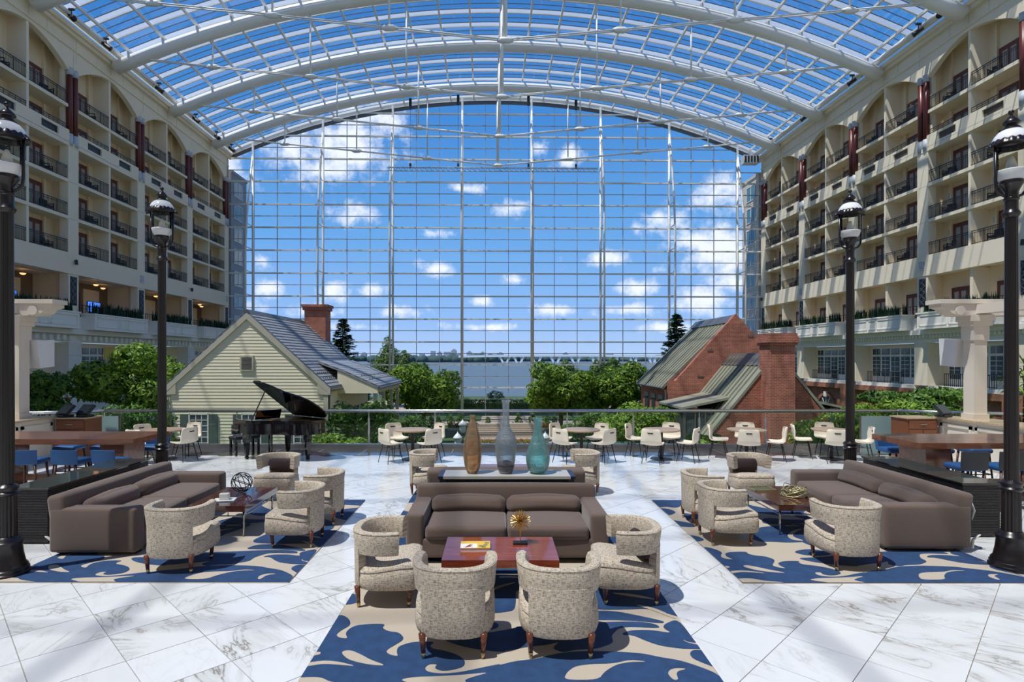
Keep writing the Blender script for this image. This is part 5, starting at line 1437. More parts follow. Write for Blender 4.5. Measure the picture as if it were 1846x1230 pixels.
RUG_BEIGE = [[(0.22,0.49),(0.23,0.53),(0.29,0.54),(0.4,0.46),(0.49,0.38),(0.64,0.29),(0.52,0.3),(0.4,0.34),(0.3,0.39)],[(0.0,0.28),(0.0,0.34),(0.11,0.37),(0.24,0.35),(0.4,0.28),(0.28,0.3),(0.12,0.32)],[(0.0,0.45),(0.0,0.51),(0.04,0.51),(0.05,0.47)],[(0.77,0.08),(0.89,0.12),(1.07,0.13),(1.26,0.15),(1.48,0.19),(1.36,0.13),(1.27,0.07),(1.35,0.0),(0.95,0.0)],[(0,0),(0.0,0.11),(0.09,0.12),(0.17,0.11),(0.25,0.05),(0.45,0.0)],[(2.05,0.08),(2.09,0.19),(2.17,0.28),(2.3,0.31),(2.49,0.32),(2.63,0.38),(2.78,0.35),(2.64,0.35),(2.51,0.31),(2.39,0.2),(2.32,0.08)],[(2.9,0.08),(2.88,0.17),(2.92,0.23),(2.98,0.25),(3.06,0.24),(2.98,0.21),(2.95,0.17),(2.94,0.08)],[(2.71,1.77),(2.96,1.74),(3.23,1.57),(2.93,1.66)],[(2.91,1.48),(3.12,1.38),(3.26,1.15),(3.23,1.15),(3.06,1.35)],[(1.34,1.71),(1.55,1.97),(1.79,2.08),(1.54,1.88),(1.4,1.68),(1.48,1.46),(1.32,1.53)],[(1.56,2.23),(1.7,2.24),(1.78,2.21),(1.78,2.18),(1.64,2.19),(1.56,2.18)]]
# ================================================================== RUGS
def ccw(poly):
    a = sum(p[0] * q[1] - q[0] * p[1] for p, q in zip(poly, poly[1:] + poly[:1]))
    return poly if a > 0 else poly[::-1]
def rug(label, x0, y0, w=3.28, d=3.8, flip=False):
    t = thing('area_rug', label, 'rug', (x0, y0, 0), 0, 'blue scroll rugs')
    if flip: t.location = (x0 + w, y0 + d, 0); t.rotation_euler = (0, 0, pi)
    MB().box(0, w, 0, d, 0.0, 0.012).build('ground_weave', MAT['rug_beige'], t)
    sy = d / 3.8; sx = w / 3.28
    def soft(poly):
        out = []
        on = lambda p: p[0] in (0.0, 3.28) or p[1] in (0.0, 3.8)
        for i, p in enumerate(poly):
            a, b = poly[i - 1], poly[(i + 1) % len(poly)]
            if on(p): out.append(p)
            else: out += [(p[0] * .78 + a[0] * .22, p[1] * .78 + a[1] * .22), (p[0] * .78 + b[0] * .22, p[1] * .78 + b[1] * .22)]
        return out
    for k, poly in enumerate(RUG_BLUE):
        MB().prism(ccw([(a * sx, b * sy) for a, b in soft(soft(poly))]), lambda p: (p[0], p[1], 0.011), lambda p: (p[0], p[1], 0.0155 + 0.00008 * k)).build('scroll_pile', MAT['rug_blue'], t)
    for k, poly in enumerate(RUG_BEIGE):
        MB().prism(ccw([(a * sx, b * sy) for a, b in soft(soft(poly))]), lambda p: (p[0], p[1], 0.0150), lambda p: (p[0], p[1], 0.0180 + 0.00005 * k)).build('scroll_inlay', MAT['rug_beige'], t)
rug('blue scroll rug under the front centre chairs and cherry table', -1.53, 4.43)
rug('blue scroll rug under the rear sofa behind the vases', -1.53, 8.26, flip=True)
rug('blue scroll rug under the left seating group', -5.6, 6.5)
rug('blue scroll rug under the right seating group', 2.74, 6.48)

# ================================================================== LOUNGE SEATING
def tub_chair_meshes():
    out = {}
    def arc_pt(a, rx, ry):
        sg = lambda v: (1 if v > 0 else -1) * abs(v) ** 0.80
        return (rx * sg(sin(a)), -ry * sg(cos(a)))
    # seat drum: straight front, round back
    def outline(inset, n=22):
        rx, ry, yf = 0.345 - inset, 0.33 - inset, 0.34 - inset
        pts = [arc_pt(-pi / 2 + pi * i / n, rx, ry) for i in range(n + 1)]
        c = 0.07
        pts += [(rx, yf * 0.5), (rx - 0.004, yf - c), (rx - c * 0.3, yf - c * 0.3), (rx - c, yf), (0, yf + 0.012), (-rx + c, yf), (-rx + c * 0.3, yf - c * 0.3), (-rx + 0.004, yf - c), (-rx, yf * 0.5)]
        return pts
    def loft(levels):
        m = MB(); k = None
        for (ins, z, dome) in levels:
            pts = outline(ins); k = len(pts)
            m.v += [(x, y, z + dome * (0.10 * (min(y, 0.2) / 0.33) - 0.02)) for x, y in pts]
        for i in range(len(levels) - 1):
            for j in range(k):
                a = i * k + j; b = i * k + (j + 1) % k; m.f.append((a, b, b + k, a + k))
        m.f.append(tuple(reversed(range(k)))); n = (len(levels) - 1) * k; m.f.append(tuple(range(n, n + k)))
        return m
    out['seat'] = loft([(0.04, 0.185, 0), (0.014, 0.197, 0), (0.0, 0.24, 0), (0.0, 0.32, 0.4), (0.008, 0.385, 0.5), (0.018, 0.395, 0.5)]).mesh('seat', MAT['tweed'], 50)
    out['cushion'] = loft([(0.022, 0.390, 0.5), (0.006, 0.400, 0.5), (0.008, 0.425, 0.5), (0.04, 0.448, 0.5), (0.13, 0.458, 0.5), (0.25, 0.462, 0.5)]).mesh('cushion', MAT['tweed'], 60)
    def shell(a0, a1, prof, n):
        """sweep a closed profile of (outward offset, z) round the barrel"""
        m = MB(); k = len(prof)
        for i in range(n + 1):
            a = a0 + (a1 - a0) * i / n
            for (o, z) in prof:
                x, y = arc_pt(a, 0.335 + o, 0.32 + o); m.v.append((x, y, z))
        for i in range(n):
            for j in range(k):
                p = i * k + j; q = i * k + (j + 1) % k; m.f.append((p, q, q + k, p + k))
        m.f.append(tuple(reversed(range(k)))); m.f.append(tuple(range(n * k, n * k + k)))
        return m
    band = [(-0.075, 0.56), (-0.07, 0.545), (-0.01, 0.535), (0.012, 0.55), (0.02, 0.64), (0.032, 0.74), (0.022, 0.765), (-0.015, 0.775), (-0.045, 0.765), (-0.062, 0.735), (-0.072, 0.65)]
    out['back'] = shell(-1.95, 1.95, band, 34).mesh('backrest', MAT['tweed'], 40)
    spine = [(-0.06, 0.24), (0.006, 0.192), (0.015, 0.215), (0.017, 0.40), (0.0205, 0.60), (-0.012, 0.61), (-0.060, 0.60)]
    out['spine'] = shell(-0.78, 0.78, spine, 16).mesh('back_panel', MAT['tweed'], 40)
    pip = MB()
    pip.tube([(*arc_pt(-1.95 + 3.9 * i / 30, 0.335 + 0.029, 0.32 + 0.029), 0.757) for i in range(31)], 0.006, 5)
    out['piping'] = pip.mesh('piping', MAT['tweed'], True)
    lg = MB().tube([(0, 0, 0.21), (0.0, 0, 0.04)], [0.030, 0.019], 10)
    out['leg'] = lg.mesh('leg', MAT['leg_wood'], True)
    out['cap'] = MB().tube([(0, 0, 0.045), (0, 0, 0.0)], [0.0205, 0.016], 10).mesh('foot_cap', MAT['brass'], True)
    return out
TUB = tub_chair_meshes()
def tub_chair(label, x, y, rz, group='tweed tub chairs'):
    t = thing('tub_chair', label, 'armchair', (x, y, 0.007), rz, group)
    link('seat', TUB['seat'], t); link('cushion', TUB['cushion'], t)
    b = link('backrest', TUB['back'], t); link('piping', TUB['piping'], b)
    link('back_panel', TUB['spine'], t)
    for sx in (-1, 1):
        for sy in (-1, 1):
            l = link('leg', TUB['leg'], t, None, (sx * 0.245, sy * 0.25 - 0.01, 0.012)); l.rotation_euler = (-sy * 0.06, sx * 0.06, 0)
            link('foot_cap', TUB['cap'], l)
    return t
Rt = -pi / 2; Lf = pi / 2
tub_chair('tweed tub chair with its back to us, left of the front pair', -0.36, 5.10, 0.0)
tub_chair('tweed tub chair with its back to us, right of the front pair', 0.54, 5.10, -0.03)
tub_chair('tweed tub chair at the left end of the cherry table', -1.13, 6.1, Rt + 0.03)
tub_chair('tweed tub chair at the right end of the cherry table', 1.36, 6.13, Lf - 0.04)
tub_chair('tweed tub chair left of the vase console, seen past the sofas', -1.28, 10.9, Rt)
tub_chair('tweed tub chair right of the vase console, seen past the sofas', 1.58, 10.9, Lf)
tub_chair('tweed tub chair with its back to us at the near end of the left group', -3.80, 7.02, 0.02)
tub_chair('tweed tub chair facing the left dark table, nearer of two', -2.71, 7.93, Lf)
tub_chair('tweed tub chair facing the left dark table, farther of two', -2.70, 8.95, Lf)
tub_chair('tweed tub chair with dark pillow at the far end of the left group', -3.93, 10.5, pi)
tub_chair('tweed tub chair with its back to us at the near end of the right group', 4.24, 7.1, 0.0)
tub_chair('tweed tub chair facing the right dark table, nearer of two', 3.15, 8.02, Rt)
tub_chair('tweed tub chair facing the right dark table, farther of two', 3.20, 8.92, Rt)
tub_chair('tweed tub chair with dark pillow at the far end of the right group', 4.55, 10.5, pi)

def pillow(label, x, y, z, rz):
    m = MB().rbox((0, 0, 0), (0.42, 0.10, 0.22), 0.045, 4, (0, 0.035, 0.0), 6)
    m.move(lambda p: Matrix.Rotation(-0.22, 3, 'X') @ p)
    o = m.build('lumbar_pillow', MAT['pillow'], None, True); o.location = (x, y, z); o.rotation_euler = (0, 0, rz)
    tag(o, label, 'pillow', 'dark lumbar pillows')
pillow('small dark patterned pillow on the far left tub chair', -3.93, 10.66, 0.575, 0)
pillow('small dark patterned pillow on the far right tub chair', 4.55, 10.66, 0.575, 0)
pillow('dark pillow tucked in the tub chair right of the cherry table', 1.50, 6.10, 0.575, pi / 2)

def sofa(label, x, y, rz, W=2.47):
    t = thing('sofa', label, 'sofa', (x, y, 0), rz, 'taupe two cushion sofas')
    c = MAT['sofa']
    MB().rbox((0, 0.03, 0.20), (W - 0.1, 1.06, 0.24), 0.03, 3).build('base', c, t, 45)
    for s in (-1, 1):
        MB().rbox((s * (W / 2 - 0.11), 0.02, 0.335), (0.22, 1.10, 0.57), 0.045, 4, (0.008, 0.008, 0.0)).build('arm', c, t, 60)
    m = MB().rbox((0, 0, 0), (W - 0.01, 0.24, 0.60), 0.06, 4, (0, 0.015, 0.01))
    m.move(lambda p: Matrix.Rotation(0.14, 3, 'X') @ p + Vector((0, -0.42, 0.48)))
    m.build('backrest', c, t, 60)
    w = (W - 0.46) / 2
    for s in (-1, 1):
        MB().rbox((s * w / 2, 0.13, 0.385), (w - 0.01, 0.90, 0.17), 0.05, 4, (0.004, 0.012, 0.028)).build('seat_cushion', c, t, 60)
        k = MB().rbox((0, 0, 0), (w - 0.03, 0.22, 0.24), 0.09, 5, (0.01, 0.035, 0.022))
        k.move(lambda p: Matrix.Rotation(0.35, 3, 'X') @ p + Vector((s * w / 2, -0.20, 0.548 + 0.004 * cos(9 * p.x))))
        k.build('back_cushion', c, t, 60)
    for sx in (-1, 1):
        for sy in (-0.45, 0.48):
            MB().box(sx * (W / 2 - 0.16) - 0.05, sx * (W / 2 - 0.16) + 0.05, sy - 0.05, sy + 0.05, 0.018, 0.09).build('foot', MAT['sofa_foot'], t)
    return t
sofa('taupe sofa facing us behind the cherry table', 0.13, 7.64, pi)
sofa('taupe sofa turned away, behind the vase console', 0.15, 9.66, 0.0, 2.5)
sofa('taupe sofa along the left, beside the left lamp post', -5.13, 8.60, Rt, 2.5)
sofa('taupe sofa along the right, beside the right lamp post', 5.60, 8.75, Lf, 2.5)

def coffee_table(label, x, y, rz, mat, w=1.21, d=0.78, z=0.44):
    t = thing('coffee_table', label, 'table', (x, y, 0), rz, 'lacquered coffee tables')
    MB().box(-w / 2, w / 2, -d / 2, d / 2, z - 0.085, z).build('table_top', mat, t)
    MB().box(-w / 2 + 0.01, w / 2 - 0.01, -d / 2 - 0.004, d / 2 + 0.004, z - 0.085, z - 0.078).build('edge_strip', MAT['chrome'], t)
    for sx in (-1, 1):
        for sy in (-1, 1):
            MB().tube([(sx * (w / 2 - 0.08), sy * (d / 2 - 0.05), z - 0.08), (sx * (w / 2 - 0.08), sy * (d / 2 - 0.05), 0.018)], 0.014, 8).build('leg', MAT['chrome'], t, True)
        MB().tube([(sx * (w / 2 - 0.08), -d / 2 + 0.05, z - 0.16), (sx * (w / 2 - 0.08), d / 2 - 0.05, z - 0.16)], 0.010, 8).build('stretcher', MAT['chrome'], t, True)
    for sy in (-1, 1):
        MB().tube([(-w / 2 + 0.08, sy * (d / 2 - 0.05), z - 0.16), (w / 2 - 0.08, sy * (d / 2 - 0.05), z - 0.16)], 0.010, 8).build('stretcher', MAT['chrome'], t, True)
    return t
coffee_table('glossy red cherry coffee table in the front centre group', 0.04, 6.36, 0, MAT['cherry'])
coffee_table('red cherry coffee table behind the vase console', 0.15, 10.95, 0, MAT['cherry'], 1.21, 0.78, 0.46)
coffee_table('dark rosewood coffee table of the left group', -3.90, 8.70, pi / 2, MAT['rosewood'], 1.2, 0.80, 0.46)
coffee_table('dark rosewood coffee table of the right group', 4.36, 8.76, pi / 2, MAT['rosewood'], 1.2, 0.80, 0.46)

# things on the coffee tables
def table_things():
    z = 0.44
    b = thing('coffee_book', 'yellow covered paperback lying on the cherry table', 'book', (-0.23, 6.35, z), 0.03)
    MB().box(-0.155, 0.155, -0.115, 0.115, 0.0, 0.035).build('pages', MAT['paper'], b)
    MB().box(-0.16, 0.16, -0.12, 0.12, 0.035, 0.040).build('cover', MAT['book_yellow'], b)
    MB().box(-0.16, 0.02, -0.12, 0.03, 0.040, 0.0410).build('cover_picture', MAT['paper'], b)
    m = MB()
    m.prism([(-0.12, -0.10), (-0.06, 0.005), (-0.02, -0.02), (-0.06, -0.05), (-0.02, -0.10), (-0.05, -0.08)], lambda p: (p[0], p[1], 0.041), lambda p: (p[0], p[1], 0.0415))
    m.build('cover_print', MAT['ink_red'], b)
    m = MB()
    for (cx, cy) in ((0.06, -0.05), (0.11, -0.02), (0.09, -0.085), (0.125, 0.05)):
        m.lathe([(0.026, 0.0402), (0.026, 0.0412), (0.0, 0.0412)], 14, (cx, cy))
    m.build('cover_rings', MAT['wire_gold'], b)
    # gold burst
    t = thing('gold_burst', 'golden spiky ball ornament on a thin stand, cherry table', 'ornament', (0.265, 6.50, z))
    MB().box(-0.08, 0.08, -0.045, 0.045, 0, 0.022).build('base', MAT['black_metal'], t)
    MB().tube([(0, 0, 0.02), (0, 0, 0.24)], 0.006, 6).build('rod', MAT['gold'], t)
    m = MB(); r = random.Random(5); c = Vector((0, 0, 0.26))
    for k in range(170):
        zz = 1 - 2 * (k + 0.5) / 170; a = k * 2.39996; q = sqrt(1 - zz * zz)
        d = Vector((q * cos(a), q * sin(a), zz)); ln = r.uniform(0.105, 0.122)
        m.tube([c + d * 0.01, c + d * ln], [0.0014, 0.0024], 4)
    m.build('spikes', MAT['gold'], t)
    # left table: wire globe, tray, white box
    zl = 0.46
    t = thing('wire_globe', 'dark wire ring globe sculpture on the left rosewood table', 'ornament', (-3.90, 8.92, zl))
    for k in range(7):
        rr = 0.15
        rot = Matrix.Rotation(k * 0.9, 3, 'Z') @ Matrix.Rotation(0.5 + 0.37 * k, 3, 'X')
        pts = [rot @ Vector((rr * cos(2 * pi * i / 26), rr * sin(2 * pi * i / 26), 0)) + Vector((0, 0, 0.157)) for i in range(27)]
        MB().tube(pts, 0.006, 5).build('ring', MAT['wire_dark'], t, True)
    tr = thing('magazine', 'pale blue magazine under the white box on the left table', 'magazine', (-3.93, 8.42, zl), 0.2)
    MB().box(-0.15, 0.15, -0.11, 0.11, 0, 0.012).build('cover', MAT['tray_blue'], tr)
    MB().box(-0.145, 0.145, -0.105, 0.105, 0.012, 0.014).build('page', MAT['paper'], tr)
    bx = thing('trinket_box', 'small white box with paper clip figure on blue magazine', 'box', (-3.93, 8.42, zl + 0.014), 0.2)
    MB().rbox((0, 0, 0.045), (0.13, 0.09, 0.09), 0.01, 2).build('body', MAT['paper'], bx, 40)
    MB().tube([(-0.03, 0, 0.09), (0.0, 0, 0.14), (0.02, 0, 0.10), (0.045, 0, 0.15)], 0.005, 5).build('clip', MAT['chrome'], bx)
    # right table: olive tray and twig nest
    tr = thing('serving_tray', 'olive tray with raised rim on the right rosewood table', 'tray', (4.15, 9.12, zl), 0.1)
    MB().box(-0.17, 0.17, -0.13, 0.13, 0, 0.01).build('bottom', MAT['tray_olive'], tr)
    MB().box(-0.18, 0.18, -0.14, -0.125, 0, 0.025).box(-0.18, 0.18, 0.125, 0.14, 0, 0.025).box(-0.18, -0.165, -0.14, 0.14, 0, 0.025).box(0.165, 0.18, -0.14, 0.14, 0, 0.025).build('rim', MAT['wire_gold'], tr)
    ns = thing('twig_nest', 'tangled gold twig nest bowl on the right rosewood table', 'ornament', (4.46, 8.72, zl))
    r = random.Random(9)
    for k in range(16):
        R_ = r.uniform(0.12, 0.19); zz = r.uniform(0.02, 0.13); ph = r.uniform(0, 6)
        pts = [(R_ * cos(a) * (1 + 0.08 * sin(3 * a + ph)), R_ * sin(a) * (1 + 0.08 * cos(2 * a + ph)), max(0.008, zz + 0.04 * sin(2 * a + ph))) for a in [2 * pi * i / 20 for i in range(21)]]
        MB().tube(pts, 0.007, 5).build('twig', MAT['wire_gold'], ns, True)
table_things()

# vase console
def vase_console():
    t = thing('vase_console', 'console table with pale top and navy ends between the sofas', 'table', (0.15, 8.73, 0.019))
    MB().box(-0.93, 0.93, -0.25, 0.25, 0.735, 0.775).build('table_top', MAT['console_top'], t)
    for s in (-1, 1):
        MB().box(s * 0.93, s * 1.0, -0.255, 0.255, 0.73, 0.776).build('end_band', MAT['navy'], t)
        for y in (-0.21, 0.21):
            MB().box(s * 0.90, s * 0.98, y - 0.04, y + 0.04, 0.0, 0.735).build('leg', MAT['console_body'], t)
    MB().box(-0.9, 0.9, -0.23, 0.23, 0.64, 0.735).build('apron', MAT['console_body'], t)
    def lathe_vase(name, label, x, prof, mat, extra=None):
        v = thing(name, label, 'vase', (x, 8.73, 0.795))
        n = len(prof)
        inner = [(max(r - 0.012, 0.004), z + (0.012 if i == 0 else 0)) for i, (r, z) in enumerate(prof)]
        MB().lathe([(0.0, 0.0)] + prof + list(reversed(inner)) + [(0.0, 0.014)], 32, cap=False).build('body', mat, v, True)
        if extra: extra(v)
    def smooth(p, k=5):
        out = []
        for i in range(len(p) - 1):
            p0 = p[max(i - 1, 0)]; p1 = p[i]; p2 = p[i + 1]; p3 = p[min(i + 2, len(p) - 1)]
            for j in range(k):
                t_ = j / k
                f = lambda a, b, c, d: 0.5 * ((2 * b) + (-a + c) * t_ + (2 * a - 5 * b + 4 * c - d) * t_ ** 2 + (-a + 3 * b - 3 * c + d) * t_ ** 3)
                out.append((f(p0[0], p1[0], p2[0], p3[0]), f(p0[1], p1[1], p2[1], p3[1])))
        return out + [p[-1]]
    lathe_vase('amber_vase', 'tall slim amber glass vase, leftmost on the console', -0.36, smooth([(0.075, 0.0), (0.112, 0.09), (0.138, 0.25), (0.138, 0.36), (0.115, 0.52), (0.082, 0.66), (0.05, 0.76), (0.032, 0.81), (0.032, 0.85), (0.038, 0.87)]), MAT['amber_glass'])
    def purple(v):
        MB().lathe([(0.0, 0.03), (0.10, 0.035), (0.132, 0.12), (0.11, 0.16), (0.05, 0.19), (0.0, 0.19)], 24, cap=False).build('dark_base', MAT['purple_glass'], v, True)
    lathe_vase('smoke_vase', 'tall crackled smoky blue glass vase, middle of the console', 0.14, smooth([(0.09, 0.0), (0.115, 0.05), (0.142, 0.2), (0.160, 0.42), (0.152, 0.52), (0.10, 0.63), (0.062, 0.70), (0.052, 0.8), (0.050, 0.95), (0.056, 1.05), (0.072, 1.09)]), MAT['smoke_glass'], purple)
    lathe_vase('teal_vase', 'round bellied teal crackle glass vase, rightmost on the console', 0.62, smooth([(0.095, 0.0), (0.14, 0.05), (0.175, 0.16), (0.178, 0.25), (0.15, 0.38), (0.105, 0.50), (0.07, 0.60), (0.058, 0.68), (0.06, 0.77), (0.072, 0.81), (0.075, 0.83)]), MAT['teal_glass'])
vase_console()

def sofa_console(label, x0, x1, y0, y1, z=0.77):
    t = thing('sofa_console', label, 'console', ((x0 + x1) / 2, (y0 + y1) / 2, 0), 0, 'dark consoles behind the side sofas')
    w, d = (x1 - x0) / 2, (y1 - y0) / 2
    MB().box(-w + 0.02, w - 0.02, -d + 0.02, d - 0.02, 0.02, z - 0.03).build('body', MAT['console_body'], t)
    m = MB(); k = 0.06
    while k < z - 0.06:
        m.box(-w + 0.018, w - 0.018, -d + 0.010, -d + 0.02, k, k + 0.012)
        for s in (-1, 1): m.box(s * (w - 0.02), s * (w - 0.010), -d + 0.02, d - 0.02, k, k + 0.012)
        k += 0.022
    m.build('ribbing', MAT['console_body'], t)
    MB().box(-w, w, -d, d, z - 0.028, z - 0.01).build('top_board', MAT['rosewood'], t)
    MB().box(-w - 0.01, w + 0.01, -d - 0.01, d + 0.01, z - 0.01, z).build('glass_top', MAT['console_glass'], t)
sofa_console('dark ribbed console with glass top behind the left sofa', -6.58, -6.04, 7.85, 10.15)
sofa_console('dark ribbed console with glass top behind the right sofa', 6.52, 7.08, 8.15, 10.4)
for (lab, x, y, s) in (('torn pale lining hanging off the back of the left sofa', -5.74, 7.55, -1), ('torn pale lining hanging off the back of the right sofa', 6.22, 7.62, 1)):
    t = thing('loose_lining', lab, 'cloth', (x, y, 0.0), 0, 'loose lining on the sofas')
    MB().tube([(0.0, 0, 0.62), (s * 0.02, -0.01, 0.52), (0.0, 0, 0.40)], [0.008, 0.016, 0.006], 6).build('upper_strip', MAT['rope_light'], t)
    MB().tube([(0.0, 0, 0.03), (s * 0.015, 0, 0.14), (s * 0.08, 0, 0.19), (s * 0.12, 0.01, 0.20)], [0.02, 0.018, 0.015, 0.008], 6).build('lower_strip', MAT['rope_light'], t)

# ================================================================== LAMP POSTS
def lamp_post(label, x, y):
    t = thing('lamp_post', label, 'lamp', (x, y, 0), 0, 'cast iron lamp posts on the deck')
    K = MAT['lamp_black']
    MB().lathe([(0.0, 0.0), (0.225, 0.0), (0.225, 0.04), (0.212, 0.05), (0.212, 0.08), (0.20, 0.09), (0.20, 0.11), (0.175, 0.14), (0.155, 0.24), (0.145, 0.34), (0.155, 0.36), (0.155, 0.39), (0.135, 0.41), (0.125, 0.43), (0.105, 0.45)], 28).build('base', K, t, 40)
    MB().lathe([(0.098, 0.44), (0.094, 0.93)], 64, flute=16, depth=0.10).build('lower_shaft', K, t, 50)
    MB().lathe([(0.094, 0.92), (0.112, 0.935), (0.118, 0.955), (0.10, 0.975), (0.10, 0.99), (0.112, 1.005), (0.112, 1.025), (0.085, 1.05), (0.07, 1.06)], 28).build('collar', K, t, 40)
    MB().lathe([(0.073, 1.05), (0.064, 4.22)], 64, flute=14, depth=0.09).build('upper_shaft', K, t, 50)
    MB().lathe([(0.066, 4.20), (0.082, 4.22), (0.092, 4.25), (0.075, 4.28), (0.068, 4.30), (0.068, 4.40), (0.078, 4.41), (0.078, 4.43), (0.068, 4.44), (0.068, 4.50), (0.085, 4.54), (0.11, 4.59), (0.122, 4.60), (0.122, 4.63), (0.105, 4.65), (0.0, 4.65)], 24).build('neck', K, t, 40)
    for s in (-1, 1):
        MB().tube([(0, 0, 4.46), (s * 0.08, 0, 4.455), (s * 0.14, 0, 4.48), (s * 0.178, 0, 4.53), (s * 0.188, 0, 4.60), (s * 0.188, 0, 5.08)], 0.017, 8).build('yoke_arm', K, t, True)
    MB().lathe([(0.112, 4.64), (0.145, 4.69), (0.162, 4.75), (0.162, 4.76), (0.150, 4.76), (0.11, 4.66)], 28, cap=False).build('frosted_bowl', MAT['lamp_frost'], t, True)
    MB().lathe([(0.160, 4.75), (0.165, 4.85), (0.165, 5.06)], 28, cap=False).build('glass_cylinder', MAT['lamp_glass'], t, True)
    MB().lathe([(0.0, 4.66), (0.06, 4.66), (0.07, 4.75), (0.045, 4.86), (0.022, 4.93), (0.0, 4.94)], 16, cap=False).build('bulb', MAT['bulb'], t, True)
    # scalloped rim
    m = MB(); n = 96
    rows = [(0.165, 5.035, 0), (0.20, 5.04, 0), (0.225, 5.06, 1), (0.218, 5.085, 1), (0.195, 5.105, 2), (0.18, 5.10, 0)]
    for (r, z, k) in rows:
        for i in range(n):
            a = 2 * pi * i / n; sc = abs(sin(9 * a))
            rr = r * (1 + (0.035 * sc if k == 1 else 0)); zz = z + (0.022 * sc if k == 2 else 0)
            m.v.append((rr * cos(a), rr * sin(a), zz))
    for q in range(len(rows) - 1):
        for i in range(n):
            a = q * n + i; b = q * n + (i + 1) % n; m.f.append((a, b, b + n, a + n))
    m.build('scalloped_rim', K, t, 50)
    for s in (-1, 1):
        MB().tube([(s * 0.20, 0, 5.06), (s * 0.25, 0, 5.045), (s * 0.275, 0, 5.02)], [0.02, 0.024, 0.01], 8).build('rim_scroll', K, t, True)
    MB().lathe([(0.192, 5.095), (0.188, 5.13), (0.165, 5.18), (0.13, 5.225), (0.09, 5.25), (0.0, 5.255)], 28).build('enamel_dome', MAT['lamp_white'], t, True)
    MB().lathe([(0.095, 5.245), (0.10, 5.255), (0.085, 5.275), (0.065, 5.285), (0.062, 5.31), (0.085, 5.325), (0.088, 5.34), (0.06, 5.375), (0.035, 5.40), (0.016, 5.42), (0.014, 5.43), (0.028, 5.445), (0.033, 5.46), (0.026, 5.48), (0.0, 5.49)], 24).build('finial', K, t, 50)
lamp_post('black lamp post in the left foreground, cut by the frame', -5.68, 6.76)
lamp_post('black lamp post behind the left sofa', -5.80, 10.1)
lamp_post('black lamp post in the right foreground at the rug corner', 6.17, 6.98)
lamp_post('black lamp post behind the right sofa', 6.23, 10.26)

# ================================================================== CAFE TABLES AND CHAIRS
def cafe_chair_meshes():
    out = {}
    # moulded shell: seat curling up into the back
    prof = [(0.22, 0.445), (0.20, 0.455), (0.10, 0.448), (-0.05, 0.44), (-0.14, 0.45), (-0.19, 0.49), (-0.215, 0.56), (-0.235, 0.66), (-0.25, 0.76), (-0.258, 0.82), (-0.258, 0.835)]
    hw = [0.20, 0.225, 0.25, 0.258, 0.258, 0.252, 0.246, 0.24, 0.228, 0.212, 0.18]
    m = MB(); nx = 10; k = nx + 1
    def P(i, j, off):
        y, z = prof[i]; w = hw[i]; x = w * (2 * j / nx - 1); e = (2 * j / nx - 1) ** 2
        back = min(1, max(0, (z - 0.47) / 0.15))
        y2 = y + 0.055 * e * back; z2 = z + 0.03 * e * (1 - back)
        p0, p1 = prof[max(0, i - 1)], prof[min(len(prof) - 1, i + 1)]
        ty, tz = p1[0] - p0[0], p1[1] - p0[1]; ln = sqrt(ty * ty + tz * tz) or 1
        return (x, y2 + off * tz / ln, z2 - off * ty / ln)
    n = len(prof)
    for off in (0.014, -0.014):
        for i in range(n):
            for j in range(k): m.v.append(P(i, j, off))
    for i in range(n - 1):
        for j in range(nx):
            a = i * k + j; m.f.append((a, a + k, a + k + 1, a + 1))
            b = n * k + a; m.f.append((b, b + 1, b + k + 1, b + k))
    N0 = n * k
    for j in range(nx):
        m.f.append((j, j + 1, N0 + j + 1, N0 + j)); a = (n - 1) * k + j; m.f.append((a, N0 + a, N0 + a + 1, a + 1))
    for i in range(n - 1):
        a = i * k; m.f.append((a, N0 + a, N0 + a + k, a + k)); b = i * k + nx; m.f.append((b, b + k, N0 + b + k, N0 + b))
    out['shell'] = m.mesh('shell', MAT['cream_shell'], 60)
    out['slot'] = MB().prism([(-0.075, 0.755), (0.075, 0.755), (0.055, 0.725), (-0.055, 0.725)], lambda p: (p[0], -0.268 + 0.9 * p[0] ** 2, p[1]), lambda p: (p[0], -0.225 + 0.9 * p[0] ** 2, p[1])).mesh('handle_slot', MAT['sofa_foot'])
    out['legs'] = {}
    for sx in (-1, 1):
        for sy in (-1, 1):
            out['legs'][(sx, sy)] = MB().tube([(sx * 0.15, sy * 0.13, 0.435), (sx * 0.215, sy * 0.215, 0.0)], [0.013, 0.009], 6).mesh('leg', MAT['black_metal'], True)
    c = MB()
    for sx in (-1, 1): c.tube([(sx * 0.165, -0.15, 0.34), (sx * 0.165, 0.15, 0.34)], 0.007, 5)
    c.tube([(-0.165, 0, 0.34), (0.165, 0, 0.34)], 0.007, 5)
    out['brace'] = c.mesh('brace', MAT['black_metal'], True)
    return out
CAFE = cafe_chair_meshes()
def cafe_chair(label, x, y, rz):
    t = thing('cafe_chair', label, 'chair', (x, y, 0.0), rz, 'cream shell chairs at the round tables')
    sh = link('shell', CAFE['shell'], t); link('handle_slot', CAFE['slot'], sh)
    for kk in CAFE['legs'].values(): link('leg', kk, t)
    link('brace', CAFE['brace'], t)
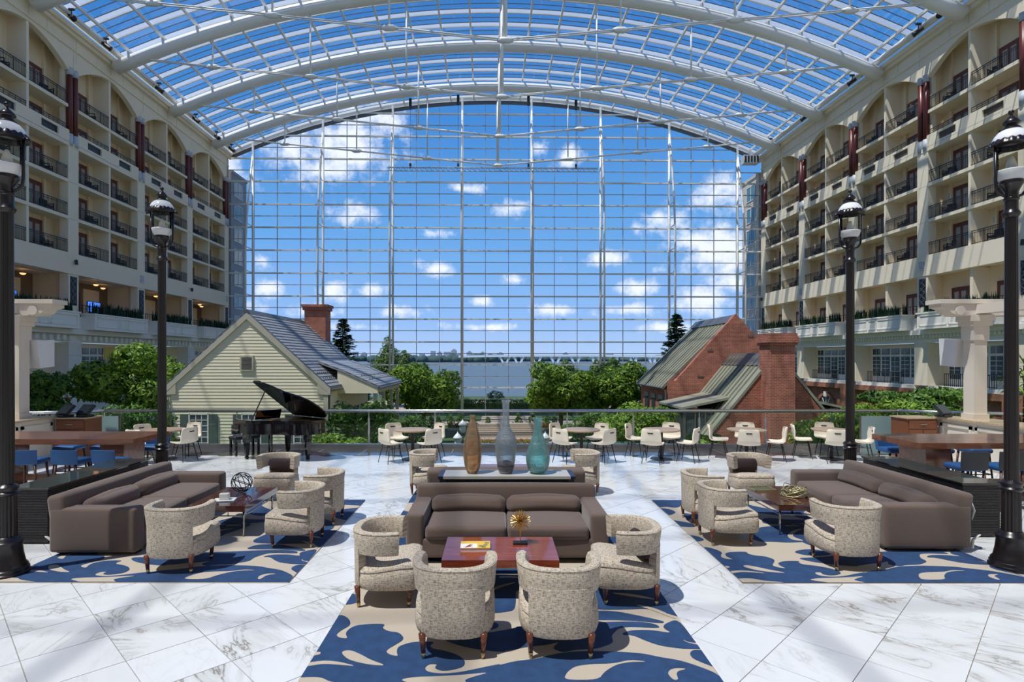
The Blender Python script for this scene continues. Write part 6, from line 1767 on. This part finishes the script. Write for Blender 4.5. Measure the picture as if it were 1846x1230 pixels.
def cafe_table(where, x, y, turn):
    t = thing('cafe_table', 'round pale wood pedestal table ' + where, 'table', (x, y, 0), 0, 'round pedestal tables')
    MB().lathe([(0.0, 0.715), (0.45, 0.715), (0.465, 0.725), (0.465, 0.745), (0.455, 0.75), (0.0, 0.75)], 36, cap=False).build('table_top', MAT['oak'], t, 40)
    MB().lathe([(0.05, 0.02), (0.042, 0.1), (0.042, 0.70), (0.10, 0.715)], 16).build('pedestal', MAT['black_metal'], t, 40)
    MB().lathe([(0.0, 0.0), (0.27, 0.0), (0.27, 0.012), (0.10, 0.028), (0.05, 0.035), (0.0, 0.035)], 28, cap=False).build('base', MAT['black_metal'], t, 40)
    for k in range(4):
        a = radians(45 + 90 * k + turn); R = 0.66
        cx, cy = x + R * cos(a), y + R * sin(a)
        depth = 'far' if sin(a) > 0.35 else ('near' if sin(a) < -0.35 else 'mid')
        lat = 'right' if cos(a) > 0.2 else ('left' if cos(a) < -0.2 else 'middle')
        cafe_chair('cream shell chair, %s %s of the round table %s' % (depth, lat, where), cx, cy, a + pi / 2 + rnd.uniform(-.12, .12))
cafe_table('beside the piano', -8.3, 14.6, 22)
cafe_table('left of the amber vase', -2.1, 14.6, 0)
cafe_table('right of the teal vase', 2.13, 14.6, 0)
cafe_table('in front of the brick gable', 4.13, 14.6, 12)
cafe_table('in front of the brick chimney', 6.27, 14.6, 25)
cafe_table('at the right end of the row', 8.4, 14.6, 25)

# ================================================================== GRAND PIANO
def grand_piano():
    rz = atan2(-0.80, -0.60)
    t = thing('grand_piano', 'black lacquered grand piano with raised lid by the railing', 'piano', (-6.12, 15.2, 0), rz)
    P = MAT['piano']
    outl = [(-0.74, 0.0), (0.74, 0.0), (0.74, 0.50), (0.70, 0.72), (0.60, 0.90), (0.45, 1.06), (0.34, 1.22), (0.26, 1.42), (0.16, 1.66), (0.0, 1.84), (-0.22, 1.94), (-0.45, 1.93), (-0.64, 1.82), (-0.74, 1.64)]
    MB().prism(outl, lambda p: (p[0], p[1], 0.66), lambda p: (p[0], p[1], 0.92)).build('case', P, t, 40)
    m = MB()
    k = len(outl)
    for i in range(1, k):
        a, b = outl[i], outl[(i + 1) % k]
        d = Vector((b[0] - a[0], b[1] - a[1], 0)); nn = Vector((-d.y, d.x, 0)).normalized() * 0.05
        m.prism([a, b, (b[0] + nn.x, b[1] + nn.y), (a[0] + nn.x, a[1] + nn.y)], lambda p: (p[0], p[1], 0.92), lambda p: (p[0], p[1], 1.0))
    m.build('rim', P, t)
    inner = [(p[0] * 0.9, 0.30 + (p[1] - 0.30) * 0.93 if p[1] > 0.3 else 0.3) for p in outl]
    MB().prism([p for i, p in enumerate(inner) if i != 0 and i != 1] + [(-0.66, 0.3)], lambda p: (p[0], p[1], 0.921), lambda p: (p[0], p[1], 0.935)).build('soundboard', MAT['piano_wood'], t)
    m = MB()
    for q in range(24): m.bar((-0.6 + q * 0.03, 0.36, 0.95), (-0.55 + q * 0.02, 1.8 - q * 0.05, 0.95), 0.004)
    m.build('strings', MAT['brass'], t)
    MB().box(-0.74, 0.74, -0.16, 0.0, 0.62, 0.68).box(-0.74, -0.64, -0.16, 0.0, 0.68, 0.84).box(0.64, 0.74, -0.16, 0.0, 0.68, 0.84).build('key_bed', P, t)
    m = MB()
    for q in range(44): m.box(-0.62 + q * 0.0282, -0.62 + q * 0.0282 + 0.026, -0.15, 0.0, 0.68, 0.715)
    m.build('white_keys', MAT['ivory'], t)
    m = MB()
    for q in range(43):
        if q % 7 not in (2, 6): m.box(-0.60 + q * 0.0282, -0.60 + q * 0.0282 + 0.014, -0.09, 0.0, 0.71, 0.73)
    m.build('black_keys', P, t)
    MB().box(-0.66, 0.66, 0.0, 0.03, 0.68, 0.92).build('fallboard', P, t)
    MB().obox((0, 0.30, 1.08), (0.7, 0.02, 0.24), Matrix.Rotation(-0.3, 3, 'X')).build('music_desk', P, t)
    # lid, hinged on the straight side
    th = radians(38)
    lid = [(x + 0.74, y) for (x, y) in outl if True]
    lid[0] = (0.0, 0.28); lid[1] = (1.48, 0.28)
    f = lambda p, h: (-0.74 + p[0] * cos(th) - h * sin(th), p[1], 1.01 + p[0] * sin(th) + h * cos(th))
    MB().prism(lid, lambda p: f(p, 0.0), lambda p: f(p, 0.03)).build('lid', P, t, 40)
    fl_ = [(0.0, 0.28), (1.48, 0.28), (1.48, 0.56), (0.0, 0.56)]
    MB().prism(fl_, lambda p: f(p, 0.032), lambda p: f(p, 0.055)).build('lid_flap', P, t)
    tip = f((1.30, 0.7), 0.0)
    MB().tube([(0.66, 0.62, 0.98), tip], 0.014, 6).build('prop_stick', P, t)
    for (x, y) in ((-0.58, 0.28), (0.58, 0.28), (-0.30, 1.55)):
        l = MB().box(x - 0.075, x + 0.075, y - 0.075, y + 0.075, 0.50, 0.66)
        n0 = len(l.v)
        l.v += [(x + a * 0.06, y + b * 0.06, 0.50) for a, b in ((-1, -1), (1, -1), (1, 1), (-1, 1))] + [(x + a * 0.04, y + b * 0.04, 0.09) for a, b in ((-1, -1), (1, -1), (1, 1), (-1, 1))]
        for q in range(4): l.f.append((n0 + q, n0 + (q + 1) % 4, n0 + 4 + (q + 1) % 4, n0 + 4 + q))
        lo = l.build('leg', P, t)
        MB().tube([(x - 0.03, y, 0.045), (x + 0.03, y, 0.045)], 0.045, 12).box(x - 0.02, x + 0.02, y - 0.02, y + 0.02, 0.05, 0.1).build('caster', MAT['wire_dark'], lo, True)
    m = MB().box(-0.05, -0.02, 0.38, 0.41, 0.12, 0.66).box(0.02, 0.05, 0.38, 0.41, 0.12, 0.66).box(-0.12, 0.12, 0.34, 0.44, 0.08, 0.14)
    ly = m.build('pedal_lyre', P, t)
    for q in (-0.07, 0, 0.07): MB().box(q - 0.015, q + 0.015, 0.22, 0.36, 0.075, 0.09).build('pedal', MAT['brass'], ly)
    b = thing('piano_bench', 'black piano bench at the keyboard end of the grand piano', 'bench', (-6.62, 15.32, 0), rz)
    MB().rbox((0, 0, 0.46), (0.72, 0.34, 0.09), 0.03, 3).build('seat', MAT['charcoal'], b, 50)
    for sx in (-1, 1):
        for sy in (-1, 1): MB().box(sx * 0.31 - 0.025, sx * 0.31 + 0.025, sy * 0.13 - 0.025, sy * 0.13 + 0.025, 0, 0.43).build('leg', P, b)
grand_piano()

# ================================================================== RAILING
def railing():
    t = thing('glass_railing', 'glass balustrade with steel top rail along the deck edge', 'railing', (0, 16.4, 0))
    xs = [-3.59 + 1.86 * k for k in range(-4, 9)]
    MB().tube([(xs[0] - 0.1, 0, 1.045), (xs[-1] + 0.1, 0, 1.045)], 0.045, 14).build('top_rail', MAT['steel'], t, True)
    MB().box(xs[0] - 0.1, xs[-1] + 0.1, -0.05, 0.05, 0.0, 0.12).build('base_shoe', MAT['steel'], t)
    for x in xs:
        p = MB().box(x - 0.025, x + 0.025, -0.012, 0.012, 0.0, 0.85).build('post', MAT['steel'], t)
        MB().box(x - 0.012, x + 0.012, -0.01, 0.01, 0.85, 1.02).build('saddle', MAT['steel'], p)
    for a, b in zip(xs[:-1], xs[1:]):
        MB().box(a + 0.03, b - 0.03, -0.006, 0.006, 0.14, 1.0).build('pane', MAT['pane_rail'], t)
    for s, x in ((-1, xs[0]), (1, xs[-1])):
        MB().tube([(x, 0, 1.045), (x + s * 1.3, -0.55, 1.045), (x + s * 3.4, -1.1, 1.045)], 0.045, 12).build('top_rail', MAT['steel'], t, True)
        MB().bar((x, 0, 0.6), (x + s * 1.3, -0.55, 0.6), 0.012, 0.8).build('pane', MAT['pane_rail'], t)
railing()

# ================================================================== HIGH TABLES AND STOOLS
def high_table(label, x0, x1, y0, y1):
    z = 1.06
    t = thing('high_table', label, 'table', ((x0 + x1) / 2, (y0 + y1) / 2, 0), 0, 'long walnut bar tables')
    w, d = (x1 - x0) / 2, (y1 - y0) / 2
    MB().box(-w, w, -d, d, z - 0.10, z).build('table_top', MAT['walnut'], t)
    for s in (-1, 1):
        c = s * (w - 0.55)
        m = MB(); m.prism([(c - 0.17, 0), (c + 0.17, 0), (c + 0.23, z - 0.1), (c - 0.23, z - 0.1)], lambda p: (p[0], -d * 0.55, p[1]), lambda p: (p[0], d * 0.55, p[1]))
        m.build('panel_leg', MAT['walnut'], t)
    MB().box(-w + 0.5, w - 0.5, -0.03, 0.03, 0.2, 0.32).build('stretcher', MAT['walnut'], t)
high_table('long walnut bar table on the left', -9.9, -6.55, 10.5, 11.65)
high_table('long walnut bar table on the right', 7.25, 10.5, 10.0, 11.25)

def stool_meshes(dark):
    o = {}
    o['seat'] = MB().rbox((0, 0.02, 0.70), (0.44, 0.42, 0.09), 0.04, 3, (0, 0, 0.01)).mesh('seat', MAT['blue_seat'], 50)
    m = MB(); n = 12
    pts = []
    for i in range(n + 1):
        a = -1.0 + 2.0 * i / n; pts.append((0.225 * sin(a) / sin(1.0), -0.20 - 0.04 * cos(a * 1.2) + 0.03))
    for i in range(n):
        a, b = pts[i], pts[i + 1]
        m.prism([a, b, (b[0] * 0.88, b[1] + 0.045), (a[0] * 0.88, a[1] + 0.045)], lambda p: (p[0], p[1], 0.68), lambda p: (p[0] * 1.04, p[1] - 0.03, 0.98 if dark else 0.92))
    o['back'] = m.mesh('backrest', MAT['charcoal'] if dark else MAT['blue_seat'], 50)
    o['legs'] = []
    for sx in (-1, 1):
        for sy in (-1, 1):
            o['legs'].append(MB().tube([(sx * 0.17, sy * 0.16, 0.68), (sx * 0.22, sy * 0.21, 0.0)], [0.022, 0.014], 6).mesh('leg', MAT['stool_wood'], True))
    c = MB()
    for s in (-1, 1):
        c.bar((-0.205, s * 0.195, 0.24), (0.205, s * 0.195, 0.24), 0.018); c.bar((s * 0.205, -0.195, 0.24), (s * 0.205, 0.195, 0.24), 0.018)
    o['rest'] = c.mesh('footrest', MAT['stool_wood'])
    return o
STOOL = {False: stool_meshes(False), True: stool_meshes(True)}
def stool(label, x, y, rz, dark=False):
    S = STOOL[dark]
    t = thing('bar_stool', label, 'stool', (x, y, 0), rz, 'blue bar stools at the walnut tables')
    link('seat', S['seat'], t); link('backrest', S['back'], t); link('footrest', S['rest'], t)
    for l in S['legs']: link('leg', l, t)
for i, (x, n) in enumerate(((-8.25, 'leftmost'), (-7.5, 'middle'), (-6.8, 'rightmost'))):
    stool('blue bar stool on the near side of the left walnut table, %s' % n, x, 10.3, 0.15 - 0.15 * i)
for i, (x, n) in enumerate(((-8.75, 'leftmost'), (-8.0, 'middle'), (-7.05, 'rightmost'))):
    stool('blue bar stool on the far side of the left walnut table, %s' % n, x, 11.95, pi + 0.1)
for i, (x, n) in enumerate(((7.85, 'leftmost'), (8.48, 'middle'), (9.1, 'rightmost'))):
    stool('charcoal backed blue bar stool on the near side of the right walnut table, %s' % n, x, 9.75, 0.0, True)
for i, (x, n) in enumerate(((7.9, 'leftmost'), (8.75, 'middle'), (9.5, 'rightmost'))):
    stool('blue bar stool on the far side of the right walnut table, %s' % n, x, 11.6, pi)

# ================================================================== BARS AT BOTH SIDES
def bar_side(side):
    s = -1 if side == 'left' else 1
    X = 10.85
    t = thing('bar_counter', 'cream panelled bar counter with granite top on the %s' % side, 'counter', (s * X, 0, 0), 0, 'bar counters')
    f = lambda m, w0, w1, y0, y1, z0, z1: m.box(s * w0, s * w1, y0, y1, z0, z1)
    f(MB(), 0.05, 0.75, 5.0, 14.4, 0, 1.06).build('body', MAT['counter_cream'], t)
    f(MB(), -0.03, 0.85, 4.95, 14.45, 1.06, 1.10).build('granite_top', MAT['granite_counter'], t)
    for k in range(9):
        a = 5.1 + k * 1.03
        m = MB()
        f(m, 0.02, 0.05, a, a + 0.93, 0.1, 0.17); f(m, 0.02, 0.05, a, a + 0.93, 0.88, 0.95); f(m, 0.02, 0.05, a, a + 0.07, 0.1, 0.95); f(m, 0.02, 0.05, a + 0.86, a + 0.93, 0.1, 0.95)
        m.build('panel_moulding', MAT['counter_cream'], t)
    # pergola: columns on the counter line and beams above
    p = thing('bar_pergola', 'cream pergola with bracketed column over the %s bar' % side, 'pergola', (s * 11.3, 0, 0), 0, 'pergolas over the bars')
    for y in (13.75, 8.6):
        c = f(MB(), -0.155, 0.155, y - 0.155, y + 0.155, 1.1, 3.3).build('column', MAT['pergola'], p)
        m = MB(); f(m, -0.185, 0.185, y - 0.185, y + 0.185, 2.95, 3.3); f(m, -0.225, 0.225, y - 0.225, y + 0.225, 3.28, 3.40); f(m, -0.26, 0.26, y - 0.26, y + 0.26, 3.39, 3.54)
        m.build('capital', MAT['pergola'], c)
        f(MB(), -0.185, 0.185, y - 0.185, y + 0.185, 1.1, 1.22).build('column_base', MAT['pergola'], c)
        # scrolled bracket rafter over the counter
        pr = [(-0.95, 3.80), (-0.95, 3.72), (-0.80, 3.68), (-0.70, 3.58), (-0.56, 3.53), (-0.45, 3.56), (-0.38, 3.52), (1.4, 3.52), (1.4, 3.80)]
        MB().prism(pr, lambda q: (s * q[0], y - 0.2, q[1]), lambda q: (s * q[0], y + 0.2, q[1])).build('rafter', MAT['pergola'], p)
        MB().tube([(s * -0.52, y - 0.23, 3.64), (s * -0.52, y + 0.23, 3.64)], 0.11, 14).build('scroll', MAT['pergola'], p, 40)
        f(MB(), -1.0, 1.4, y - 0.24, y + 0.24, 3.80, 3.9).build('rafter_cap', MAT['pergola'], p)
    f(MB(), -0.15, 0.15, 6.0, 14.6, 3.56, 3.78).build('beam', MAT['pergola'], p)
    # loudspeaker hung from the column
    sp = thing('loudspeaker', 'white wedge loudspeaker hung on the %s pergola column' % side, 'speaker', (s * 11.15, 14.25, 2.33), 0, 'white loudspeakers')
    if s < 0: sp.location = (-11.10, 14.2, 2.30)
    m = MB(); a, b = 0.28, 0.19
    top = [(-a, -0.2), (a, -0.2), (a * 0.7, 0.25), (-a * 0.7, 0.25)]; bot = [(-b, -0.16), (b, -0.16), (b * 0.7, 0.2), (-b * 0.7, 0.2)]
    if s < 0: bot = [(x * 1.25, y) for x, y in bot]
    m.v += [(x, y, 0.66) for x, y in top] + [(x, y, 0.0) for x, y in bot]
    m.f += [(0, 1, 2, 3), (7, 6, 5, 4)] + [(i, i + 4, (i + 1) % 4 + 4, (i + 1) % 4) for i in range(4)]
    m.move(lambda q: Matrix.Rotation(s * 0.35, 3, 'Z') @ (Matrix.Rotation(0.10, 3, 'X') @ q))
    m.build('cabinet', MAT['speaker'], sp)
    MB().tube([(0, 0.1, 0.4), (s * 0.35, -0.2, 0.4)], 0.03, 8).build('bracket', MAT['fixture'], sp)
    # wooden cabinet with terminal
    c = thing('service_cabinet', 'wood service cabinet with steel pulls at the end of the %s bar' % side, 'cabinet', (s * 10.42, 14.55, 0), 0, 'service cabinets')
    f(MB(), -0.36, 0.36, -0.3, 0.3, 0.05, 1.04).build('body', MAT['cabinet_wood'], c)
    f(MB(), -0.39, 0.39, -0.33, 0.33, 1.04, 1.07).build('granite_top', MAT['granite_counter'], c)
    f(MB(), -0.33, 0.33, -0.33, -0.30, 0.80, 1.0).build('drawer', MAT['cabinet_wood'], c)
    f(MB(), -0.33, -0.01, -0.33, -0.30, 0.08, 0.78).build('door', MAT['cabinet_wood'], c)
    f(MB(), 0.01, 0.33, -0.33, -0.30, 0.08, 0.78).build('door', MAT['cabinet_wood'], c)
    MB().box(-0.08, 0.08, -0.35, -0.335, 0.9, 0.915).box(-0.05, -0.035, -0.35, -0.335, 0.5, 0.66).box(0.035, 0.05, -0.35, -0.335, 0.5, 0.66).build('pull', MAT['chrome'], c)
    def terminal(label, x, y, z, rz):
        q = thing('order_terminal', label, 'terminal', (x, y, z), rz, 'order terminals')
        MB().rbox((0, 0, 0.03), (0.30, 0.26, 0.06), 0.02, 2).build('foot', MAT['fixture'], q, 40)
        R_ = Matrix.Rotation(-0.75, 3, 'X')
        MB().obox((0, 0.02, 0.17), (0.40, 0.06, 0.30), R_).build('housing', MAT['fixture'], q)
        d = R_ @ Vector((0, -0.032, 0))
        MB().obox(Vector((0, 0.02, 0.17)) + d, (0.35, 0.006, 0.25), R_).build('display', MAT['screen'], q)
    if s < 0:
        terminal('dark order terminal on the left cabinet, left one', -10.70, 14.45, 1.07, -0.4)
        terminal('dark order terminal on the left cabinet, right one', -10.24, 14.50, 1.07, -0.35)
    else:
        terminal('dark order terminal at the end of the right bar', 10.86, 14.15, 1.101, 0.45)
    g = thing('frosted_screen', 'pale frosted glass screen beside the %s cabinet' % side, 'screen', (s * (10.05 if s > 0 else 10.4), 15.35, 0), 0, 'frosted screens')
    f(MB(), -0.45, 0.75, -0.01, 0.01, 0.0, 1.0).build('panel', MAT['frost'], g)
    f(MB(), -0.48, -0.45, -0.02, 0.02, 0.0, 1.02).build('post', MAT['steel'], g)
bar_side('left'); bar_side('right')

# potted dracaena behind the right bar
def dracaena():
    x, y = 12.6, 13.9
    t = thing('potted_dracaena', 'tall dracaena in a dark pot behind the right column', 'plant', (x, y, 0))
    MB().lathe([(0.0, 0), (0.20, 0), (0.27, 0.55), (0.29, 1.0), (0.25, 1.0), (0.24, 0.93), (0.0, 0.93)], 20, cap=False).build('pot', MAT['sofa_foot'], t, 40)
    MB().box(-0.4, 0.4, -0.4, 0.4, 0.0, 0.03).build('saucer', MAT['stone_white'], t)
    r = random.Random(77); lf = MB(); tr = MB()
    for (dx, dy, h) in ((0.0, 0.0, 2.35), (0.1, 0.05, 1.75), (-0.12, 0.04, 2.0), (0.05, -0.1, 1.45)):
        top = Vector((dx * 2.2, dy * 2.2, h)); tr.tube([(dx * 0.6, dy * 0.6, 0.9), top], [0.035, 0.022], 6)
        for k in range(46):
            a = r.uniform(0, 2 * pi); e = r.uniform(-0.3, 1.2); ln = r.uniform(0.28, 0.42)
            d = Vector((cos(a) * cos(e), sin(a) * cos(e), sin(e))); sd = Vector((-sin(a), cos(a), 0)) * 0.022
            b = top + Vector((0, 0, r.uniform(-0.35, 0.1))); mid = b + d * ln * 0.6; tip = b + d * ln + Vector((0, 0, -0.14))
            lf.quad(b - sd * .5, b + sd * .5, mid + sd, mid - sd); lf.quad(mid - sd, mid + sd, tip + sd * .1, tip - sd * .1)
    tr.build('stem', MAT['bark'], t, True); lf.build('leaves', MAT['leaf_a'], t, False, 'stuff')
dracaena()

# ================================================================== THINGS HUNG IN THE ROOF
def lighting_truss():
    v = 72.1; z = 26.0
    t = thing('lighting_truss', 'long thin lighting truss hung before the glass wall', 'truss', bpt(UC - 0.6, v, z), PHI)
    L_ = 13.0
    for (dy, dz) in ((-0.2, 0.2), (0.2, 0.2), (0, -0.2)):
        MB().tube([(-L_, dy, dz), (L_, dy, dz)], 0.035, 6).build('chord', MAT['mullion'], t, True)
    m = MB(); n = 40
    for i in range(n):
        a, b = -L_ + 2 * L_ * i / n, -L_ + 2 * L_ * (i + 1) / n; mid = (a + b) / 2
        m.bar((a, -0.2, 0.2), (mid, 0, -0.2), 0.035); m.bar((mid, 0, -0.2), (b, -0.2, 0.2), 0.035); m.bar((a, 0.2, 0.2), (mid, 0, -0.2), 0.035); m.bar((a, -0.2, 0.2), (b, 0.2, 0.2), 0.03)
    m.build('lattice', MAT['mullion'], t)
    for x in (-10.2, -4.3, 4.4, 10.3):
        h = MB().tube([(x, 0, 0.2), (x, 0, z_arch(UC + x) - z - 1.3)], 0.02, 5).build('hoist_cable', MAT['fixture'], t)
        zt = z_arch(UC + x) - z - 1.5
        MB().box(x - 0.16, x + 0.16, -0.16, 0.16, zt - 0.6, zt + 0.6).build('hoist_motor', MAT['fixture'], h)
        MB().box(x - 0.12, x + 0.12, -0.12, 0.12, 0.2, 0.7).build('hook_block', MAT['fixture'], h)
lighting_truss()
def spotlight(label, u, v, z, aim):
    t = thing('spotlight', label, 'light', bpt(u, v, z), PHI, 'spotlights along the eaves')
    d = Vector(aim).normalized()
    MB().tube([Vector((0, 0, -0.25)) - d * 0.35, Vector((0, 0, -0.25)) + d * 0.30, Vector((0, 0, -0.25)) + d * 0.42], [0.15, 0.17, 0.24], 10).build('can', MAT['fixture'], t, True)
    MB().tube([(0, 0, 0.35), (0, 0, -0.2)], 0.04, 6).build('yoke', MAT['fixture'], t)
    MB().box(-0.2, 0.2, -0.1, 0.1, 0.3, 0.42).build('clamp', MAT['fixture'], t)
PL = ['nearest', 'second', 'third', 'fourth', 'fifth', 'sixth', 'seventh', 'eighth']
for i, v in enumerate((46.6, 50.8, 53.9, 58.9, 63.6, 66.3, 71.4, 75.5)):
    spotlight('black spotlight on the left eaves, %s from the viewer' % PL[i], UC - 34.2, v, 29.8, (1, 0.4 if i % 2 else -0.6, -0.7))
for i, v in enumerate((45.0, 47.4, 54.2, 56.1, 63.3, 64.6, 72.4)):
    spotlight('black spotlight on the right eaves, %s from the viewer' % PL[i], UC + 34.2, v, 29.8, (-1, 0.4 if i % 2 else -0.6, -0.7))
bx = thing('motor_box', 'grey machine box under the roof at the right end of glass wall', 'machine', bpt(UR - 2.0, 76.4, 28.3), PHI)
MB().box(-1.0, 1.0, -0.5, 0.5, 0, 1.1).build('casing', MAT['cap_grey'], bx)
for k in range(5): MB().box(-0.9 + 0.4 * k, -0.7 + 0.4 * k, -0.54, -0.5, 0.15, 0.95).build('louvre', MAT['fixture'], bx)

# plaque and lit yellow panel on the left facade
t = thing('rooster_plaque', 'white plaque with a small terracotta rooster on the left facade base', 'plaque', bpt(UL + 0.12, 47.9, -1.6), PHI)
MB().box(-0.04, 0.0, -0.9, 0.9, 0.0, 1.7).build('board', MAT['white_trim'], t)
ro = [(-0.40, 0.95), (-0.45, 1.25), (-0.30, 1.12), (-0.15, 1.0), (0.10, 1.02), (0.20, 1.25), (0.32, 1.32), (0.36, 1.22), (0.45, 1.18), (0.34, 1.10), (0.30, 0.85), (0.12, 0.68), (0.12, 0.45), (0.2, 0.42), (0.0, 0.42), (0.02, 0.66), (-0.18, 0.70)]
MB().prism(ccw([(-a, b) for a, b in ro]), lambda p: (0.0, p[0], p[1]), lambda p: (0.02, p[0], p[1])).build('rooster_print', MAT['rooster'], t)
t = thing('yellow_lit_panel', 'small yellow lit panel in the left facade window storey', 'poster', bpt(UL - 0.95, 54.6, 2.5), PHI)
MB().box(0.0, 0.06, -0.75, 0.75, 0.0, 1.1).build('sheet', MAT['lit_panel_yellow'], t)  # lit look of the panel is put into its yellow colour
MB().box(-0.02, 0.0, -0.8, 0.8, -0.05, 1.15).build('backing', MAT['white_trim'], t)

# ================================================================== GUEST ON A RIGHT BALCONY
def person():
    U = UR
    x, y, z = bpt(U + 0.62, 50.6, FLOORS[4])
    t = thing('person', 'person in rust cap and pale shirt leaning on right top balcony rail', 'person', (x, y, z), PHI + pi / 2 + 0.3)
    # body as one skinned figure: joints with radii, standing, forearms on the rail (front is +y)
    J = [((0, 0, 0.92), 0.14), ((0, 0.03, 1.15), 0.13), ((0, 0.08, 1.36), 0.15), ((0, 0.12, 1.50), 0.06), ((0, 0.16, 1.58), 0.085), ((0, 0.17, 1.72), 0.09),
         ((0.1, 0, 0.86), 0.09), ((0.11, 0.02, 0.5), 0.065), ((0.12, 0, 0.08), 0.045), ((0.12, 0.12, 0.04), 0.04),
         ((-0.1, 0, 0.86), 0.09), ((-0.11, 0.02, 0.5), 0.065), ((-0.12, 0, 0.08), 0.045), ((-0.12, 0.12, 0.04), 0.04),
         ((0.19, 0.08, 1.38), 0.06), ((0.25, 0.12, 1.12), 0.045), ((0.15, 0.38, 1.12), 0.035), ((0.12, 0.46, 1.12), 0.035),
         ((-0.19, 0.08, 1.38), 0.06), ((-0.25, 0.12, 1.12), 0.045), ((-0.15, 0.38, 1.12), 0.035), ((-0.12, 0.46, 1.12), 0.035)]
    E = [(0, 1), (1, 2), (2, 3), (3, 4), (4, 5), (0, 6), (6, 7), (7, 8), (8, 9), (0, 10), (10, 11), (11, 12), (12, 13), (2, 14), (14, 15), (15, 16), (16, 17), (2, 18), (18, 19), (19, 20), (20, 21)]
    me = bpy.data.meshes.new('body'); me.from_pydata([j[0] for j in J], E, [])
    me.materials.append(MAT['shirt'])
    b = link('body', me, t)
    sk = b.modifiers.new('skin', 'SKIN')
    for i, sv in enumerate(me.skin_vertices[0].data):
        sv.radius = (J[i][1], J[i][1]); sv.use_root = (i == 0)
    sd = b.modifiers.new('sub', 'SUBSURF'); sd.levels = 1; sd.render_levels = 1
    MB().lathe([(0.105, 1.66), (0.11, 1.72), (0.095, 1.79), (0.05, 1.83), (0.0, 1.84)], 14).move(lambda p: p + Vector((0, 0.165, 0))).box(-0.08, 0.08, 0.22, 0.36, 1.68, 1.695).build('cap', MAT['cap_red'], t, 40)
    MB().lathe([(0.0, 1.50), (0.06, 1.51), (0.085, 1.58), (0.092, 1.66), (0.09, 1.70)], 14).move(lambda p: p + Vector((0, 0.175, 0))).tube([(0, 0.25, 1.63), (0, 0.295, 1.60), (0, 0.25, 1.585)], [0.014, 0.02, 0.014], 6).build('face', MAT['skin'], t, True)
    m = MB()
    for s in (-1, 1):
        m.tube([(s * 0.06, 0, 0.95), (s * 0.11, 0.0, 0.84), (s * 0.115, 0.02, 0.5), (s * 0.12, 0, 0.07)], [0.13, 0.11, 0.085, 0.07], 10)
    m.build('trousers', MAT['trousers'], t, True)
person()
